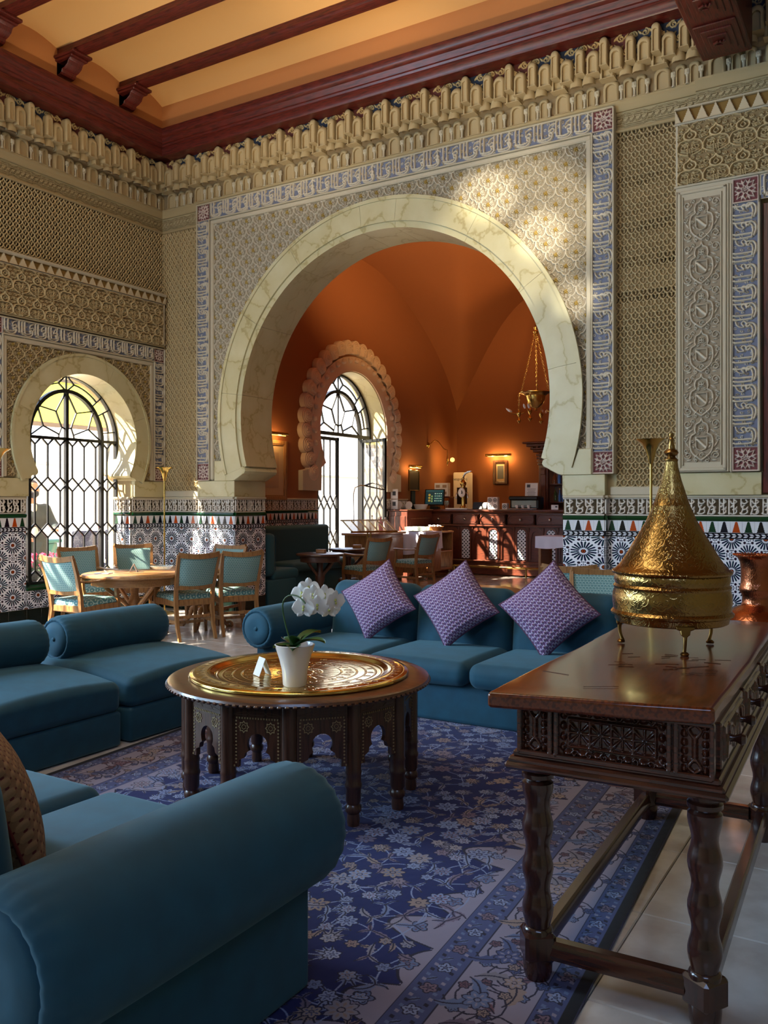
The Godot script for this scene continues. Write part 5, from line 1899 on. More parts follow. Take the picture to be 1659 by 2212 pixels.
func cushion(label: String, at: Vector3, B: Basis, s: float, t: float, m: Material, pm: Material, group: String) -> void:
	var o := thing("cushion", label, "cushion", at, 0.0, group)
	o.basis = B
	mi("cover", pillow(s, t), m, o)
	var g := G.new()
	var path := []
	for k in 4:
		var a: Vector2 = [Vector2(-1, -1), Vector2(1, -1), Vector2(1, 1), Vector2(-1, 1)][k]
		var b: Vector2 = [Vector2(1, -1), Vector2(1, 1), Vector2(-1, 1), Vector2(-1, -1)][k]
		for i in 10:
			var p := a.lerp(b, i / 10.0)
			path.append(Vector3(p.x * s / 2 * (1.0 - 0.075 * (1 - p.y * p.y)), p.y * s / 2 * (1.0 - 0.075 * (1 - p.x * p.x)), 0))
	g.tube(path, 0.006, 6, [], true, Vector3.BACK)
	part("piping", g, pm, o)

func fabrics() -> void:
	# lilac cushions: rows of small pinwheels
	var im := Image.create_empty(128, 128, false, Image.FORMAT_RGB8)
	var hm := Cv.new(64, 64, 1, 1)
	im.fill(Color(0.36, 0.22, 0.40))
	for o: Vector2 in [Vector2(32, 32), Vector2(96, 96), Vector2(96, 32), Vector2(32, 96)]:
		for k in 6:
			var d := Vector2.from_angle(TAU * k / 6 + PI / 6)
			var e := Vector2.from_angle(TAU * (k + 1) / 6 + PI / 6)
			fill_poly(im, [o + (d + e) * 4, o + d * 28 + e * 3, o + (d + e) * 17.5, o + e * 28 + d * 3], [Color(0.72, 0.66, 0.78), Color(0.60, 0.52, 0.68), Color(0.80, 0.75, 0.84)][k % 3])
		fill_poly(im, ngon(o, 5, 6), Color(0.50, 0.12, 0.20))
		hm.seg(o / 128, o / 128, 0.22, 0.22, 1.0, 1, 0.2)
	var m := mat("cushion_lilac", Color.WHITE, 0.9)
	m.albedo_texture = ImageTexture.create_from_image(im)
	m.uv1_scale = Vector3(7.5, 7.5, 1)
	m.rim_enabled = true
	m.rim = 0.4
	bumpy(m, hm.picture(), 0.6)
	im = Image.create_empty(128, 128, false, Image.FORMAT_RGB8)
	im.fill(Color(0.52, 0.38, 0.26))
	for o: Vector2 in [Vector2(32, 32), Vector2(96, 96), Vector2(96, 32), Vector2(32, 96)]:
		fill_poly(im, ngon(o, 25, 8), Color(0.60, 0.46, 0.32))
		for k in 4:
			var d := Vector2.from_angle(TAU * k / 4)
			fill_poly(im, ngon(o + d * 31, 7, 6), Color(0.33, 0.08, 0.07))
	m = mat("cushion_tan", Color.WHITE, 0.9)
	m.albedo_texture = ImageTexture.create_from_image(im)
	m.uv1_scale = Vector3(7, 7, 1)
	bumpy(m, hm.picture(), 0.25)
	mat("piping_plum", Color(0.34, 0.20, 0.30), 0.9)
	mat("piping_red", Color(0.42, 0.14, 0.12), 0.9)

func sofa(called: String, label: String, at: Vector3, turn: float, n: int, sw: float, arm_r: float, arm_len: float, depth: float, arm_top := 0.66) -> Node3D: # local: faces +z, front of the seat at z = 0
	var t := thing(called, label, "sofa", at, turn, "")
	var W := sw * n
	var g := G.new()
	g.rbox(Vector3(0, 0.14, -depth / 2 - 0.04), Vector3(W + 0.02, 0.26, depth - 0.06), 0.03, 2, 2)
	part("base", g, M.velvet, t)
	for i in n:
		var x := -W / 2 + sw * (i + 0.5)
		mi("seat_cushion", seat_cushion(sw - 0.012, 0.155, depth - 0.14), M.velvet, t, Transform3D(Basis(), Vector3(x, 0.335, -depth / 2 + 0.085)))
		g = G.new()
		g.rbox(Vector3.ZERO, Vector3(sw - 0.01, 0.52, 0.22), 0.09, 4, 4, func(p: Vector3) -> Vector3:
			return p + Vector3(0, 0, 0.03 * maxf(0, 1 - pow(2 * p.x / sw, 2)) * maxf(0, 1 - pow(p.y / 0.26, 2)) * signf(p.z)))
		part("back_cushion", g, M.velvet, t).transform = Transform3D(Basis(Vector3.RIGHT, -0.13), Vector3(x, 0.55, -depth + 0.16))
	var bo := bolster(arm_r, arm_len)
	for s: float in [-1.0, 1.0]:
		var x := s * (W / 2 + arm_r - 0.01)
		var a := mi("arm", bo, M.velvet, t, Transform3D(Basis(), Vector3(x, arm_top - arm_r, 0.03 - arm_len / 2)))
		g = G.new()
		g.rbox(Vector3(-s * 0.03, (arm_r - arm_top + 0.015) / 2 - arm_r * 0.2, -0.02), Vector3(arm_r * 1.5, arm_top - arm_r * 1.42, arm_len - 0.16), 0.02, 2, 2)
		part("arm_panel", g, M.velvet, a)
		for e: float in [-1.0, 1.0]:
			mi("button", button(0.016), M.velvet, a, Transform3D(Basis(Vector3.RIGHT, e * PI / 2), Vector3(0, 0, e * (arm_len / 2 + 0.004))))
	return t

func sofas() -> void:
	fabrics()
	sofa("sofa", "teal velvet three-seat sofa with round button arms and three lilac cushions", Vector3(5.86, 0, 3.55), 0.0, 3, 0.757, 0.15, 0.82, 0.95)
	var s := sofa("sofa", "teal velvet sofa in the foreground seen over its big rounded arm", Vector3(5.825, 0, 6.30), PI, 3, 0.66, 0.184, 1.05, 1.08, 0.632)
	var lilac := "lilac cushions on the far sofa"
	cushion("lilac patterned cushion leaning nearest the orchid, left on the far sofa", Vector3(5.255, 0.70, 3.0), Basis.from_euler(Vector3(-0.30, 0.10, 0)) * Basis(Vector3.BACK, PI / 4 - 0.16), 0.44, 0.19, M.cushion_lilac, M.piping_plum, lilac)
	cushion("lilac patterned cushion between two others on the far sofa", Vector3(5.895, 0.71, 3.0), Basis.from_euler(Vector3(-0.30, 0.16, 0)) * Basis(Vector3.BACK, PI / 4 - 0.14), 0.445, 0.19, M.cushion_lilac, M.piping_plum, lilac)
	cushion("lilac patterned cushion nearest the brass brazier on the far sofa", Vector3(6.575, 0.715, 3.0), Basis.from_euler(Vector3(-0.30, 0.22, 0)) * Basis(Vector3.BACK, PI / 4 - 0.06), 0.465, 0.19, M.cushion_lilac, M.piping_plum, lilac)
	cushion("tan and dark red cushion in the corner of the foreground sofa", Vector3(6.46, 0.62, 6.95), Basis.from_euler(Vector3(-0.35, PI - 0.5, 0.12)), 0.46, 0.18, M.cushion_tan, M.piping_red, "")
	# two armless lounge seats with bolsters
	for k in 2:
		var t := thing("lounge_seat", ["teal armless lounge seat with a buttoned bolster beside the sunlit chairs", "teal armless lounge seat cut off by the left edge of the photo"][k], "lounge seat", Vector3(4.66, 0, [4.37, 5.38][k]), PI / 2, "teal armless lounge seats")
		var g := G.new()
		g.rbox(Vector3(0, 0.105, -0.48), Vector3(0.945, 0.20, 1.0), 0.02, 2, 2)
		part("base", g, M.velvet, t)
		g = G.new()
		g.rbox(Vector3(0, 0.31, -0.48), Vector3(0.955, 0.215, 1.01), 0.055, 8, 5, func(p: Vector3) -> Vector3:
			var kk := maxf(0, 1 - pow(2 * p.x / 0.96, 2.0))
			return p + Vector3(0, (0.03 * kk - 0.05 * pow(clampf((p.z + 0.05) / 0.55, 0, 1), 2.0)) * clampf((p.y + 0.1075) / 0.215, 0, 1), 0))
		part("seat_cushion", g, M.velvet, t)
		var a := mi("bolster", bolster(0.145, 0.88), M.velvet, t, Transform3D(Basis(Vector3.UP, PI / 2), Vector3(0.02, 0.545, -0.73)))
		for e: float in [-1.0, 1.0]:
			mi("button", button(0.014), M.velvet, a, Transform3D(Basis(Vector3.RIGHT, e * PI / 2), Vector3(0, 0, e * 0.444)))

# ---------------------------------------------------------------- coffee table
func coffee_table() -> void:
	var t := thing("coffee_table", "round inlaid walnut coffee table on twelve turned legs", "coffee table", Vector3(6.035, 0.0099, 5.0), deg_to_rad(2))
	t.scale = Vector3(1, 1.035, 1)
	var g := G.new()
	g.lathe([Vector2(0, 0.524), Vector2(0.605, 0.524), Vector2(0.630, 0.529), Vector2(0.637, 0.536), Vector2(0.632, 0.546), Vector2(0.615, 0.552), Vector2(0.56, 0.553), Vector2(0, 0.553)], 96)
	part("top", g, M.walnut_x, t)
	g = G.new()
	for k in 120:
		var a := TAU * k / 120
		g.box(Vector3(0.634 * cos(a), 0.531, 0.634 * sin(a)), Vector3(0.016, 0.013, 0.022), 0.005, Basis(Vector3.UP, -a))
	part("rim_beading", g, M.walnut_x, t).set_meta("kind", "stuff")
	mat("inlay", Color(0.62, 0.52, 0.36), 0.4)
	mat("inlay_dim", Color(0.36, 0.26, 0.18), 0.4)
	var R0 := 0.56
	var half := R0 * sin(PI / 12)
	var ap := R0 * cos(PI / 12)
	# one bay: board with a horseshoe cut, its inlay
	var cut := [Vector2(half, 0.255), Vector2(half, 0.526), Vector2(-half, 0.526), Vector2(-half, 0.255), Vector2(-0.085, 0.255), Vector2(-0.085, 0.285), Vector2(-0.062, 0.295), Vector2(-0.056, 0.315)]
	var hs := rev(arc(Vector2(0, 0.352), 0.047, -35, 215, 14))
	cut.append_array(hs)
	cut.append_array([Vector2(0.056, 0.315), Vector2(0.062, 0.295), Vector2(0.085, 0.285), Vector2(0.085, 0.255)])
	g = G.new()
	g.prism(cut, -0.022, 0.0)
	var board := g.done()
	g = G.new()
	for p: Vector2 in [Vector2(-0.062, 0.425), Vector2(0.062, 0.425)]:
		for r: float in [0.026, 0.012]:
			var st := []
			for k in 16:
				st.append(p + Vector2.from_angle(TAU * k / 16) * (r if k % 2 == 0 else r * 0.72))
			var q := []
			for k in 16:
				q.append(p + (st[k] - p) * 0.80)
			g.band(st, q, 0.0, 0.0022, true)
	for k in 16:
		g.box(Vector3(-0.094 + 0.0125 * k, 0.462, 0.001), Vector3(0.006, 0.007, 0.004), 0.0)
	for k in 13:
		for s: float in [-1.0, 1.0]:
			g.box(Vector3(0.097 * s, 0.275 + 0.0145 * k, 0.001), Vector3(0.007, 0.006, 0.004), 0.0)
	for k in 3:
		for s: float in [-1.0, 1.0]:
			g.box(Vector3(s * (0.105 + 0.013 * k), 0.261, 0.001), Vector3(0.006, 0.007, 0.004), 0.0)
	var beads := g.done()
	g = G.new()
	for s: float in [-1.0, 1.0]:
		for off: float in [0.0, 0.018]:
			var l := [Vector3(s * (0.108 + off), 0.275, 0), Vector3(s * (0.108 + off), 0.345, 0), Vector3(s * (0.126 - off), 0.365, 0), Vector3(s * (0.126 - off), 0.45, 0), Vector3(s * (0.108 + off), 0.475, 0), Vector3(s * 0.05, 0.475 + off * 0.8, 0), Vector3(s * 0.03, 0.49 - off * 0.8, 0), Vector3(0, 0.49 - off * 0.8, 0)]
			for i in l.size() - 1:
				g.bar(l[i], l[i + 1], 0.0022, 0.0024, Vector3.BACK)
		g.bar(Vector3(s * 0.108, 0.275, 0), Vector3(s * 0.126, 0.275, 0), 0.0022, 0.0024, Vector3.BACK)
	var lines := g.done()
	g = G.new()
	g.lathe([Vector2(0.0, 0.0), Vector2(0.026, 0.0), Vector2(0.029, 0.02), Vector2(0.026, 0.05), Vector2(0.036, 0.062), Vector2(0.036, 0.078), Vector2(0.028, 0.09), Vector2(0.034, 0.105), Vector2(0.034, 0.155), Vector2(0.038, 0.162), Vector2(0.038, 0.175), Vector2(0.034, 0.182), Vector2(0.034, 0.215), Vector2(0.037, 0.225), Vector2(0.034, 0.235), Vector2(0.034, 0.525), Vector2(0.0, 0.525)], 16)
	var leg := g.done()
	for k in 12:
		var a := TAU * k / 12
		var mid := a + PI / 12
		var B := Basis(Vector3.UP, PI / 2 - mid)
		var bay := mi("apron_panel", board, M.walnut_y, t, Transform3D(B, Vector3(ap * cos(mid), 0, ap * sin(mid))))
		mi("inlay_beads", beads, M.inlay, bay)
		mi("inlay_lines", lines, M.inlay_dim, bay)
		mi("leg", leg, M.walnut_y, t, Transform3D(Basis(), Vector3(0.545 * cos(a), 0, 0.545 * sin(a))))
	# tray
	var im := Cv.new(384, 384, 1, 1)
	im.wrap = false
	var c := Vector2(0.5, 0.5)
	for r: float in [0.06, 0.10, 0.19, 0.26, 0.30, 0.345, 0.375, 0.415, 0.475, 0.49]:
		im.curve(arc(c, r, 0, 360, 48), 0.004, 1.0, 1, 1.0, 0.3, 2)
	for k in 48:
		var d := Vector2.from_angle(TAU * k / 48)
		im.spiral(c + d * 0.445, 0.018, k * 1.3, 1.2, 0.004, 0.9, 1)
		if k % 2 == 0:
			im.spiral(c + d * 0.225, 0.022, k * 2.1, 1.3, 0.004, 0.9, 1)
			im.leaf(c + d * 0.11, c + d * 0.18, 0.010, 0.8, 1)
			im.spiral(c + d * 0.322, 0.016, k, 1.2, 0.004, 0.9, 1)
		if k % 4 == 0:
			im.spiral(c + d * 0.08, 0.016, k, 1.2, 0.004, 0.9, 1)
	var m := mat("brass_engraved", Color(0.88, 0.75, 0.42), 0.12, 1.0)
	bumpy(m, im.picture(), 0.12)
	var tr := thing("brass_tray", "large round engraved brass tray on the inlaid coffee table", "tray", Vector3(6.035, 0.5826, 5.0))
	g = G.new()
	var pr := [Vector2(0.0, 0.004), Vector2(0.05, 0.004), Vector2(0.39, 0.004), Vector2(0.405, 0.007), Vector2(0.43, 0.020), Vector2(0.445, 0.023), Vector2(0.515, 0.020), Vector2(0.53, 0.016), Vector2(0.535, 0.008), Vector2(0.53, 0.0), Vector2(0.0, 0.0)]
	pr.reverse()
	g.lathe(pr, 96, 0, TAU, 1.2)
	mi("dish", planar(g.done(), 1.08), m, tr)
	# orchid
	var o := thing("orchid", "white orchid in a white tapered pot on the brass tray", "potted plant", Vector3(6.20, 0.5868, 5.26))
	g = G.new()
	g.lathe([Vector2(0.0, 0.0), Vector2(0.050, 0.0), Vector2(0.054, 0.006), Vector2(0.058, 0.07), Vector2(0.070, 0.12), Vector2(0.089, 0.178), Vector2(0.092, 0.186), Vector2(0.088, 0.188), Vector2(0.083, 0.178), Vector2(0.072, 0.16), Vector2(0.0, 0.16)], 36)
	part("pot", g, M.white_ceramic, o)
	g = G.new()
	g.lathe([Vector2(0.074, 0.158), Vector2(0.05, 0.168), Vector2(0.0, 0.166)], 16)
	part("soil", g, M.soil, o)
	var lv := [[0.0, 0.17, 0.55], [1.0, 0.13, 0.15], [2.3, 0.10, 0.1], [3.6, 0.12, 0.5], [5.0, 0.15, 0.9], [0.7, 0.11, 1.2]]
	for e: Array in lv:
		g = G.new()
		var a: float = e[0]
		var L: float = e[1]
		var rise: float = e[2]
		g.surf(4, 8, func(u: float, v: float) -> Vector3:
			var w := 0.034 * pow(sin(PI * clampf(v * 0.92 + 0.06, 0, 1)), 0.8) * (u * 2 - 1)
			var r := L * v
			var y := L * ((rise + 0.15) * v - (0.18 + rise * 0.6) * v * v) + 0.012 * pow(u * 2 - 1, 2.0)
			return Vector3(r * cos(a) - w * sin(a), 0.172 + y, r * sin(a) + w * cos(a)))
		part("leaf", g, M.leaf, o)
	var path := []
	for k in 15:
		var s := k / 14.0
		path.append(Vector3(-0.01 - 0.05 * sin(PI * minf(s * 1.2, 1.0)) + 0.20 * pow(maxf(0, s - 0.45), 1.3), 0.16 + 0.27 * sin(minf(1.0, s * 1.25) * PI * 0.5) - 0.05 * pow(s, 4), 0.0 + 0.03 * s))
	g = G.new()
	g.tube(path, 0.0035, 6)
	part("stem", g, M.leaf, o)
	var fl := [[0.064, 0.360, 0.020, -0.20], [0.105, 0.365, -0.029, 0.10], [0.073, 0.410, -0.044, 0.00], [0.015, 0.415, -0.033, -0.40], [0.110, 0.410, -0.078, 0.30], [0.122, 0.350, -0.097, 0.20], [0.158, 0.385, -0.096, 0.70], [0.036, 0.440, -0.057, -0.10]]
	for e: Array in fl:
		var B := Basis(Vector3.UP, 0.55 + float(e[3])) * Basis(Vector3.RIGHT, 0.12)
		var at := Vector3(e[0], e[1], e[2])
		g = G.new()
		for k in 5:
			var a: float = [PI / 2, PI + 0.08, -0.08, PI * 1.30, PI * 1.70][k]
			var big := k == 1 or k == 2
			var L := 0.050 if big else 0.046
			var wd := 0.034 if big else 0.018
			g.surf(4, 5, func(u: float, v: float) -> Vector3:
				var w := wd * pow(sin(PI * clampf(v * 0.88 + 0.1, 0, 1)), 0.6) * (u * 2 - 1)
				var r := 0.003 + L * v
				var z := (0.0 if big else -0.003) + 0.008 * v * v - 0.006 * pow(u * 2 - 1, 2.0) * v
				return at + B * Vector3(r * cos(a) - w * sin(a), r * sin(a) + w * cos(a), z))
		part("blossom", g, M.petal, o)
		g = G.new()
		g.X = Transform3D(B, at)
		g.lathe([Vector2(0, -0.004), Vector2(0.007, 0.0), Vector2(0.005, 0.008), Vector2(0.0, 0.010)], 8)
		g.box(Vector3(0, -0.010, 0.006), Vector3(0.010, 0.012, 0.008), 0.003)
		part("lip", g, M.petal_heart, o)
	# tent card
	var cd := thing("tent_card", "small white folded card leaning on the brass tray by the orchid", "card", Vector3(5.93, 0.5868, 5.16), deg_to_rad(62))
	g = G.new()
	for s: float in [-1.0, 1.0]:
		g.bar(Vector3(0.032 * s, 0.002, 0), Vector3(0.0, 0.085, 0), 0.075, 0.0015, Vector3(s, 0.4, 0))
	part("folded_sheet", g, M.paper, cd)
	g = G.new()
	for k in 3:
		g.bar(Vector3(0.0265 - 0.003 * k, 0.018 + 0.008 * k, 0.02), Vector3(0.0265 - 0.003 * k, 0.018 + 0.008 * k, -0.01 + 0.006 * k), 0.002, 0.001, Vector3(1, 0.4, 0))
	part("print", g, M.ink, cd)

func planar(me: ArrayMesh, size: float) -> ArrayMesh: # texture laid flat from above
	var a := me.surface_get_arrays(0)
	var v: PackedVector3Array = a[Mesh.ARRAY_VERTEX]
	var uv: PackedVector2Array = a[Mesh.ARRAY_TEX_UV]
	for i in v.size():
		uv[i] = Vector2(v[i].x / size + 0.5, v[i].z / size + 0.5)
	a[Mesh.ARRAY_TEX_UV] = uv
	var r := ArrayMesh.new()
	r.add_surface_from_arrays(Mesh.PRIMITIVE_TRIANGLES, a)
	return r

# ---------------------------------------------------------------- console table, brazier, urn, floor lamps
func console_table() -> void:
	var t := thing("console_table", "dark carved Spanish console table with turned legs and drawers", "console table", Vector3(7.85, 0.0, 5.23), deg_to_rad(2.0))
	# top: a thick worn slab
	var g := G.new()
	g.rbox(Vector3(-0.022, 0.857, -0.08), Vector3(0.60, 0.046, 1.89), 0.012, 12, 3, func(p: Vector3) -> Vector3:
		return p + Vector3(0.003 * sin(p.z * 5.0 + 1.0) + 0.0012 * sin(p.z * 13.0), 0.0015 * sin(p.z * 6.0 + p.x * 5.0), 0.003 * sin(p.x * 17.0) - 0.15 * p.x * clampf(p.z + 0.3, 0, 1)))
	var m: StandardMaterial3D = M.dark_z
	part("top", g, m, t)
	# scratches in the varnish
	g = G.new()
	var rng := RandomNumberGenerator.new()
	rng.seed = 4
	for k in 26:
		var o := Vector3(rng.randf_range(-0.16, 0.18), 0.8815, rng.randf_range(0.05, 0.40))
		var d := Vector3(rng.randf_range(0.02, 0.05), 0, -rng.randf_range(0.0, 0.03))
		g.bar(o, o + d, 0.0022, 0.0012)
	for k in 3:
		var o := Vector3(-0.28 + 0.18 * k, 0.8815, [0.55, 0.72, 0.3][k])
		g.bar(o, o + Vector3(0.09, 0, [0.02, -0.05, -0.09][k]), 0.002, 0.0012)
	part("scratches", g, M.dark_x, t).set_meta("kind", "stuff")
	# apron case
	g = G.new()
	g.box(Vector3(0, 0.757, 0), Vector3(0.54, 0.165, 1.58), 0.0)
	part("case", g, M.dark_x, t)
	g = G.new()
	var mp := [Vector2(-0.02, 0.0), Vector2(-0.02, -0.0), Vector2(0.0, 0.0)]
	for e: Array in [[0.300, 0.664, 0.812, 0.020, 0.006], [0.310, 0.648, 0.820, 0.022, 0.008], [0.288, 0.682, 0.800, 0.02, 0.005]]:
		g.box(Vector3(0, e[1], 0), Vector3(e[0] * 2, e[3], e[2] * 2), e[4])
	part("base_moulding", g, M.dark_x, t)
	# carved end panels
	var cv := Cv.new(150, 60, 0.30, 0.15)
	cv.wrap = false
	for k in 7:
		for y: float in [0.017, 0.133]:
			cv.seg(Vector2(0.025 + 0.042 * k, y), Vector2(0.032 + 0.042 * k, y), 0.012, 0.010, 1.0, 0, 0.1)
			cv.spiral(Vector2(0.047 + 0.042 * k, y), 0.012, k, 1.0, 0.004, 0.7, 0)
	for k in 4:
		for x: float in [0.014, 0.286]:
			cv.seg(Vector2(x, 0.03 + 0.03 * k), Vector2(x, 0.036 + 0.03 * k), 0.010, 0.008, 1.0, 0, 0.1)
	for y: float in [0.037, 0.113]:
		cv.seg(Vector2(0.03, y), Vector2(0.27, y), 0.004, 0.004, 0.8, 0, 0.6)
	for x: float in [0.03, 0.27]:
		cv.seg(Vector2(x, 0.037), Vector2(x, 0.113), 0.004, 0.004, 0.8, 0, 0.6)
	for k in 4:
		var o := Vector2(0.06 + 0.06 * k, 0.075)
		for q in 8:
			var d := Vector2.from_angle(TAU * q / 8)
			var L := 0.040 if q % 2 else 0.031
			cv.seg(o + d * 0.003, o + d * L, 0.001, 0.008 if q % 2 else 0.004, 0.75, 0, 0.0)
		if k:
			cv.seg(Vector2(0.03 + 0.06 * k, 0.04), Vector2(0.03 + 0.06 * k, 0.11), 0.003, 0.003, 0.8, 0, 0.6)
	var carve := cv.mesh(0.014, [Color.WHITE])
	cv = Cv.new(40, 75, 0.08, 0.15)
	cv.wrap = false
	for s: float in [-1.0, 1.0]:
		for k in 6:
			cv.seg(Vector2(0.04 + s * 0.026, 0.018 + 0.023 * k), Vector2(0.04 + s * 0.026, 0.025 + 0.023 * k), 0.009, 0.008, 1.0, 0, 0.1)
		cv.curve([Vector2(0.04, 0.14), Vector2(0.04 + s * 0.016, 0.125), Vector2(0.04 + s * 0.004, 0.105)], 0.005, 0.9, 0)
		cv.curve([Vector2(0.04, 0.012), Vector2(0.04 + s * 0.016, 0.026), Vector2(0.04 + s * 0.004, 0.045)], 0.005, 0.9, 0)
	cv.seg(Vector2(0.04, 0.045), Vector2(0.04, 0.105), 0.008, 0.008, 0.9, 0, 0.3)
	var carve2 := cv.mesh(0.012, [Color.WHITE])
	for e: float in [1.0, -1.0]:
		var T := Transform3D(Basis(Vector3.UP, 0.0 if e > 0 else PI), Vector3(0, 0.687, 0.791 * e))
		mi("carved_panel", carve, M.dark_x, t, T * Transform3D(Basis(), Vector3(-0.15, 0.0, 0)))
		mi("carved_panel", carve2, M.dark_x, t, T * Transform3D(Basis(), Vector3(-0.262, 0.0, 0)))
		mi("carved_panel", carve2, M.dark_x, t, T * Transform3D(Basis(), Vector3(0.182, 0.0, 0)))
		g = G.new()
		for x: float in [-0.267, -0.175, -0.157, 0.157, 0.175, 0.267]:
			g.box(Vector3(x, 0.76, 0.795 * e), Vector3(0.013, 0.15, 0.022), 0.003)
		for y: float in [0.690, 0.832]:
			g.box(Vector3(0, y, 0.795 * e), Vector3(0.54, 0.016, 0.022), 0.003)
		part("panel_frame", g, M.dark_x, t)
	# drawers on the long sides
	for s: float in [1.0, -1.0]:
		for k in 3:
			var z := 0.50 - 0.50 * k
			g = G.new()
			g.box(Vector3(0.273 * s, 0.76, z), Vector3(0.016, 0.13, 0.46), 0.004)
			g.box(Vector3(0.281 * s, 0.76, z), Vector3(0.012, 0.10, 0.40), 0.006)
			for q in 9:
				g.box(Vector3(0.286 * s, 0.76 + 0.015 * sin(q * 2.1), z - 0.17 + 0.042 * q), Vector3(0.012, 0.07, 0.02), 0.006, Basis(Vector3.RIGHT, 0.5 * sin(q * 1.3)))
			var dr := part("drawer", g, M.dark_x, t)
			for q: float in [-0.12, 0.12]:
				g = G.new()
				g.X = Transform3D(Basis(Vector3(0, -s, 0), Vector3(s, 0, 0), Vector3(0, 0, 1)), Vector3(0.288 * s, 0.76, z + q))
				g.lathe([Vector2(0.0, 0.0), Vector2(0.012, 0.0), Vector2(0.009, 0.012), Vector2(0.013, 0.022), Vector2(0.017, 0.032), Vector2(0.012, 0.042), Vector2(0.0, 0.045)], 12)
				part("knob", g, M.dark_y, dr)
	# legs
	var pr := [Vector2(0.0, 0.0), Vector2(0.036, 0.0), Vector2(0.042, 0.02), Vector2(0.044, 0.05), Vector2(0.044, 0.145), Vector2(0.040, 0.152)]
	for i in 29:
		var y := 0.155 + 0.425 * i / 28.0
		pr.append(Vector2(0.041 + 0.0055 * sin((y - 0.155) / 0.425 * TAU * 3.5 - 1.0), y))
	pr.append_array([Vector2(0.036, 0.588), Vector2(0.047, 0.596), Vector2(0.047, 0.608), Vector2(0.040, 0.614), Vector2(0.05, 0.638), Vector2(0.0, 0.638)])
	g = G.new()
	g.lathe(pr, 28)
	g.box(Vector3(0, 0.10, 0), Vector3(0.092, 0.085, 0.092), 0.010)
	var leg := g.done()
	for sx: float in [-1.0, 1.0]:
		for sz: float in [-1.0, 1.0]:
			mi("leg", leg, M.dark_y, t, Transform3D(Basis(Vector3.UP, sx * sz), Vector3(0.236 * sx + 0.004, 0.01 if sx < 0 else 0.0, 0.74 * sz)))
	var sp := [Vector2(-0.022, -0.026), Vector2(0.022, -0.026), Vector2(0.026, -0.012), Vector2(0.022, 0.004), Vector2(0.022, 0.018), Vector2(0.014, 0.028), Vector2(-0.014, 0.028), Vector2(-0.022, 0.018), Vector2(-0.022, 0.004), Vector2(-0.026, -0.012)]
	for s: float in [-1.0, 1.0]:
		g = G.new()
		g.sweep([Vector3(-0.19, 0.105, 0.74 * s), Vector3(0.19, 0.105, 0.74 * s)], sp)
		part("stretcher", g, M.dark_x, t)
		g = G.new()
		g.sweep([Vector3(0.236 * s + 0.004, 0.105, -0.70), Vector3(0.236 * s + 0.004, 0.105, 0.70)], sp)
		part("stretcher", g, M.dark_y, t)
	# brass brazier with a conical lid
	m = mat("brass_worked", Color(0.60, 0.48, 0.28), 0.22, 1.0)
	bumpy(m, R.engraving, 0.07)
	m.uv1_scale = Vector3(16, 11, 1)
	var b := thing("brazier", "tall brass brazier with a conical lid on three feet, on the console table", "brazier", Vector3(7.835, 0.8825, 5.11), deg_to_rad(26))
	g = G.new()
	g.lathe([Vector2(0.0, 0.10), Vector2(0.15, 0.095), Vector2(0.192, 0.092), Vector2(0.200, 0.096), Vector2(0.204, 0.112), Vector2(0.206, 0.118), Vector2(0.217, 0.122), Vector2(0.219, 0.130), Vector2(0.214, 0.136), Vector2(0.209, 0.140), Vector2(0.210, 0.150), Vector2(0.213, 0.17), Vector2(0.212, 0.20), Vector2(0.206, 0.216), Vector2(0.208, 0.222), Vector2(0.210, 0.227), Vector2(0.206, 0.232), Vector2(0.203, 0.236), Vector2(0.207, 0.25), Vector2(0.205, 0.268), Vector2(0.200, 0.275), Vector2(0.0, 0.275)], 72)
	part("bowl", g, m, b)
	g = G.new()
	g.lathe([Vector2(0.196, 0.272), Vector2(0.212, 0.274), Vector2(0.215, 0.280), Vector2(0.212, 0.286), Vector2(0.203, 0.290), Vector2(0.188, 0.305), Vector2(0.162, 0.345), Vector2(0.136, 0.39), Vector2(0.112, 0.43), Vector2(0.090, 0.47), Vector2(0.068, 0.522), Vector2(0.0665, 0.527), Vector2(0.064, 0.530), Vector2(0.050, 0.575), Vector2(0.036, 0.62), Vector2(0.025, 0.665), Vector2(0.022, 0.69)], 72)
	part("lid", g, m, b)
	g = G.new()
	g.lathe([Vector2(0.022, 0.688), Vector2(0.024, 0.692), Vector2(0.024, 0.697), Vector2(0.017, 0.702), Vector2(0.014, 0.708), Vector2(0.022, 0.714), Vector2(0.026, 0.722), Vector2(0.022, 0.730), Vector2(0.013, 0.736), Vector2(0.012, 0.745), Vector2(0.007, 0.765), Vector2(0.010, 0.772), Vector2(0.006, 0.778), Vector2(0.009, 0.787), Vector2(0.007, 0.795), Vector2(0.0, 0.799)], 24)
	part("finial", g, M.brass_dark, b)
	for k in 3:
		var a := TAU * k / 3 + PI / 2
		g = G.new()
		g.X = Transform3D(Basis(Vector3.UP, PI / 2 - a), Vector3(0.188 * cos(a), 0, 0.188 * sin(a)))
		var l := []
		var sc := []
		for i in 11:
			var y := 0.098 * (1 - i / 10.0) + 0.008
			l.append(Vector3(0, y, 0.012 * sin(i / 10.0 * PI) - 0.002))
			sc.append([2.4, 2.0, 1.5, 1.15, 1.0, 0.9, 0.85, 0.8, 0.75, 0.8, 1.0][i])
		g.tube(l, 0.008, 10, sc, false, Vector3.BACK)
		g.X = g.X * Transform3D(Basis(), Vector3(0, 0, 0.004))
		g.lathe([Vector2(0.0, 0.0), Vector2(0.013, 0.0), Vector2(0.016, 0.005), Vector2(0.010, 0.012), Vector2(0.0, 0.014)], 12)
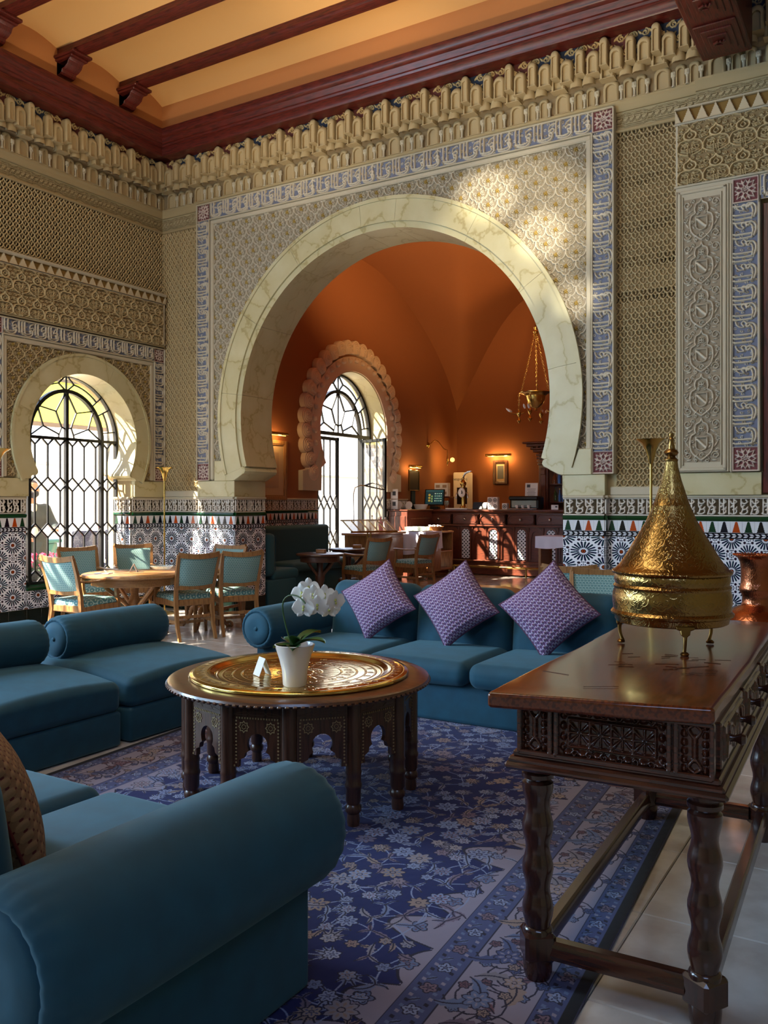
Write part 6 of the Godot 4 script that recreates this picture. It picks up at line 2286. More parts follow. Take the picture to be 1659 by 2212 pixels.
		g.prism([Vector2(-0.034, 0.104), Vector2(-0.030, 0.092), Vector2(-0.018, 0.088), Vector2(-0.016, 0.074), Vector2(-0.006, 0.066), Vector2(0, 0.05), Vector2(0.006, 0.066), Vector2(0.016, 0.074), Vector2(0.018, 0.088), Vector2(0.030, 0.092), Vector2(0.034, 0.104)], 0.004, 0.014, 0.003)
		part("foot", g, M.brass_dark, b)
	# copper urn behind
	m = mat("copper_worked", Color(0.66, 0.40, 0.28), 0.24, 1.0)
	bumpy(m, R.engraving, 0.06)
	m.uv1_scale = Vector3(9, 8, 1)
	var u := thing("urn", "copper urn with a beaded rim standing behind the console table", "urn", Vector3(7.81, 0.0, 2.82))
	g = G.new()
	g.lathe([Vector2(0.0, 0.012), Vector2(0.13, 0.0), Vector2(0.15, 0.01), Vector2(0.14, 0.05), Vector2(0.17, 0.14), Vector2(0.215, 0.30), Vector2(0.235, 0.45), Vector2(0.225, 0.58), Vector2(0.20, 0.68), Vector2(0.165, 0.745), Vector2(0.12, 0.785), Vector2(0.085, 0.80), Vector2(0.077, 0.815), Vector2(0.075, 0.85), Vector2(0.080, 0.87), Vector2(0.091, 0.885), Vector2(0.093, 0.905), Vector2(0.085, 0.925), Vector2(0.083, 0.95), Vector2(0.084, 1.02), Vector2(0.088, 1.06), Vector2(0.104, 1.09), Vector2(0.122, 1.10), Vector2(0.122, 1.108), Vector2(0.10, 1.104), Vector2(0.075, 1.07), Vector2(0.07, 0.95), Vector2(0.0, 0.9)], 48)
	part("body", g, m, u)
	g = G.new()
	for k in 40:
		var a := TAU * k / 40
		g.box(Vector3(0.122 * cos(a), 1.106, 0.122 * sin(a)), Vector3(0.012, 0.010, 0.016), 0.004, Basis(Vector3.UP, -a + 0.4))
	part("rim_beading", g, M.copper, u).set_meta("kind", "stuff")
	# torchere floor lamps
	var lamp := thing("floor_lamp", "slim brass uplighter floor lamp behind the brazier", "floor lamp", Vector3(7.04, 0, 2.21), 0.0, "brass uplighter floor lamps")
	g = G.new()
	g.lathe([Vector2(0.0, 0.0), Vector2(0.14, 0.0), Vector2(0.145, 0.008), Vector2(0.13, 0.018), Vector2(0.05, 0.03), Vector2(0.02, 0.05), Vector2(0.0, 0.05)], 32)
	part("base", g, M.brass, lamp)
	g = G.new()
	g.lathe([Vector2(0.011, 0.04), Vector2(0.011, 1.0), Vector2(0.016, 1.005), Vector2(0.016, 1.025), Vector2(0.010, 1.03), Vector2(0.010, 1.70)], 12)
	part("pole", g, M.brass, lamp)
	g = G.new()
	g.lathe([Vector2(0.010, 1.69), Vector2(0.016, 1.70), Vector2(0.026, 1.74), Vector2(0.040, 1.79), Vector2(0.066, 1.835), Vector2(0.108, 1.862), Vector2(0.110, 1.866), Vector2(0.104, 1.866), Vector2(0.062, 1.842), Vector2(0.036, 1.80), Vector2(0.0, 1.76)], 40)
	part("bowl", g, M.brass, lamp)
	copy(lamp, "slim brass uplighter floor lamp in the corner beside the left window", Vector3(0.49, 0, 0.446), 0.0)
	copy(lamp, "slim brass uplighter floor lamp cut off by the left edge of the photo", Vector3(2.12, 0, 3.95), 0.0)

# ---------------------------------------------------------------- chairs and tables
func chair_fabric() -> void:
	var im := Image.create_empty(128, 128, false, Image.FORMAT_RGB8)
	im.fill(Color(0.20, 0.34, 0.37))
	for j in range(8, -2, -1):
		for i in range(-1, 9):
			var o := Vector2(i * 16.0 + (8.0 if j % 2 else 0.0), j * 16.0 + 4)
			fill_poly(im, ngon(o, 10.5, 12), Color(0.62, 0.72, 0.70))
			fill_poly(im, ngon(o, 8.0, 12), Color(0.30, 0.48, 0.50))
			fill_poly(im, ngon(o + Vector2(0, -2), 2.6, 6), Color(0.66, 0.72, 0.66))
	var m := mat("chair_fabric", Color.WHITE, 0.85)
	m.albedo_texture = ImageTexture.create_from_image(im)
	m.uv1_scale = Vector3(2, 2, 1)

func armchair(called: String, label: String, group: String) -> Node3D: # faces -z, seat centre over the origin
	var t := thing(called, label, "chair", Vector3.ZERO, 0.0, group)
	var wd: Material = M.honey
	var g := G.new()
	# seat frame
	for e: Array in [[Vector3(0, 0.385, -0.225), Vector3(0.46, 0.065, 0.03)], [Vector3(0, 0.385, 0.215), Vector3(0.40, 0.065, 0.03)]]:
		g.box(e[0], e[1], 0.006)
	for s: float in [-1.0, 1.0]:
		g.bar(Vector3(0.225 * s, 0.385, -0.225), Vector3(0.20 * s, 0.385, 0.215), 0.03, 0.065)
	part("seat_frame", g, wd, t)
	g = G.new()
	g.rbox(Vector3(0, 0.435, -0.01), Vector3(0.455, 0.075, 0.45), 0.032, 4, 3, func(p: Vector3) -> Vector3:
		return p + Vector3(0, 0.018 * maxf(0, 1 - pow(p.x / 0.23, 2)) * maxf(0, 1 - pow(p.z / 0.225, 2)) * float(p.y > 0), 0))
	part("seat", g, M.chair_fabric, t)
	var sq := [Vector2(-0.5, -0.5), Vector2(0.5, -0.5), Vector2(0.5, 0.5), Vector2(-0.5, 0.5)]
	var P := func(k: float) -> Array: return sq.map(func(v): return v * k)
	for s: float in [-1.0, 1.0]:
		# front leg and arm post in one
		g = G.new()
		g.sweep([Vector3(0.215 * s, 0.0, -0.215), Vector3(0.228 * s, 0.30, -0.225), Vector3(0.23 * s, 0.42, -0.225), Vector3(0.236 * s, 0.52, -0.20), Vector3(0.24 * s, 0.65, -0.195)], P.call(0.036), Vector3.BACK, false, [0.75, 1.0, 1.0, 0.85, 0.8])
		part("leg", g, wd, t)
		# rear leg running up into the back post
		g = G.new()
		g.sweep([Vector3(0.20 * s, 0.0, 0.315), Vector3(0.20 * s, 0.15, 0.255), Vector3(0.20 * s, 0.38, 0.22), Vector3(0.205 * s, 0.52, 0.235), Vector3(0.215 * s, 0.72, 0.285), Vector3(0.225 * s, 0.885, 0.345)], P.call(0.036), Vector3.BACK, false, [0.8, 0.95, 1.1, 1.0, 0.95, 0.8])
		part("leg", g, wd, t)
		# arm
		g = G.new()
		g.sweep([Vector3(0.245 * s, 0.652, -0.235), Vector3(0.246 * s, 0.655, -0.19), Vector3(0.235 * s, 0.645, 0.05), Vector3(0.212 * s, 0.655, 0.255)], [Vector2(-0.024, -0.012), Vector2(0.024, -0.012), Vector2(0.026, 0.004), Vector2(0.016, 0.013), Vector2(-0.016, 0.013), Vector2(-0.026, 0.004)], Vector3.UP, false, [0.8, 1.0, 0.9, 0.75])
		part("arm", g, wd, t)
		g = G.new()
		g.bar(Vector3(0.22 * s, 0.19, -0.22), Vector3(0.20 * s, 0.19, 0.24), 0.02, 0.032)
		part("stretcher", g, wd, t)
	g = G.new()
	g.bar(Vector3(-0.20, 0.16, 0.02), Vector3(0.20, 0.16, 0.02), 0.02, 0.03)
	g.bar(Vector3(-0.20, 0.24, 0.235), Vector3(0.20, 0.24, 0.235), 0.02, 0.03)
	part("stretcher", g, wd, t)
	# curved back: rails and pad
	var rail := func(y: float, z: float, hw: float, hh: float, bow: float, lift: float) -> void:
		var rg := G.new()
		var l := []
		for i in 9:
			var x := -1.0 + i / 4.0
			l.append(Vector3(hw * x, y + lift * x * x, z + bow * (1 - x * x)))
		rg.sweep(l, [Vector2(-0.014, -hh), Vector2(0.014, -hh), Vector2(0.014, hh), Vector2(-0.014, hh)])
		part("back_rail", rg, wd, t)
	rail.call(0.865, 0.338, 0.226, 0.026, 0.03, 0.022)
	rail.call(0.545, 0.243, 0.205, 0.022, 0.02, 0.0)
	g = G.new()
	var at := func(u: float, v: float, off: float) -> Vector3:
		var x := u * 2 - 1
		var y := lerpf(0.555, 0.858, v)
		return Vector3(x * lerpf(0.192, 0.208, v), y, lerpf(0.243, 0.338, v) + 0.027 * (1 - x * x) + off)
	for side: float in [-1.0, 1.0]:
		g.surf(10, 8, func(u: float, v: float) -> Vector3:
			var k := pow(maxf(0, (1 - pow(u * 2 - 1, 4)) * (1 - pow(v * 2 - 1, 4))), 0.5)
			return at.call(u, v, side * (0.006 + 0.016 * k)), side < 0)
	part("back_pad", g, M.chair_fabric, t)
	return t

func face(d: Vector2) -> float: # the turn that makes a chair face along (x, z)
	return atan2(-d.x, -d.y)

func pedestal_table(called: String, label: String, at: Vector3, r: float, h: float, m: Material, turn: float) -> Node3D:
	var t := thing(called, label, "table", at, turn)
	var g := G.new()
	g.lathe([Vector2(0, h - 0.035), Vector2(r - 0.03, h - 0.035), Vector2(r - 0.008, h - 0.03), Vector2(r, h - 0.018), Vector2(r - 0.004, h - 0.004), Vector2(r - 0.015, h), Vector2(0, h)], 48)
	part("top", g, m, t)
	g = G.new()
	g.lathe([Vector2(r * 0.78, h - 0.12), Vector2(r * 0.82, h - 0.115), Vector2(r * 0.82, h - 0.03), Vector2(r * 0.78, h - 0.03)], 40)
	part("apron", g, m, t)
	g = G.new()
	g.lathe([Vector2(0.0, 0.16), Vector2(0.05, 0.17), Vector2(0.035, 0.22), Vector2(0.06, 0.30), Vector2(0.07, 0.38), Vector2(0.04, 0.46), Vector2(0.05, h - 0.10), Vector2(0.09, h - 0.04), Vector2(0.0, h - 0.035)], 20)
	part("column", g, m, t)
	for k in 4:
		var a := TAU * k / 4 + 0.4
		var d := Vector3(cos(a), 0, sin(a))
		g = G.new()
		var l := []
		var sc := []
		for i in 17:
			var s := i / 16.0
			var rr := lerpf(0.05, r * 0.68, s) + 0.03 * sin(s * TAU)
			l.append(d * rr + Vector3(0, 0.20 - 0.16 * s + 0.07 * sin(s * PI * 1.1) - 0.02 * s, 0))
			sc.append(lerpf(1.3, 0.8, s))
		for i in 8:
			var q := i / 7.0 * TAU * 0.8
			l.append(l[16] + d * (0.03 * sin(q)) + Vector3(0, 0.03 - 0.03 * cos(q), 0))
			sc.append(0.7)
		g.tube(l, 0.026, 8, sc, false, d.cross(Vector3.UP))
		part("leg", g, m, t)
		g = G.new()
		l = []
		for i in 15:
			var q := i / 14.0
			l.append(d * (r * 0.62 * (1 - q * 0.72) + 0.05 * sin(q * TAU)) + Vector3(0, h - 0.11 - 0.24 * q + 0.03 * sin(q * TAU), 0))
		g.tube(l, 0.022, 8, [], false, d.cross(Vector3.UP))
		part("scroll_bracket", g, m, t)
	return t

func dining() -> void:
	chair_fabric()
	mat("sun_wood", Color(0.72, 0.58, 0.38), 0.3)
	pedestal_table("dining_table", "round pale wooden table in the sun before the left window", Vector3(1.70, 0, 2.06), 0.53, 0.685, M.honey_x, 0.2)
	pedestal_table("dining_table", "round wooden table mostly hidden behind the chair backs", Vector3(1.72, 0, 1.02), 0.42, 0.685, M.honey_x, 0.8)
	var g1 := "upholstered armchairs around the window tables"
	var c := armchair("armchair", "wooden armchair with sunlit white back, nearest the left edge", g1)
	var put := func(o: Node3D, back: Vector2, dir: Vector2) -> void:
		var d := dir.normalized()
		o.position = Vector3(back.x + d.x * 0.31, 0, back.y + d.y * 0.31)
		o.rotation.y = face(d)
	put.call(c, Vector2(1.60, 2.92), Vector2(-0.05, -1.0))
	put.call(copy(c, "honey wood armchair seen from behind, nearer of the two beside the blue bolster", Vector3.ZERO, 0), Vector2(2.36, 1.82), Vector2(-0.93, -0.36))
	put.call(copy(c, "honey wood armchair seen from behind next to the round-armed blue sofa", Vector3.ZERO, 0), Vector2(2.53, 1.335), Vector2(-0.88, -0.48))
	put.call(copy(c, "dark-looking armchair under the leaded window, left one facing the room", Vector3.ZERO, 0), Vector2(0.36, 1.68), Vector2(0.95, 0.3))
	put.call(copy(c, "dark-looking armchair before the star tiles, right of the flower box", Vector3.ZERO, 0), Vector2(0.42, 0.90), Vector2(0.8, 0.6))
	put.call(copy(c, "bluish armchair against the tiled pier facing the room", Vector3.ZERO, 0), Vector2(1.55, 0.42), Vector2(0.1, 1.0))
	# beyond the far sofa
	put.call(copy(c, "armchair with pale teal back just behind the right end of the far sofa", Vector3.ZERO, 0), Vector2(6.20, 1.50), Vector2(-0.25, -1.0))
	put.call(copy(c, "armchair half hidden by the brazier and the right-hand cushion", Vector3.ZERO, 0), Vector2(6.55, 1.80), Vector2(0.2, 1.0))
	var t := pedestal_table("dining_table", "round wooden table barely showing behind the far sofa", Vector3(5.35, 0, 1.55), 0.42, 0.66, M.honey_x, 0.8)
	# things on the sunny table
	var cd := thing("tent_card", "small white folded card on the sunny window table", "card", Vector3(1.62, 0.6855, 2.0), 0.7)
	var g := G.new()
	for s: float in [-1.0, 1.0]:
		g.bar(Vector3(0.04 * s, 0.002, 0), Vector3(0.0, 0.085, 0), 0.09, 0.002, Vector3(s, 0.4, 0))
	part("folded_sheet", g, M.paper, cd)
	var bw := thing("glass_dish", "shallow clear glass dish on the sunny window table", "dish", Vector3(1.68, 0.6855, 1.66))
	g = G.new()
	g.lathe([Vector2(0.0, 0.004), Vector2(0.05, 0.0), Vector2(0.09, 0.012), Vector2(0.125, 0.045), Vector2(0.122, 0.047), Vector2(0.085, 0.018), Vector2(0.0, 0.009)], 32)
	part("bowl", g, M.glass_solid, bw)
	var nap := thing("napkin", "folded white paper lying on the sunny window table", "napkin", Vector3(1.5, 0.6855, 2.3), 0.4)
	part("sheet", box(Vector3(0, 0.003, 0), Vector3(0.16, 0.006, 0.1), 0.001), M.paper, nap)

# ---------------------------------------------------------------- furniture of the bar room
func text_mesh(s: String, size: float, depth := 0.001) -> TextMesh:
	var f := SystemFont.new()
	f.font_names = PackedStringArray(["Droid Sans"])
	var t := TextMesh.new()
	t.text = s
	t.font = f
	t.font_size = 32
	t.pixel_size = size / 32.0
	t.depth = depth
	return t

func framed_picture(label: String, at: Vector3, turn: float, w: float, h: float, fw: float, fm: Material, inner: Material, mount: Material) -> Node3D:
	var t := thing("picture", label, "picture", at, turn)
	var g := G.new()
	for s: float in [-1.0, 1.0]:
		g.box(Vector3(s * (w - fw) / 2, 0, 0.02), Vector3(fw, h, 0.035), 0.008)
		g.box(Vector3(0, s * (h - fw) / 2, 0.02), Vector3(w - 2 * fw, fw, 0.035), 0.008)
		g.box(Vector3(s * (w - 2.3 * fw) / 2, 0, 0.018), Vector3(fw * 0.3, h - 2 * fw, 0.02), 0.003)
		g.box(Vector3(0, s * (h - 2.3 * fw) / 2, 0.018), Vector3(w - 2.6 * fw, fw * 0.3, 0.02), 0.003)
	part("frame", g, fm, t)
	part("mount", box(Vector3(0, 0, 0.008), Vector3(w - 2 * fw, h - 2 * fw, 0.008)), mount, t)
	part("print", box(Vector3(0, 0, 0.0135), Vector3((w - 2 * fw) * 0.62, (h - 2 * fw) * 0.68, 0.003)), inner, t)
	return t

func picture_light(label: String, at: Vector3, turn: float, w: float, energy: float) -> void:
	var t := thing("picture_lamp", label, "lamp", at, turn)
	var g := G.new()
	g.tube([Vector3(-w / 2, 0, 0.16), Vector3(w / 2, 0, 0.16)], 0.026, 14)
	part("shade", g, M.brass, t)
	g = G.new()
	g.tube([Vector3(0, -0.02, 0.0), Vector3(0, 0.02, 0.06), Vector3(0, 0.012, 0.14)], 0.008, 8)
	part("arm", g, M.brass, t)
	g = G.new()
	g.tube([Vector3(-w * 0.42, -0.022, 0.155), Vector3(w * 0.42, -0.022, 0.155)], 0.012, 8)
	part("tube_bulb", g, M.warm_glow, t)
	for k in 2:
		var l := OmniLight3D.new()
		l.name = "lamp_light"
		l.position = Vector3(w * (k - 0.5) * 0.5, -0.065, 0.13)
		l.light_color = Color(1.0, 0.80, 0.48)
		l.light_energy = energy
		l.omni_attenuation = 2.0
		l.omni_range = 12.0
		l.light_size = 0.03
		l.shadow_enabled = true
		t.add_child(l, true)

func alcove_things() -> void:
	var m := mat("warm_glow", Color(1, 0.8, 0.5), 0.5)
	m.emission_enabled = true
	m.emission = Color(1.0, 0.80, 0.45)
	m.emission_energy_multiplier = 2.0
	# corner banquettes
	var bench := func(label: String, at: Vector3, turn: float, L: float, H: float) -> void:
		var t := thing("banquette", label, "banquette", at, turn, "teal banquettes of the bar room")
		var g := G.new()
		g.rbox(Vector3(0, 0.20, -0.05), Vector3(L, 0.34, 0.62), 0.02, 2, 2)
		part("base", g, M.velvet_green, t)
		g = G.new()
		g.rbox(Vector3(0, 0.43, 0.06), Vector3(L, 0.15, 0.60), 0.07, 6, 4)
		part("seat_cushion", g, M.velvet_green, t)
		g = G.new()
		g.rbox(Vector3(0, (H + 0.42) / 2, -0.27), Vector3(L, H - 0.42, 0.19), 0.07, 6, 4)
		part("backrest", g, M.velvet_green, t)
		g = G.new()
		for s: float in [-1.0, 1.0]:
			g.tube([Vector3(s * (L / 2 - 0.03), 0.5, -0.165), Vector3(s * (L / 2 - 0.03), H - 0.07, -0.165), Vector3(s * (L / 2 - 0.04), H - 0.01, -0.22)], 0.006, 6)
		part("piping", g, M.velvet, t)
	bench.call("teal banquette seen end-on behind the tiled pier", Vector3(0.66, 0, -1.00), PI, 1.28, 1.0)
	bench.call("dark teal banquette against the orange wall left of the garden door", Vector3(0.41, 0, -2.75), PI / 2, 1.75, 1.05)
	# tables and armchairs
	pedestal_table("side_table", "round dark table in front of the teal banquette", Vector3(1.50, 0, -1.55), 0.34, 0.70, M.walnut_y, 0.3)
	pedestal_table("side_table", "round dark table farther from the arch, by the music stand", Vector3(1.12, 0, -2.85), 0.31, 0.70, M.walnut_y, 0.9)
	for e: Array in [[Vector3(1.47, 0.7005, -1.62), "small wooden tray block on the nearer bar-room table"], [Vector3(1.22, 0.7005, -2.95), "small wooden tray block on the farther bar-room table"]]:
		var nb := thing("napkin_box", e[1], "box", e[0], 0.3)
		part("body", box(Vector3(0, 0.022, 0), Vector3(0.13, 0.044, 0.09), 0.006), M.honey_x, nb)
		part("lid", box(Vector3(0, 0.047, 0), Vector3(0.134, 0.008, 0.094), 0.003), M.honey_x, nb)
	var src: Node3D = get_node("armchair")
	for e: Array in [[Vector2(1.98, -2.35), Vector2(-0.95, -0.3), "dark armchair pulled up to the nearer bar-room table"], [Vector2(1.92, -4.0), Vector2(-0.95, -0.25), "dark armchair beside the white-clothed trolley"]]:
		var d: Vector2 = e[1].normalized()
		copy(src, e[2], Vector3(e[0].x + d.x * 0.31, 0, e[0].y + d.y * 0.31), face(d))
	# music stand with a reading lamp
	var st := thing("lectern", "brass lectern with a slatted glass top and a reading lamp before the garden door", "lectern", Vector3(1.02, 0, -3.62), deg_to_rad(60))
	var g := G.new()
	g.tube([Vector3(-0.03, 0, 0), Vector3(-0.03, 1.0, 0)], 0.012, 8)
	g.tube([Vector3(0.03, 0, 0), Vector3(0.03, 1.0, 0)], 0.012, 8)
	g.lathe([Vector2(0, 0.0), Vector2(0.17, 0.0), Vector2(0.17, 0.015), Vector2(0.04, 0.03), Vector2(0, 0.03)], 24)
	part("stem", g, M.brass, st)
	g = G.new()
	for k in 6:
		g.bar(Vector3(-0.40 + 0.16 * k, 0.94, 0.19), Vector3(-0.40 + 0.16 * k, 1.12, -0.19), 0.02, 0.012)
	g.bar(Vector3(-0.43, 0.94, 0.19), Vector3(0.43, 0.94, 0.19), 0.02, 0.03)
	g.bar(Vector3(-0.43, 1.12, -0.19), Vector3(0.43, 1.12, -0.19), 0.02, 0.02)
	part("desk_slats", g, M.brass, st)
	g = G.new()
	g.bar(Vector3(0, 0.955, 0.19), Vector3(0, 1.135, -0.19), 0.86, 0.006)
	part("desk_glass", g, M.glass_solid, st)
	g = G.new()
	g.tube([Vector3(-0.22, 1.06, -0.12), Vector3(-0.22, 1.55, -0.14), Vector3(-0.20, 1.66, -0.12), Vector3(-0.12, 1.70, -0.08), Vector3(0.0, 1.69, -0.04)], 0.008, 8)
	part("lamp_arm", g, M.brass, st)
	g = G.new()
	g.X = Transform3D(Basis(Vector3.BACK, -0.1), Vector3(0.10, 1.69, -0.02))
	g.prism([Vector2(-0.16, -0.02), Vector2(0.20, -0.05), Vector2(0.20, -0.035), Vector2(0.12, 0.03), Vector2(-0.06, 0.045), Vector2(-0.16, 0.0)], -0.06, 0.06, 0.01)
	part("lamp_shade", g, M.iron, st)
	# service counter and trolley
	var sc := thing("service_table", "pale wooden service table with bottles, left of the white cloth", "table", Vector3(0.55, 0, -4.55), PI / 2)
	g = G.new()
	g.box(Vector3(0, 0.87, 0), Vector3(1.3, 0.04, 0.55), 0.008)
	part("top", g, M.honey_x, sc)
	g = G.new()
	g.box(Vector3(0, 0.47, 0), Vector3(1.2, 0.76, 0.48), 0.006)
	part("cabinet", g, M.honey, sc)
	for k in 2:
		g = G.new()
		g.box(Vector3(-0.3 + 0.6 * k, 0.47, 0.243), Vector3(0.54, 0.66, 0.018), 0.006)
		part("door", g, M.honey, sc)
	part("plinth", box(Vector3(0, 0.045, 0), Vector3(1.16, 0.09, 0.44)), M.black, sc)
	var tl := thing("trolley", "orange-brown wooden trolley on castors with an open shelf", "trolley", Vector3(0.86, 0, -5.85), PI / 2)
	g = G.new()
	g.box(Vector3(0, 0.86, 0), Vector3(1.1, 0.03, 0.66), 0.006)
	part("top", g, M.honey_x, tl)
	for s: float in [-1.0, 1.0]:
		part("side", box(Vector3(0.53 * s, 0.49, 0), Vector3(0.03, 0.72, 0.62), 0.005), M.honey, tl)
		part("drop_leaf", box(Vector3(0.05, 0.70, 0.345 * s), Vector3(0.96, 0.30, 0.015), 0.005), M.honey, tl) if s < 0 else part("drop_leaf", box(Vector3(-0.26, 0.50, 0.335), Vector3(0.50, 0.70, 0.018), 0.005), M.honey, tl)
	for y: float in [0.16, 0.5]:
		part("shelf", box(Vector3(0, y, 0), Vector3(1.04, 0.025, 0.60), 0.004), M.honey_x, tl)
	for sx: float in [-1.0, 1.0]:
		for sz: float in [-1.0, 1.0]:
			g = G.new()
			g.X = Transform3D(Basis(Vector3.RIGHT, PI / 2), Vector3(0.48 * sx, 0.055, 0.27 * sz))
			g.lathe([Vector2(0.02, -0.012), Vector2(0.05, -0.014), Vector2(0.055, 0.0), Vector2(0.05, 0.014), Vector2(0.02, 0.012)], 20)
			g.X = Transform3D()
			g.box(Vector3(0.48 * sx, 0.10, 0.27 * sz), Vector3(0.02, 0.06, 0.045), 0.004)
			part("castor", g, M.steel, tl)
	# cloth over its near half
	var cl := thing("tablecloth", "white cloth draped over the trolley", "tablecloth", Vector3(0.86, 0.876, -5.55))
	g = G.new()
	g.box(Vector3(0, 0.004, 0), Vector3(0.70, 0.008, 0.62), 0.003)
	g.surf(40, 6, func(u: float, v: float) -> Vector3:
		var h := 0.40 * (1 - v)
		var wv := 0.022 * h / 0.4 * sin(u * 22.0) + 0.012 * sin(u * 9.0) * h / 0.4
		return Vector3(0.352 + wv + 0.02 * h, 0.008 - h * (0.9 + 0.12 * sin(u * 5.0)), 0.31 - 0.62 * u))
	g.surf(30, 6, func(u: float, v: float) -> Vector3:
		var h := 0.42 * (1 - v)
		return Vector3(-0.35 + 0.70 * u, 0.008 - h * (0.9 + 0.1 * sin(u * 4.0)), 0.312 + 0.02 * h + 0.018 * h / 0.4 * sin(u * 20.0)))
	part("cloth", g, M.linen, cl)
	# tray of glasses, basket, bottles
	var tray := thing("serving_tray", "long metal tray of glasses on the white cloth", "tray", Vector3(0.89, 0.885, -5.50), 0.1)
	g = G.new()
	g.rbox(Vector3(0, 0.008, 0), Vector3(0.42, 0.016, 0.52), 0.008, 2, 2)
	part("plate", g, M.steel, tray)
	var gl := G.new()
	gl.lathe([Vector2(0, 0.0), Vector2(0.022, 0.0), Vector2(0.028, 0.07), Vector2(0.026, 0.07), Vector2(0.02, 0.006), Vector2(0, 0.006)], 12)
	var glm := gl.done()
	for i in 4:
		for j in 5:
			var o := mi("glass_tumbler", glm, M.glass_solid, self, Transform3D(Basis(), Vector3(0.75 + 0.09 * i, 0.902, -5.68 + 0.09 * j)))
			tag(o, "clear tumbler on the long tray, %s row, %s glass from the bar" % [["first", "second", "third", "fourth"][i], ["first", "second", "third", "fourth", "fifth"][j]], "glass", "tumblers on the trolley tray")
	var bk := thing("bread_basket", "round brown basket with small pieces on the trolley", "basket", Vector3(0.92, 0.876, -6.15))
	g = G.new()
	g.lathe([Vector2(0, 0.0), Vector2(0.11, 0.0), Vector2(0.16, 0.08), Vector2(0.165, 0.085), Vector2(0.155, 0.085), Vector2(0.10, 0.012), Vector2(0, 0.012)], 24)
	part("body", g, M.honey_x, bk)
	g = G.new()
	var rng := RandomNumberGenerator.new()
	rng.seed = 12
	for k in 40:
		var a := rng.randf() * TAU
		var r := sqrt(rng.randf()) * 0.13
		g.box(Vector3(r * cos(a), 0.075 + rng.randf() * 0.03, r * sin(a)), Vector3(0.035, 0.025, 0.03), 0.01, Basis(Vector3.UP, a))
	var bp := part("bread_pieces", g, M.paper)
	bp.position = bk.position
	tag(bp, "small pale pieces heaped in the round brown basket", "bread").set_meta("kind", "stuff")
	var bottle := func(label: String, at: Vector3, h: float, r: float, bm: Material, cap: Material) -> void:
		var b := thing("bottle", label, "bottle", at, 0.0)
		var q := G.new()
		q.lathe([Vector2(0, 0.0), Vector2(r, 0.0), Vector2(r, h * 0.58), Vector2(r * 0.8, h * 0.68), Vector2(r * 0.35, h * 0.8), Vector2(r * 0.32, h * 0.94), Vector2(0, h * 0.94)], 16)
		part("body", q, bm, b)
		q = G.new()
		q.lathe([Vector2(0, h * 0.93), Vector2(r * 0.4, h * 0.93), Vector2(r * 0.4, h), Vector2(0, h)], 12)
		part("cap", q, cap, b)
	bottle.call("spray bottle with pale body, left of two on the service table", Vector3(0.62, 0.891, -4.35), 0.30, 0.04, M.glass_solid, M.paper)
	bottle.call("spray bottle with pink liquid on the service table", Vector3(0.66, 0.891, -4.58), 0.28, 0.038, M.red_pink, M.paper)
	bottle.call("white plastic bottle standing on the service table", Vector3(0.62, 0.891, -4.80), 0.26, 0.036, M.white_ceramic, M.paper)
	# big framed picture with its lamp, and menu board with its lamp
	mat("print_sepia", Color(0.60, 0.50, 0.42), 0.6)
	mat("print_grey", Color(0.35, 0.36, 0.38), 0.5)
	mat("mount_pale", Color(0.68, 0.58, 0.47), 0.7)
	framed_picture("large framed print hanging above the banquette left of the garden door", Vector3(0.02, 1.93, -2.25), PI / 2, 0.86, 0.95, 0.06, M.honey, M.print_sepia, M.mount_pale)
	picture_light("brass picture lamp above the large print left of the garden door", Vector3(0.014, 2.50, -2.25), PI / 2, 0.55, 0.10)
	var mb := thing("menu_board", "blank black menu board on a stand under a brass lamp", "menu board", Vector3(0.13, 0, -6.72), PI / 2)
	part("board", box(Vector3(0, 1.86, 0.0), Vector3(0.42, 0.40, 0.02), 0.004), M.black, mb)
	g = G.new()
	for s: float in [-1.0, 1.0]:
		g.box(Vector3(0.205 * s, 1.86, 0.008), Vector3(0.018, 0.42, 0.025), 0.004)
		g.box(Vector3(0, 1.86 + 0.20 * s, 0.008), Vector3(0.40, 0.018, 0.025), 0.004)
	part("frame", g, M.brass_dark, mb)
	part("stand", box(Vector3(0, 1.47, -0.02), Vector3(0.16, 0.38, 0.03), 0.006), M.black, mb)
	picture_light("brass picture lamp over the black menu board", Vector3(0.014, 2.14, -6.72), PI / 2, 0.5, 0.10)
	framed_picture("small dark framed picture under a long lamp on the back wall", Vector3(1.08, 2.07, -8.88), 0.0, 0.34, 0.52, 0.055, M.walnut_y, M.print_grey, M.mount_pale)
	picture_light("long brass picture lamp over the small picture on the back wall", Vector3(1.09, 2.44, -8.89), 0.0, 0.60, 0.22)
	# wall sconce with a bare bulb
	var ws := thing("wall_sconce", "curly brass wall sconce with a lit bulb", "wall lamp", Vector3(0.014, 2.62, -7.55), PI / 2)
	g = G.new()
	g.X = Transform3D(Basis(Vector3.RIGHT, PI / 2), Vector3(0, 0, 0))
	g.lathe([Vector2(0, 0), Vector2(0.06, 0), Vector2(0.055, 0.015), Vector2(0.03, 0.025), Vector2(0, 0.03)], 20)
	g.X = Transform3D()
	part("rose", g, M.brass, ws)
	g = G.new()
	var l := []
	for i in 21:
		var s := i / 20.0
		l.append(Vector3(0.02 + 0.30 * s, 0.02 + 0.09 * sin(s * TAU * 0.8) - 0.02 * s, 0.04 + 0.24 * s))
	l.append(Vector3(0.31, -0.18, 0.29))
	g.tube(l, 0.009, 8)
	part("arm", g, M.brass, ws)
	g = G.new()
	g.X = Transform3D(Basis(), Vector3(0.31, -0.40, 0.29))
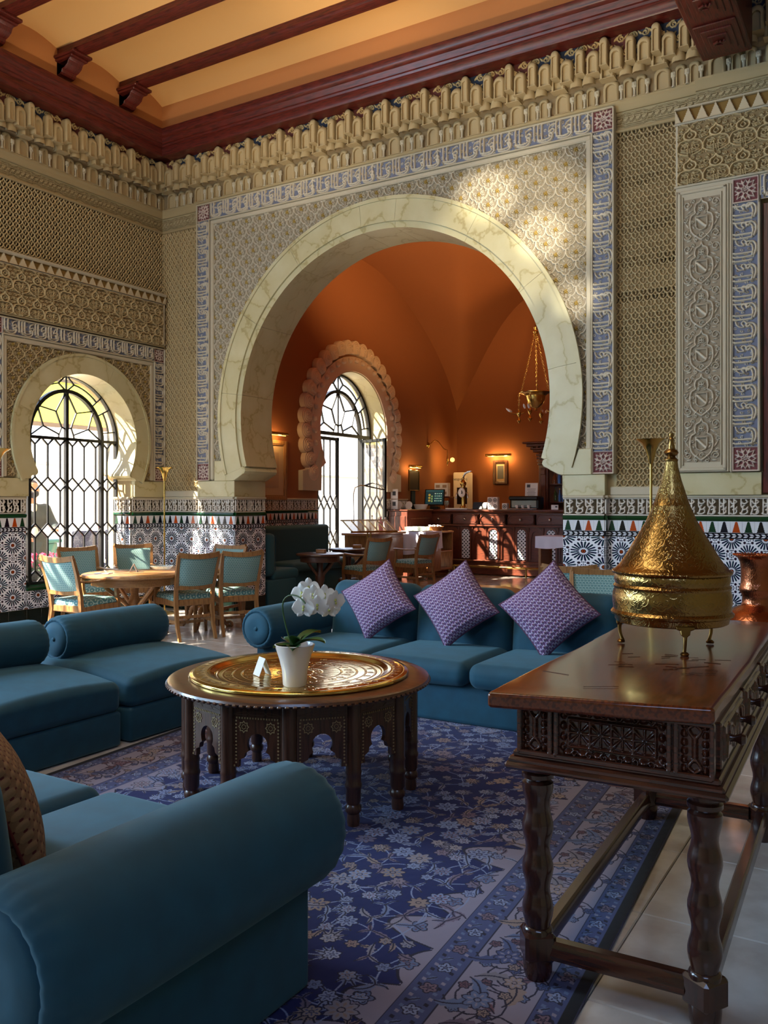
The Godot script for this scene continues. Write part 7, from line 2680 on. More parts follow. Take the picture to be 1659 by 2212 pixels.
	g.lathe([Vector2(0, -0.04), Vector2(0.012, -0.03), Vector2(0.008, 0.0), Vector2(0.022, 0.03), Vector2(0.022, 0.12), Vector2(0.012, 0.15), Vector2(0.008, 0.24)], 12)
	part("holder", g, M.brass, ws)
	g = G.new()
	g.tube([Vector3(0.31, -0.34, 0.29), Vector3(0.37, -0.33, 0.33)], 0.009, 8)
	part("bulb_socket", g, M.brass, ws)
	g = G.new()
	g.X = Transform3D(Basis(), Vector3(0.41, -0.30, 0.36))
	g.surf(16, 10, func(u: float, v: float) -> Vector3:
		var a := PI * (v - 0.5)
		return Vector3(0.048 * cos(a) * cos(u * TAU), 0.048 * sin(a), -0.048 * cos(a) * sin(u * TAU)))
	part("bulb", g, M.warm_glow, ws)
	var ol := OmniLight3D.new()
	ol.name = "bulb_light"
	ol.position = Vector3(0.41, -0.30, 0.36)
	ol.light_color = Color(1.0, 0.78, 0.42)
	ol.light_energy = 0.30
	ol.omni_attenuation = 2.0
	ol.omni_range = 20.0
	ol.light_size = 0.05
	ol.shadow_enabled = true
	ws.add_child(ol, true)
	# hanging brass lamp with bird-like oil lamps
	var ch := thing("chandelier", "hanging brass bowl lamp on chains with small bird-shaped arms", "chandelier", Vector3(3.5, 3.13, -4.7), 0.25)
	g = G.new()
	g.lathe([Vector2(0, -0.24), Vector2(0.03, -0.23), Vector2(0.02, -0.20), Vector2(0.06, -0.18), Vector2(0.12, -0.13), Vector2(0.15, -0.06), Vector2(0.16, 0.0), Vector2(0.20, 0.03), Vector2(0.265, 0.045), Vector2(0.265, 0.055), Vector2(0.18, 0.05), Vector2(0.0, 0.02)], 40)
	part("bowl", g, M.brass, ch)
	var link := G.new()
	var ring := []
	for i in 10:
		ring.append(Vector3(0.012 * cos(TAU * i / 10), 0.020 * sin(TAU * i / 10), 0))
	link.tube(ring, 0.004, 5, [], true, Vector3.BACK)
	var lm := link.done()
	var chain := func(a: Vector3, b: Vector3, parent: Node3D) -> void:
		var n := int(a.distance_to(b) / 0.034)
		var ts := []
		for i in n:
			var y := (b - a).normalized()
			var x := y.cross(Vector3.BACK if absf(y.z) < 0.9 else Vector3.RIGHT).normalized()
			ts.append(Transform3D(Basis(y, PI / 2 * (i % 2)) * Basis(x, y, x.cross(y)), a.lerp(b, (i + 0.5) / n)))
		many("chain", lm, ts, M.brass, parent)
	for k in 3:
		var a := TAU * k / 3 + 0.5
		chain.call(Vector3(0.25 * cos(a), 0.05, 0.25 * sin(a)), Vector3(0.02 * cos(a), 0.98, 0.02 * sin(a)), ch)
	g = G.new()
	g.lathe([Vector2(0, 0.96), Vector2(0.05, 0.98), Vector2(0.03, 1.0), Vector2(0.045, 1.03), Vector2(0.02, 1.06), Vector2(0.035, 1.10), Vector2(0.0, 1.14)], 16)
	part("crown", g, M.brass, ch)
	chain.call(Vector3(0, 1.13, 0), Vector3(0, 2.95, 0), ch)
	for k in 4:
		var a := TAU * k / 4 + 0.2
		var o := Vector3(0.28 * cos(a), 0, 0.28 * sin(a))
		chain.call(o + Vector3(0, 0.04, 0), o + Vector3(0, -0.22, 0), ch)
		g = G.new()
		g.X = Transform3D(Basis(Vector3.UP, -a), o)
		g.lathe([Vector2(0, -0.44), Vector2(0.012, -0.42), Vector2(0.035, -0.385), Vector2(0.02, -0.35), Vector2(0.008, -0.33), Vector2(0.03, -0.29), Vector2(0.035, -0.26), Vector2(0.012, -0.22), Vector2(0, -0.21)], 14)
		g.tube([Vector3(-0.02, -0.28, 0), Vector3(0.09, -0.27, 0), Vector3(0.14, -0.245, 0)], 0.010, 8, [1.6, 1.0, 0.7])
		g.tube([Vector3(0.0, -0.28, 0), Vector3(-0.06, -0.265, 0.02), Vector3(-0.10, -0.24, 0.03)], 0.008, 8, [1.5, 1.2, 0.3])
		part("arm", g, M.brass, ch)
		for s: float in [-1.0, 1.0]:
			g = G.new()
			g.X = Transform3D(Basis(Vector3.UP, -a) * Basis(Vector3.BACK, -0.9), o + Basis(Vector3.UP, -a) * Vector3(0.13, -0.24, 0.035 * s))
			g.lathe([Vector2(0, 0), Vector2(0.014, 0.01), Vector2(0.020, 0.04), Vector2(0.014, 0.08), Vector2(0.0, 0.11)], 10)
			part("candle_bulb", g, M.white_ceramic, ch)
	# white-clothed table at the right edge of the arch
	var wt := thing("side_table", "wooden stand under a white cloth in front of the bar", "table", Vector3(3.48, 0, -6.15), 0.0)
	for sx: float in [-1.0, 1.0]:
		for sz: float in [-1.0, 1.0]:
			part("leg", box(Vector3(0.36 * sx, 0.39, 0.26 * sz), Vector3(0.05, 0.78, 0.05), 0.006), M.honey, wt)
	part("side_panel", box(Vector3(-0.36, 0.40, 0), Vector3(0.03, 0.76, 0.50), 0.004), M.honey, wt)
	part("top", box(Vector3(0, 0.80, 0), Vector3(0.80, 0.04, 0.62), 0.006), M.honey_x, wt)
	var c2 := thing("tablecloth", "white cloth on the stand in front of the bar, by the pier", "tablecloth", Vector3(3.48, 0.821, -6.15))
	g = G.new()
	g.box(Vector3(0, 0.004, 0), Vector3(0.84, 0.008, 0.66), 0.003)
	for e: Array in [[Vector3(-0.42, 0, 0.33), Vector3(0.84, 0, 0), Vector3(0, 0, 1)], [Vector3(-0.42, 0, -0.33), Vector3(0, 0, 0.66), Vector3(-1, 0, 0)]]:
		var o: Vector3 = e[0]
		var dd: Vector3 = e[1]
		var nn: Vector3 = e[2]
		g.surf(30, 5, func(u: float, v: float) -> Vector3:
			var h := 0.20 * (1 - v)
			return o + dd * u + nn * (0.003 + 0.05 * h + 0.06 * h * sin(u * 24.0)) + Vector3(0, 0.008 - h * (1.0 + 0.08 * sin(u * 7.0)), 0))
	part("cloth", g, M.linen, c2)

# ---------------------------------------------------------------- the bar and what stands on it
func bar_things() -> void:
	var Z := -6.95
	var b := thing("bar_counter", "long carved dark red wooden bar counter with lattice-tiled panels", "bar counter", Vector3(0, 0, Z))
	var x0 := 0.10
	var x1 := 5.6
	part("body", box(Vector3((x0 + x1) / 2, 0.65, -0.35), Vector3(x1 - x0, 1.16, 0.62)), M.bar_x, b)
	var g := G.new()
	g.sweep([Vector3(x0 - 0.06, 1.215, -0.02), Vector3(x1, 1.215, -0.02)], [Vector2(-0.7, 0), Vector2(0.02, 0), Vector2(0.03, 0.015), Vector2(0.05, 0.02), Vector2(0.06, 0.04), Vector2(0.055, 0.06), Vector2(-0.7, 0.065)])
	part("worktop", g, M.bar_x, b)
	g = G.new()
	g.box(Vector3((x0 + x1) / 2, 0.965, -0.02), Vector3(x1 - x0, 0.035, 0.08), 0.01)
	g.box(Vector3((x0 + x1) / 2, 0.27, -0.02), Vector3(x1 - x0, 0.05, 0.08), 0.012)
	g.box(Vector3((x0 + x1) / 2, 0.14, -0.04), Vector3(x1 - x0, 0.24, 0.06), 0.006)
	part("rails", g, M.bar_x, b)
	# lattice tile picture
	var im := Image.create_empty(96, 96, false, Image.FORMAT_RGB8)
	im.fill(Color(0.85, 0.86, 0.90))
	for o: Vector2 in [Vector2(24, 24), Vector2(72, 72), Vector2(72, 24), Vector2(24, 72), Vector2(48, 48), Vector2(0, 48), Vector2(96, 48), Vector2(48, 0), Vector2(48, 96), Vector2(0, 0), Vector2(96, 0), Vector2(0, 96), Vector2(96, 96)]:
		fill_poly(im, ngon(o, 10, 8), Color(0.06, 0.07, 0.18))
	for o: Vector2 in [Vector2(24, 24), Vector2(72, 72), Vector2(72, 24), Vector2(24, 72)]:
		fill_poly(im, ngon(o, 8, 8), Color(0.05, 0.20, 0.18))
	var m := mat("lattice_tile", Color.WHITE, 0.2)
	m.albedo_texture = ImageTexture.create_from_image(im)
	m.uv1_scale = Vector3(7, 7, 1)
	var head := arc(Vector2(0, 0.50), 0.088, 0, 180, 12)
	var lp := [Vector2(-0.088, 0.0), Vector2(0.088, 0.0)] + head
	var tp := G.new()
	tp.prism(lp, 0, 0.012)
	var tpm := tp.done()
	var P := 0.585
	for k in 8:
		var x := 0.58 + P * k
		# lattice panel
		mi("tile_panel", tpm, M.lattice_tile, b, Transform3D(Basis(), Vector3(x, 0.32, -0.04)))
		g = G.new()
		g.band([Vector2(-0.13, 0.0)] + [Vector2(-0.13, 0.3)] + rev(arc(Vector2(0, 0.50), 0.13, 0, 180, 12)) + [Vector2(0.13, 0.3), Vector2(0.13, 0.0)], [Vector2(-0.09, 0.0)] + [Vector2(-0.09, 0.3)] + rev(arc(Vector2(0, 0.50), 0.09, 0, 180, 12)) + [Vector2(0.09, 0.3), Vector2(0.09, 0.0)], 0.0, 0.03)
		g.X = Transform3D(Basis(), Vector3(0, 0, 0))
		part("panel_surround", g, M.bar_y, b).position = Vector3(x, 0.31, -0.04)
		# plain arched panel between
		var xx := x + P / 2
		g = G.new()
		g.band([Vector2(-0.135, 0.0), Vector2(-0.135, 0.3)] + rev(arc(Vector2(0, 0.48), 0.15, 0, 180, 12)) + [Vector2(0.135, 0.3), Vector2(0.135, 0.0)], [Vector2(-0.105, 0.02), Vector2(-0.105, 0.36)] + rev(arc(Vector2(0, 0.48), 0.08, 0, 180, 12)) + [Vector2(0.105, 0.36), Vector2(0.105, 0.02)], 0.0, 0.025)
		part("arched_panel", g, M.bar_y, b).position = Vector3(xx, 0.31, -0.04)
		g = G.new()
		g.box(Vector3(x - P * 0.25, 0.62, -0.025), Vector3(0.02, 0.64, 0.03), 0.006)
		g.box(Vector3(x + P * 0.25, 0.62, -0.025), Vector3(0.02, 0.64, 0.03), 0.006)
		part("stile", g, M.bar_y, b)
		# drawer with scalloped sunk panel and rosette knob
		var xd := x + P * 0.25 - 0.16
		g = G.new()
		g.box(Vector3(xd, 1.09, -0.03), Vector3(P - 0.06, 0.19, 0.03), 0.006)
		g.box(Vector3(xd, 1.175, -0.012), Vector3(P - 0.08, 0.014, 0.02), 0.004)
		g.box(Vector3(xd, 1.005, -0.012), Vector3(P - 0.08, 0.014, 0.02), 0.004)
		for s: float in [-1.0, 1.0]:
			g.X = Transform3D(Basis(), Vector3(xd + s * 0.17, 1.09, -0.02))
			g.band(arc(Vector2(s * 0.02, 0), 0.075, 90 - 90 * s - 80, 90 - 90 * s + 80, 10), arc(Vector2(s * 0.02, 0), 0.062, 90 - 90 * s - 80, 90 - 90 * s + 80, 10), 0.0, 0.02)
			g.X = Transform3D()
			g.box(Vector3(xd + s * (P / 2), 1.09, -0.015), Vector3(0.025, 0.20, 0.05), 0.006)
		var dr := part("drawer", g, M.bar_x, b)
		g = G.new()
		g.X = Transform3D(Basis(Vector3.RIGHT, PI / 2), Vector3(xd, 1.09, -0.01))
		g.lathe([Vector2(0, 0.04), Vector2(0.018, 0.036), Vector2(0.03, 0.02), Vector2(0.035, 0.0)] , 10)
		part("knob", g, M.steel, dr)
	# foot rail
	g = G.new()
	g.tube([Vector3(x0, 0.18, 0.16), Vector3(x1, 0.18, 0.16)], 0.022, 12)
	part("foot_rail", g, M.brass, b)
	for k in 4:
		g = G.new()
		g.tube([Vector3(1.0 + 1.5 * k, 0.0, 0.16), Vector3(1.0 + 1.5 * k, 0.17, 0.16)], 0.018, 10)
		g.tube([Vector3(1.0 + 1.5 * k, 0.18, 0.16), Vector3(1.0 + 1.5 * k, 0.18, -0.02)], 0.014, 8)
		part("rail_bracket", g, M.brass, b)
	# return at the left end
	var rt := thing("bar_cabinet", "plain panelled end cabinet of the bar by the garden door", "cabinet", Vector3(0.26, 0, -6.36))
	part("body", box(Vector3(0, 0.63, 0), Vector3(0.42, 1.24, 1.0), 0.006), M.bar_y, rt)
	part("door", box(Vector3(0, 0.66, 0.503), Vector3(0.34, 1.0, 0.02), 0.008), M.bar_y, rt)
	part("top", box(Vector3(0, 1.265, 0.0), Vector3(0.46, 0.03, 1.04), 0.008), M.bar_x, rt)
	part("side_panel", box(Vector3(0.213, 0.66, 0.0), Vector3(0.018, 0.9, 0.8), 0.008), M.bar_y, rt)
	var Y := 1.2805
	# small signs and pods
	var sg := thing("sign_card", "two small framed white cards stacked at the left end of the bar", "sign", Vector3(0.13, Y, -5.95))
	for k in 2:
		part("card", box(Vector3(0, 0.10 + 0.20 * k, 0), Vector3(0.16, 0.19, 0.012), 0.004), M.paper, sg)
		part("dark_print", box(Vector3(0, 0.11 + 0.20 * k, 0.008), Vector3(0.07, 0.08, 0.003)), M.ink, sg)
	for k in 2:
		var d := thing("menu_holder", ["round white menu holder, left of two on the bar", "round white menu holder, right of two on the bar"][k], "menu holder", Vector3(0.12 + 0.17 * k, Y, -6.14 - 0.10 * k))
		g = G.new()
		g.X = Transform3D(Basis(Vector3.RIGHT, PI / 2 - 0.15), Vector3(0, 0.085, 0))
		g.lathe([Vector2(0, -0.006), Vector2(0.075, -0.006), Vector2(0.075, 0.006), Vector2(0, 0.006)], 24)
		part("disc", g, M.white_ceramic, d)
		part("base", box(Vector3(0, 0.012, 0), Vector3(0.10, 0.024, 0.06), 0.006), M.white_ceramic, d)
	var bw := thing("bowl", "white oblong bowl on the bar", "bowl", Vector3(0.30, Y, -6.70))
	g = G.new()
	g.lathe([Vector2(0, 0), Vector2(0.11, 0), Vector2(0.15, 0.10), Vector2(0.145, 0.10), Vector2(0.10, 0.01), Vector2(0, 0.01)], 24)
	part("shell", g, M.white_ceramic, bw)
	var sp := thing("bowl", "small cream dish at the far left of the bar", "bowl", Vector3(0.12, Y, -6.46))
	g = G.new()
	g.lathe([Vector2(0, 0), Vector2(0.05, 0), Vector2(0.07, 0.07), Vector2(0.065, 0.07), Vector2(0.045, 0.01), Vector2(0, 0.01)], 20)
	part("shell", g, M.paper, sp)
	# till
	m = mat("screen_glow", Color(0.03, 0.07, 0.08), 0.25)
	im = Image.create_empty(160, 128, false, Image.FORMAT_RGB8)
	im.fill(Color(0.06, 0.20, 0.22))
	im.fill_rect(Rect2i(0, 0, 160, 12), Color(0.10, 0.32, 0.34))
	for k in 3:
		fill_poly(im, ngon(Vector2(34, 44 + 26 * k), 11, 10), Color(0.75, 0.62, 0.25))
		fill_poly(im, ngon(Vector2(58, 57 + 22 * k), 9, 10), Color(0.55, 0.62, 0.35))
	for i in 4:
		for j in 4:
			im.fill_rect(Rect2i(82 + 18 * i, 26 + 22 * j, 11, 11), Color(0.55, 0.72, 0.62) if (i + j) % 3 else Color(0.75, 0.8, 0.7))
	m.emission_enabled = true
	m.emission = Color.WHITE
	m.emission_operator = BaseMaterial3D.EMISSION_OP_MULTIPLY
	m.emission_texture = ImageTexture.create_from_image(im)
	m.emission_energy_multiplier = 0.7
	var tl := thing("till", "black touch screen till with a lit display on the bar", "till", Vector3(0.34, Y, -7.22), 0.18)
	g = G.new()
	g.box(Vector3(0, 0.24, 0), Vector3(0.42, 0.34, 0.035), 0.01, Basis(Vector3.RIGHT, -0.2))
	part("case", g, M.black, tl)
	g = G.new()
	g.X = Transform3D(Basis(Vector3.RIGHT, -0.2), Vector3(0, 0.24, 0))
	g.sg(-1)
	g.box(Vector3(0, 0.0, 0.0185), Vector3(0.37, 0.29, 0.002))
	g.quad(Vector3(-0.185, -0.145, 0.0199), Vector3(0.185, -0.145, 0.0199), Vector3(0.185, 0.145, 0.0199), Vector3(-0.185, 0.145, 0.0199))
	part("screen", g, m, tl)
	part("foot", box(Vector3(0, 0.03, -0.03), Vector3(0.18, 0.06, 0.16), 0.01), M.black, tl)
	# stacked cream boxes
	for k in 4:
		var bx := thing("cup_box", ["cream printed box, lower left of the stack behind the till", "cream printed box, lower right of the stack behind the till", "cream printed box, upper left of the stack behind the till", "cream printed box, upper right of the stack behind the till"][k], "box", Vector3(0.27 + 0.155 * (k % 2), Y + 0.26 + 0.14 * (k / 2), -7.55), 0.1)
		part("carton", box(Vector3(0, 0.07, 0), Vector3(0.15, 0.138, 0.14), 0.004), M.paper, bx)
		part("print", box(Vector3(0, 0.07, 0.0705), Vector3(0.09, 0.06, 0.002)), M.print_sepia, bx)
	var sh := thing("bottle_rack", "low wooden rack of glasses and bottles under the cream boxes", "rack", Vector3(0.34, Y, -7.55), 0.0)
	part("board", box(Vector3(0, 0.245, 0), Vector3(0.46, 0.025, 0.22), 0.004), M.bar_x, sh)
	for s: float in [-1.0, 1.0]:
		part("side", box(Vector3(0.22 * s, 0.12, 0), Vector3(0.02, 0.23, 0.2), 0.004), M.bar_y, sh)
	var gob := G.new()
	gob.lathe([Vector2(0, 0), Vector2(0.03, 0.0), Vector2(0.032, 0.004), Vector2(0.005, 0.01), Vector2(0.005, 0.07), Vector2(0.03, 0.10), Vector2(0.036, 0.14), Vector2(0.03, 0.17), Vector2(0.028, 0.17), Vector2(0.0, 0.09)], 14)
	var gobm := gob.done()
	for k in 6:
		var o := mi("wine_glass", gobm, M.glass_solid, self, Transform3D(Basis(), Vector3(0.17 + 0.065 * k, Y, -7.54 + 0.05 * (k % 2))))
		tag(o, "clear stemmed glass behind the till, %s from the left in the rack" % ["first", "second", "third", "fourth", "fifth", "last"][k], "glass", "stemmed glasses behind the till")
	# white coffee machine
	var cm := thing("coffee_machine", "tall white coffee machine against the back wall of the bar", "coffee machine", Vector3(0.30, 0.9005, -8.62), 0.0)
	part("body", box(Vector3(0, 0.60, 0), Vector3(0.34, 1.14, 0.30), 0.02), M.white_ceramic, cm)
	part("front_recess", box(Vector3(0.05, 0.66, 0.152), Vector3(0.24, 0.36, 0.01), 0.004), M.black, cm)
	var tx := mi("lettering", text_mesh("nespresso", 0.075, 0.004), M.ink, cm, Transform3D(Basis(), Vector3(0, 1.02, 0.152)))
	part("counter_block", box(Vector3(0, 0.015, 0), Vector3(0.5, 0.03, 0.36), 0.004), M.bar_x, cm)
	var bc := thing("back_counter", "low dark wooden back counter behind the bar", "counter", Vector3(1.25, 0, -8.62))
	part("body", box(Vector3(0, 0.43, 0), Vector3(2.4, 0.86, 0.48), 0.006), M.bar_x, bc)
	part("top", box(Vector3(0, 0.88, 0.01), Vector3(2.42, 0.04, 0.52), 0.008), M.bar_x, bc)
	# beer tap
	var sl := thing("drip_slab", "white marble slab under the beer tap", "slab", Vector3(0.96, Y, -7.12))
	part("stone", box(Vector3(0, 0.012, 0), Vector3(0.48, 0.024, 0.34), 0.006), M.white_ceramic, sl)
	var bt := thing("beer_tap", "brass beer tap with a white oval badge and a silver bird on top", "beer tap", Vector3(1.035, Y + 0.0245, -7.12))
	g = G.new()
	g.lathe([Vector2(0, 0), Vector2(0.07, 0), Vector2(0.07, 0.015), Vector2(0.05, 0.03), Vector2(0.043, 0.06), Vector2(0.043, 0.34), Vector2(0.05, 0.40), Vector2(0.045, 0.44), Vector2(0.06, 0.46), Vector2(0.065, 0.50), Vector2(0.04, 0.54), Vector2(0.02, 0.57), Vector2(0.03, 0.60), Vector2(0.0, 0.62)], 24)
	part("column", g, M.brass, bt)
	g = G.new()
	g.X = Transform3D(Basis(Vector3.RIGHT, PI / 2) * Basis.from_scale(Vector3(1, 1, 1.25)), Vector3(-0.01, 0.31, 0.05))
	g.lathe([Vector2(0, 0.014), Vector2(0.068, 0.012), Vector2(0.078, 0.0), Vector2(0, 0.0)] , 28)
	part("badge", g, M.white_ceramic, bt)
	g = G.new()
	g.prism([Vector2(-0.02, 0.28), Vector2(0.0, 0.29), Vector2(0.015, 0.275), Vector2(0.02, 0.31), Vector2(0.005, 0.35), Vector2(-0.015, 0.345), Vector2(-0.005, 0.32)], 0.064, 0.068)
	part("emblem", g, M.ink, bt)
	g = G.new()
	g.tube([Vector3(0, 0.60, 0), Vector3(0.01, 0.64, 0), Vector3(0.05, 0.68, 0.01), Vector3(0.10, 0.70, 0.02)], 0.016, 8, [1.2, 1.3, 1.1, 0.3])
	for s: float in [-1.0, 1.0]:
		g.prism([Vector2(0.01, 0.66), Vector2(0.16, 0.72), Vector2(0.19, 0.74), Vector2(0.12, 0.74), Vector2(0.03, 0.70)], 0.01 * s, 0.014 * s)
	part("bird", g, M.steel, bt)
	g = G.new()
	g.tube([Vector3(0.06, 0.30, 0.02), Vector3(0.12, 0.30, 0.05), Vector3(0.13, 0.20, 0.06)], 0.012, 8)
	g.tube([Vector3(-0.06, 0.30, 0.02), Vector3(-0.12, 0.30, 0.05), Vector3(-0.13, 0.18, 0.06)], 0.012, 8)
	part("spout", g, M.steel, bt)
	# tablet, tile-patterned boxes, coffee maker, menu sheets
	var tb := thing("tablet", "dark tablet leaning back on the bar right of the beer tap", "tablet", Vector3(1.39, Y, -7.12))
	part("slab", box(Vector3(0, 0.075, 0), Vector3(0.30, 0.15, 0.02), 0.006), M.black, tb).rotation.x = -0.35
	part("prop", box(Vector3(0, 0.035, -0.05), Vector3(0.10, 0.07, 0.02), 0.004), M.black, tb)
	for k in 5:
		var p: Vector2 = [Vector2(1.60, 0), Vector2(1.71, 0), Vector2(1.60, 0.1205), Vector2(1.71, 0.1205), Vector2(1.91, 0)][k]
		var bx := thing("tea_box", ["patterned white box, lower left of four on the bar", "patterned white box, lower right of four on the bar", "patterned white box, upper left of four on the bar", "patterned white box, upper right of four on the bar", "single patterned white box beside the black coffee maker"][k], "box", Vector3(p.x, Y + p.y, -7.2))
		part("carton", box(Vector3(0, 0.06, 0), Vector3(0.105, 0.12, 0.1), 0.004), M.paper, bx)
		g = G.new()
		g.X = Transform3D(Basis(), Vector3(0, 0.06, 0.0505))
		g.band(arc(Vector2.ZERO, 0.042, 0, 360, 12), arc(Vector2.ZERO, 0.028, 0, 360, 12), 0.0, 0.002, false)
		g.band(arc(Vector2.ZERO, 0.018, 0, 360, 8), arc(Vector2.ZERO, 0.002, 0, 360, 8), 0.0, 0.002, false)
		part("ornament", g, M.ink, bx)
	var cf := thing("coffee_maker", "wide black coffee maker with glass front on the bar", "coffee maker", Vector3(2.30, Y, -7.25))
	part("body", box(Vector3(0, 0.13, -0.08), Vector3(0.62, 0.26, 0.24), 0.03), M.black, cf)
	part("hood", box(Vector3(0, 0.22, 0.06), Vector3(0.60, 0.08, 0.14), 0.02), M.black, cf)
	part("glass_front", box(Vector3(0, 0.11, 0.07), Vector3(0.50, 0.14, 0.02), 0.006), M.glass_solid, cf)
	for k in 3:
		var cup := part("cup", cup_mesh(), M.white_ceramic)
		cup.position = cf.position + Vector3(-0.12 + 0.12 * k, 0.0245, 0.125)
		tag(cup, ["left", "middle", "right"][k] + " one of three small white cups before the black coffee maker", "cup")
	part("drip_tray", box(Vector3(0, 0.012, 0.10), Vector3(0.60, 0.024, 0.16), 0.006), M.steel, cf)
	var ms := thing("menu_sheet", "white printed menu sheet propped behind the coffee maker", "menu", Vector3(2.33, Y, -7.46))
	part("sheet", box(Vector3(0, 0.36, 0), Vector3(0.26, 0.32, 0.015), 0.003), M.paper, ms).rotation.x = -0.1
	g = G.new()
	g.box(Vector3(-0.06, 0.46, 0.0), Vector3(0.07, 0.06, 0.018))
	for k in 6:
		g.box(Vector3(0, 0.40 - 0.025 * k, 0.001), Vector3(0.18 - 0.02 * (k % 3), 0.006, 0.018))
	part("print", g, M.ink, ms).rotation.x = -0.1
	part("stand", box(Vector3(0, 0.10, -0.01), Vector3(0.05, 0.20, 0.02), 0.004), M.black, ms)
	var sc := thing("tent_card", "small white card on the bar below the bottle shelves", "card", Vector3(2.95, Y, -7.1))
	part("sheet", box(Vector3(0, 0.045, 0), Vector3(0.14, 0.09, 0.012), 0.003), M.paper, sc)
	part("print", box(Vector3(0.03, 0.055, 0.007), Vector3(0.04, 0.03, 0.002)), M.ink, sc)
	# bottle cabinet
	var cb := thing("bottle_cabinet", "tall carved wooden bottle cabinet with a heavy cornice", "cabinet", Vector3(2.56, 0.0, -8.15))
	g = G.new()
	for e: Array in [[2.60, 0.30, 0.04], [2.55, 0.24, 0.06], [2.49, 0.18, 0.05], [2.44, 0.14, 0.05]]:
		g.box(Vector3(0.9, e[0], 0.0), Vector3(2.2 + 2.0 * e[1], e[2], 0.36 + 2.0 * e[1]), 0.012)
	for k in 24:
		g.box(Vector3(-0.32 + 0.1 * k, 2.515, 0.38), Vector3(0.05, 0.035, 0.03), 0.006)
	part("cornice", g, M.bar_x, cb)
	for k in 3:
		g = G.new()
		var xk := -0.14 + 1.05 * k
		g.box(Vector3(xk, 1.25, 0.20), Vector3(0.20, 2.3, 0.10), 0.01)
		g.box(Vector3(xk, 1.35, 0.26), Vector3(0.12, 1.5, 0.03), 0.01)
		for j in 4:
			g.box(Vector3(xk, 2.36 - 0.06 * j, 0.22 + 0.01 * (4 - j)), Vector3(0.26 - 0.015 * j, 0.04, 0.14), 0.01)
		g.box(Vector3(xk, 2.02, 0.265), Vector3(0.12, 0.12, 0.04), 0.02)
		part("pilaster", g, M.bar_y, cb)
	part("back_board", box(Vector3(0.9, 1.25, -0.15), Vector3(2.2, 2.4, 0.04), 0.004), M.bar_y, cb)
	for y: float in [1.05, 1.42, 1.78, 2.12]:
		part("shelf", box(Vector3(0.9, y, 0.02), Vector3(2.05, 0.025, 0.28), 0.004), M.bar_x, cb)
	part("lower_case", box(Vector3(0.9, 0.52, 0.02), Vector3(2.2, 1.0, 0.34), 0.006), M.bar_x, cb)
	var rng := RandomNumberGenerator.new()
	rng.seed = 31
	for name_c: Array in [["liquor_clear", Color(0.75, 0.82, 0.86, 0.45)], ["liquor_amber", Color(0.55, 0.27, 0.06, 0.6)], ["liquor_blue", Color(0.25, 0.45, 0.75, 0.6)], ["liquor_green", Color(0.10, 0.30, 0.12, 0.6)]]:
		m = mat(name_c[0], name_c[1], 0.05)
		m.transparency = BaseMaterial3D.TRANSPARENCY_ALPHA
	var kinds := []
	for k in 4:
		g = G.new()
		var r: float = [0.035, 0.045, 0.03, 0.04][k]
		var h: float = [0.28, 0.22, 0.25, 0.27][k]
		g.lathe([Vector2(0, 0), Vector2(r, 0), Vector2(r, h * [0.6, 0.5, 0.45, 0.65][k]), Vector2(r * 0.4, h * 0.75), Vector2(r * 0.34, h * 0.95), Vector2(0, h * 0.95)], 14)
		kinds.append(g.done())
	g = G.new()
	g.lathe([Vector2(0, 0), Vector2(0.014, 0), Vector2(0.014, 0.03), Vector2(0, 0.03)], 10)
	var cap := g.done()
	for j in 4:
		for k in 9:
			var o := Node3D.new()
			o.name = "bottle"
			add_child(o, true)
			o.position = Vector3(2.56 + 0.05 + 0.09 * k + rng.randf_range(-0.01, 0.01), [1.0625, 1.4325, 1.7925, 2.1325][j] + 0.0005, -8.06 + rng.randf_range(-0.03, 0.04))
			var q := rng.randi() % 4
			var col := rng.randi() % 4
			tag(o, "%s glass liquor bottle, %s from the left on the %s shelf of the carved cabinet" % [["clear", "amber", "blue", "green"][col], ["first", "second", "third", "fourth", "fifth", "sixth", "seventh", "eighth", "last"][k], ["lowest", "second", "third", "top"][j]], "bottle", "liquor bottles in the carved cabinet")
			mi("body", kinds[q], M[["liquor_clear", "liquor_amber", "liquor_blue", "liquor_green"][col]], o)
			mi("cap", cap, M.brass_dark if k % 2 else M.black, o, Transform3D(Basis(), Vector3(0, [0.28, 0.22, 0.25, 0.27][q] * 0.94, 0)))

func cup_mesh() -> G:
	var g := G.new()
	g.lathe([Vector2(0, 0), Vector2(0.022, 0), Vector2(0.036, 0.06), Vector2(0.033, 0.06), Vector2(0.02, 0.006), Vector2(0, 0.006)], 16)
	return g

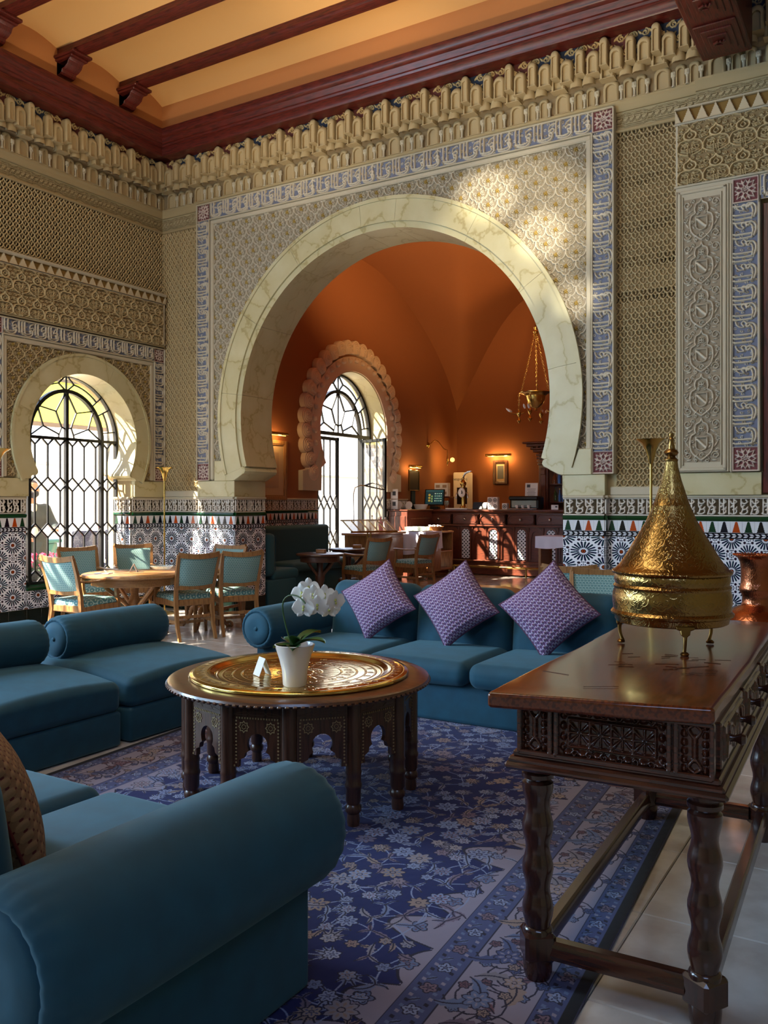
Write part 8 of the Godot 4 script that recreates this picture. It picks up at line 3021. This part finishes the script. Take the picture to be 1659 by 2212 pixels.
# ---------------------------------------------------------------- outside the windows
func sdf_body(bones: Array, cell: float, k: float) -> ArrayMesh: # bones: [a, b, ra, rb]; surface nets over their smooth union
	var lo := Vector3.ONE * 1e9
	var hi := -lo
	for b: Array in bones:
		var r := maxf(b[2], b[3]) + 2 * cell
		lo = lo.min((b[0] as Vector3) - Vector3.ONE * r).min((b[1] as Vector3) - Vector3.ONE * r)
		hi = hi.max((b[0] as Vector3) + Vector3.ONE * r).max((b[1] as Vector3) + Vector3.ONE * r)
	var n := Vector3i(((hi - lo) / cell).ceil()) + Vector3i.ONE
	var f := PackedFloat32Array()
	f.resize(n.x * n.y * n.z)
	f.fill(1e3)
	var at := func(x: int, y: int, z: int) -> int: return (z * n.y + y) * n.x + x
	for b: Array in bones:
		var A: Vector3 = b[0]
		var d: Vector3 = b[1] - A
		var L := maxf(d.length_squared(), 1e-9)
		var r := maxf(b[2], b[3]) + 3 * cell
		var p0 := Vector3i(((A.min(b[1]) - Vector3.ONE * r - lo) / cell).floor()).clamp(Vector3i.ZERO, n - Vector3i.ONE)
		var p1 := Vector3i(((A.max(b[1]) + Vector3.ONE * r - lo) / cell).ceil()).clamp(Vector3i.ZERO, n - Vector3i.ONE)
		for z in range(p0.z, p1.z + 1):
			for y in range(p0.y, p1.y + 1):
				var row := (z * n.y + y) * n.x
				for x in range(p0.x, p1.x + 1):
					var p := lo + Vector3(x, y, z) * cell
					var t := clampf((p - A).dot(d) / L, 0, 1)
					var s := (p - A - d * t).length() - lerpf(b[2], b[3], t)
					var q := f[row + x]
					var h := maxf(k - absf(q - s), 0.0) / k
					f[row + x] = minf(q, s) - h * h * k * 0.25
	var idx := {}
	var vs := []
	for z in n.z - 1:
		for y in n.y - 1:
			for x in n.x - 1:
				var i0 := (z * n.y + y) * n.x + x
				var c := [f[i0], f[i0 + 1], f[i0 + n.x], f[i0 + n.x + 1], f[i0 + n.x * n.y], f[i0 + n.x * n.y + 1], f[i0 + n.x * n.y + n.x], f[i0 + n.x * n.y + n.x + 1]]
				var neg := 0
				for v: float in c:
					neg += int(v < 0)
				if neg == 0 or neg == 8:
					continue
				var sum := Vector3()
				var m := 0
				for e: Array in [[0, 1], [2, 3], [4, 5], [6, 7], [0, 2], [1, 3], [4, 6], [5, 7], [0, 4], [1, 5], [2, 6], [3, 7]]:
					var a: int = e[0]
					var b: int = e[1]
					if (c[a] < 0) != (c[b] < 0):
						var t: float = c[a] / (c[a] - c[b])
						sum += Vector3(a & 1, (a >> 1) & 1, a >> 2).lerp(Vector3(b & 1, (b >> 1) & 1, b >> 2), t)
						m += 1
				idx[i0] = vs.size()
				vs.append(lo + (Vector3(x, y, z) + sum / m) * cell)
	var st := SurfaceTool.new()
	st.begin(Mesh.PRIMITIVE_TRIANGLES)
	st.set_smooth_group(1)
	var sx := 1
	var sy := n.x
	var sz := n.x * n.y
	for i0: int in idx:
		for e: Array in [[sx, sy, sz], [sy, sz, sx], [sz, sx, sy]]:
			var j: int = i0 + e[0]
			if j >= f.size() or (f[i0] < 0) == (f[j] < 0):
				continue
			var q := [i0, i0 - e[1], i0 - e[1] - e[2], i0 - e[2]]
			if not (idx.has(q[1]) and idx.has(q[2]) and idx.has(q[3])):
				continue
			if f[i0] >= 0:
				q.reverse()
			for o: int in [0, 2, 1, 0, 3, 2]:
				st.add_vertex(vs[idx[q[o]]])
	st.generate_normals()
	st.index()
	return st.commit()

func outdoors() -> void:
	var gr := struct("ground", "sunlit pale terrace paving outside the windows")
	part("paving", box(Vector3(-14.4, -0.15, -2.0), Vector3(28.0, 0.1, 60.0)), M.plaster_pale, gr)
	# neighbouring house and white garden wall
	mat("white_wash", Color(0.90, 0.89, 0.86), 0.9)
	mat("ochre_wash", Color(0.86, 0.62, 0.36), 0.9)
	mat("awning_lime", Color(0.80, 0.80, 0.22), 0.8)
	m_backlit("awning_lime", Color(0.5, 0.5, 0.15))
	mat("awning_trim", Color(0.45, 0.42, 0.42), 0.8)
	var w := thing("garden_wall", "long whitewashed garden wall beyond the terrace", "wall", Vector3(-13, -0.1, -9))
	part("wall", box(Vector3(0, 1.3, 0), Vector3(0.3, 2.6, 40)), M.white_wash, w)
	part("coping", box(Vector3(0, 2.65, 0), Vector3(0.42, 0.1, 40), 0.03), M.plaster_pale, w)
	var h := thing("house", "ochre-washed house corner seen through the top right of the left window", "house", Vector3(-9.5, -0.1, -9.4))
	part("lower_wall", box(Vector3(0, 2.0, 0), Vector3(3.0, 4.0, 5.0)), M.white_wash, h)
	part("upper_wall", box(Vector3(0, 5.4, 0), Vector3(3.06, 2.8, 5.06)), M.ochre_wash, h)
	part("roof", box(Vector3(0, 6.9, 0), Vector3(3.6, 0.2, 5.6), 0.05), M.awning_trim, h)
	var a := thing("awning", "lime yellow awning with grey edging over the terrace", "awning", Vector3(-4.6, 0, -1.0))
	var g := G.new()
	g.bar(Vector3(0.9, 2.75, 0), Vector3(-0.9, 3.75, 0), 6.0, 0.03)
	part("canvas", g, M.awning_lime, a)
	g = G.new()
	g.bar(Vector3(0.92, 2.72, -3.0), Vector3(0.92, 2.72, 3.0), 0.05, 0.07)
	g.bar(Vector3(-0.92, 3.77, -3.0), Vector3(-0.92, 3.77, 3.0), 0.05, 0.12)
	part("edging", g, M.awning_trim, a)
	g = G.new()
	for z: float in [-2.9, 2.9]:
		g.bar(Vector3(-0.9, -0.1, z), Vector3(-0.9, 3.7, z), 0.07, 0.07, Vector3.BACK)
	part("posts", g, M.iron, a)
	# flower box outside the left window
	var fb := thing("flower_box", "dark flower box with pink blossoms outside the left window", "flower box", Vector3(-0.66, 0.0, 1.45))
	part("trough", box(Vector3(0, 0.42, 0), Vector3(0.26, 0.26, 1.5), 0.01), M.black, fb)
	part("bracket", box(Vector3(0, 0.14, 0), Vector3(0.20, 0.30, 1.3), 0.01), M.black, fb)
	var rng := RandomNumberGenerator.new()
	rng.seed = 9
	var lg := G.new()
	lg.surf(2, 3, func(u: float, v: float) -> Vector3: return Vector3((u - 0.5) * 0.05 * sin(PI * (v * 0.9 + 0.05)), 0.07 * v, 0.012 * v * v))
	var fg := G.new()
	for k in 5:
		var B := Basis(Vector3.BACK, TAU * k / 5)
		fg.X = Transform3D(B, Vector3())
		fg.prism(ngon(Vector2(0, 0.016), 0.014, 6), 0, 0.004)
	var lt := []
	var ft := []
	for k in 420:
		lt.append(Transform3D(Basis.from_euler(Vector3(rng.randf_range(-1.2, 1.2), rng.randf() * TAU, 0)), Vector3(rng.randf_range(-0.13, 0.13), 0.53 + rng.randf() * 0.12, rng.randf_range(-0.75, 0.75))))
	for k in 260:
		var c := Vector3(rng.randf_range(-0.12, 0.14), 0.62 + rng.randf() * 0.16, 0.75 - 1.5 * pow(rng.randf(), 1.4))
		ft.append(Transform3D(Basis.from_euler(Vector3(rng.randf_range(-0.8, 0.8), PI / 2 + rng.randf_range(-1, 1), 0)), c))
	many("foliage", lg.done(), lt, M.leaf, fb)
	many("blossoms", fg.done(), ft, M.pink_petal, fb)
	# terrace furniture
	mat("teal_paint", Color(0.15, 0.45, 0.47), 0.6)
	mat("wicker_blue", Color(0.10, 0.14, 0.30), 0.8)
	var tb := thing("terrace_table", "teal terrace table seen through the left window", "table", Vector3(-2.6, 0, 0.35), 0.3)
	part("top", box(Vector3(0, 0.84, 0), Vector3(0.9, 0.05, 0.9), 0.01), M.teal_paint, tb)
	part("skirt", box(Vector3(0, 0.72, 0), Vector3(0.8, 0.18, 0.8), 0.01), M.teal_paint, tb)
	for sx: float in [-1.0, 1.0]:
		for sz: float in [-1.0, 1.0]:
			part("leg", box(Vector3(0.38 * sx, 0.3, 0.38 * sz), Vector3(0.06, 0.75, 0.06), 0.006), M.teal_paint, tb)
	for k in 2:
		var ch := thing("terrace_chair", ["dark wicker terrace chair outside, left one in the left window", "dark wicker terrace chair outside, right one in the left window"][k], "chair", Vector3(-2.3 - 0.3 * k, 0, -0.75 - 0.9 * k), 1.2 + k)
		part("seat", box(Vector3(0, 0.44, 0), Vector3(0.46, 0.06, 0.46), 0.02), M.wicker_blue, ch)
		part("backrest", box(Vector3(0, 0.72, -0.22), Vector3(0.46, 0.5, 0.05), 0.02), M.wicker_blue, ch)
		for sx: float in [-1.0, 1.0]:
			for sz: float in [-1.0, 1.0]:
				part("leg", box(Vector3(0.2 * sx, 0.16, 0.2 * sz), Vector3(0.035, 0.52, 0.035), 0.006), M.honey, ch)
	# waiter
	mat("skin", Color(0.72, 0.50, 0.38), 0.6)
	mat("jacket", Color(0.12, 0.18, 0.18), 0.85)
	mat("mask_navy", Color(0.05, 0.08, 0.14), 0.8)
	mat("hair_dark", Color(0.10, 0.07, 0.05), 0.7)
	var p := thing("person", "waiter in a dark jacket, white shirt and face mask outside the left window", "person", Vector3(-1.5, -0.1, 0.92), deg_to_rad(70))
	# faces +z; arms: the left reaches forward and down, the right is bent
	var hip := 0.95
	var body := [[Vector3(0, 1.05, 0), Vector3(0, 1.25, 0.01), 0.13, 0.145], [Vector3(-0.06, 1.28, 0), Vector3(0.06, 1.28, 0), 0.13, 0.13], [Vector3(-0.15, 1.42, -0.01), Vector3(0.15, 1.42, -0.01), 0.075, 0.075], [Vector3(0, 1.30, 0), Vector3(0, 1.46, 0), 0.12, 0.07],
		[Vector3(-0.09, 0.98, 0), Vector3(0.09, 0.98, 0), 0.125, 0.125], [Vector3(-0.10, 0.95, 0), Vector3(-0.11, 0.50, 0.01), 0.095, 0.062], [Vector3(-0.11, 0.50, 0.01), Vector3(-0.115, 0.09, -0.01), 0.06, 0.045], [Vector3(0.10, 0.95, 0), Vector3(0.11, 0.50, 0.02), 0.095, 0.062], [Vector3(0.11, 0.50, 0.02), Vector3(0.115, 0.09, 0.0), 0.06, 0.045],
		[Vector3(-0.19, 1.43, -0.01), Vector3(-0.25, 1.16, -0.03), 0.062, 0.05], [Vector3(-0.25, 1.16, -0.03), Vector3(-0.16, 1.06, 0.18), 0.048, 0.036],
		[Vector3(0.19, 1.43, -0.01), Vector3(0.27, 1.20, 0.10), 0.062, 0.05], [Vector3(0.27, 1.20, 0.10), Vector3(0.20, 1.17, 0.34), 0.048, 0.036],
		[Vector3(-0.115, 0.06, -0.02), Vector3(-0.12, 0.045, 0.14), 0.045, 0.04], [Vector3(0.115, 0.06, -0.01), Vector3(0.12, 0.045, 0.15), 0.045, 0.04]]
	mi("body", sdf_body(body, 0.016, 0.05), M.jacket, p)
	var head := [[Vector3(0, 1.46, 0.0), Vector3(0, 1.58, 0.015), 0.055, 0.055], [Vector3(0, 1.70, 0.0), Vector3(0, 1.72, -0.01), 0.088, 0.09], [Vector3(0, 1.66, 0.02), Vector3(0, 1.615, 0.045), 0.072, 0.045], [Vector3(0, 1.685, 0.09), Vector3(0, 1.655, 0.105), 0.012, 0.015], [Vector3(-0.088, 1.67, -0.005), Vector3(-0.09, 1.69, -0.01), 0.016, 0.018], [Vector3(0.088, 1.67, -0.005), Vector3(0.09, 1.69, -0.01), 0.016, 0.018]]
	mi("head", sdf_body(head, 0.008, 0.03), M.skin, p)
	for s: float in [-1.0, 1.0]:
		g = G.new()
		g.X = Transform3D(Basis(), Vector3(0.032 * s, 1.69, 0.083))
		g.lathe([Vector2(0, -0.006), Vector2(0.010, 0.0), Vector2(0, 0.006)], 8)
		part("eye", g, M.black, p)
	mi("hair", sdf_body([[Vector3(0, 1.735, -0.02), Vector3(0, 1.74, -0.025), 0.088, 0.088], [Vector3(0, 1.70, -0.05), Vector3(0, 1.65, -0.055), 0.06, 0.045]], 0.010, 0.03), M.hair_dark, p)
	mi("mask", sdf_body([[Vector3(-0.035, 1.635, 0.055), Vector3(0.035, 1.635, 0.055), 0.045, 0.045], [Vector3(0, 1.645, 0.085), Vector3(0, 1.60, 0.07), 0.028, 0.03]], 0.008, 0.03), M.mask_navy, p)
	mi("shirt", sdf_body([[Vector3(-0.02, 1.47, 0.055), Vector3(0.0, 1.12, 0.11), 0.03, 0.045], [Vector3(0.02, 1.47, 0.055), Vector3(0.0, 1.12, 0.11), 0.03, 0.045]], 0.010, 0.03), M.white_wash, p)
	for e: Array in [[Vector3(-0.16, 1.06, 0.18), Vector3(0.6, -0.15, 0.78)], [Vector3(0.20, 1.17, 0.34), Vector3(-0.25, -0.05, 0.96)]]:
		var o: Vector3 = e[0]
		var d: Vector3 = e[1].normalized()
		var s := d.cross(Vector3.UP).normalized()
		var u := s.cross(d)
		var hb := [[o, o + d * 0.03, 0.026, 0.027], [o + d * 0.03 - s * 0.02, o + d * 0.085 - s * 0.026, 0.020, 0.014], [o + d * 0.03 + s * 0.02, o + d * 0.085 + s * 0.026, 0.020, 0.014], [o + d * 0.03 + s * 0.03, o + d * 0.075 + s * 0.055 - u * 0.015, 0.012, 0.009]]
		for k in 4:
			var q := o + d * 0.085 + s * (-0.028 + 0.0185 * k)
			var L: float = [0.055, 0.07, 0.075, 0.066][k]
			hb.append([q, q + d * L * 0.55 - u * 0.008, 0.0088, 0.0082])
			hb.append([q + d * L * 0.55 - u * 0.008, q + d * L * 0.9 - u * 0.035, 0.0082, 0.0072])
		mi("hand", sdf_body(hb, 0.004, 0.010), M.skin, p)

func m_backlit(called: String, c: Color) -> void:
	var m: StandardMaterial3D = M[called]
	m.backlight_enabled = true
	m.backlight = c
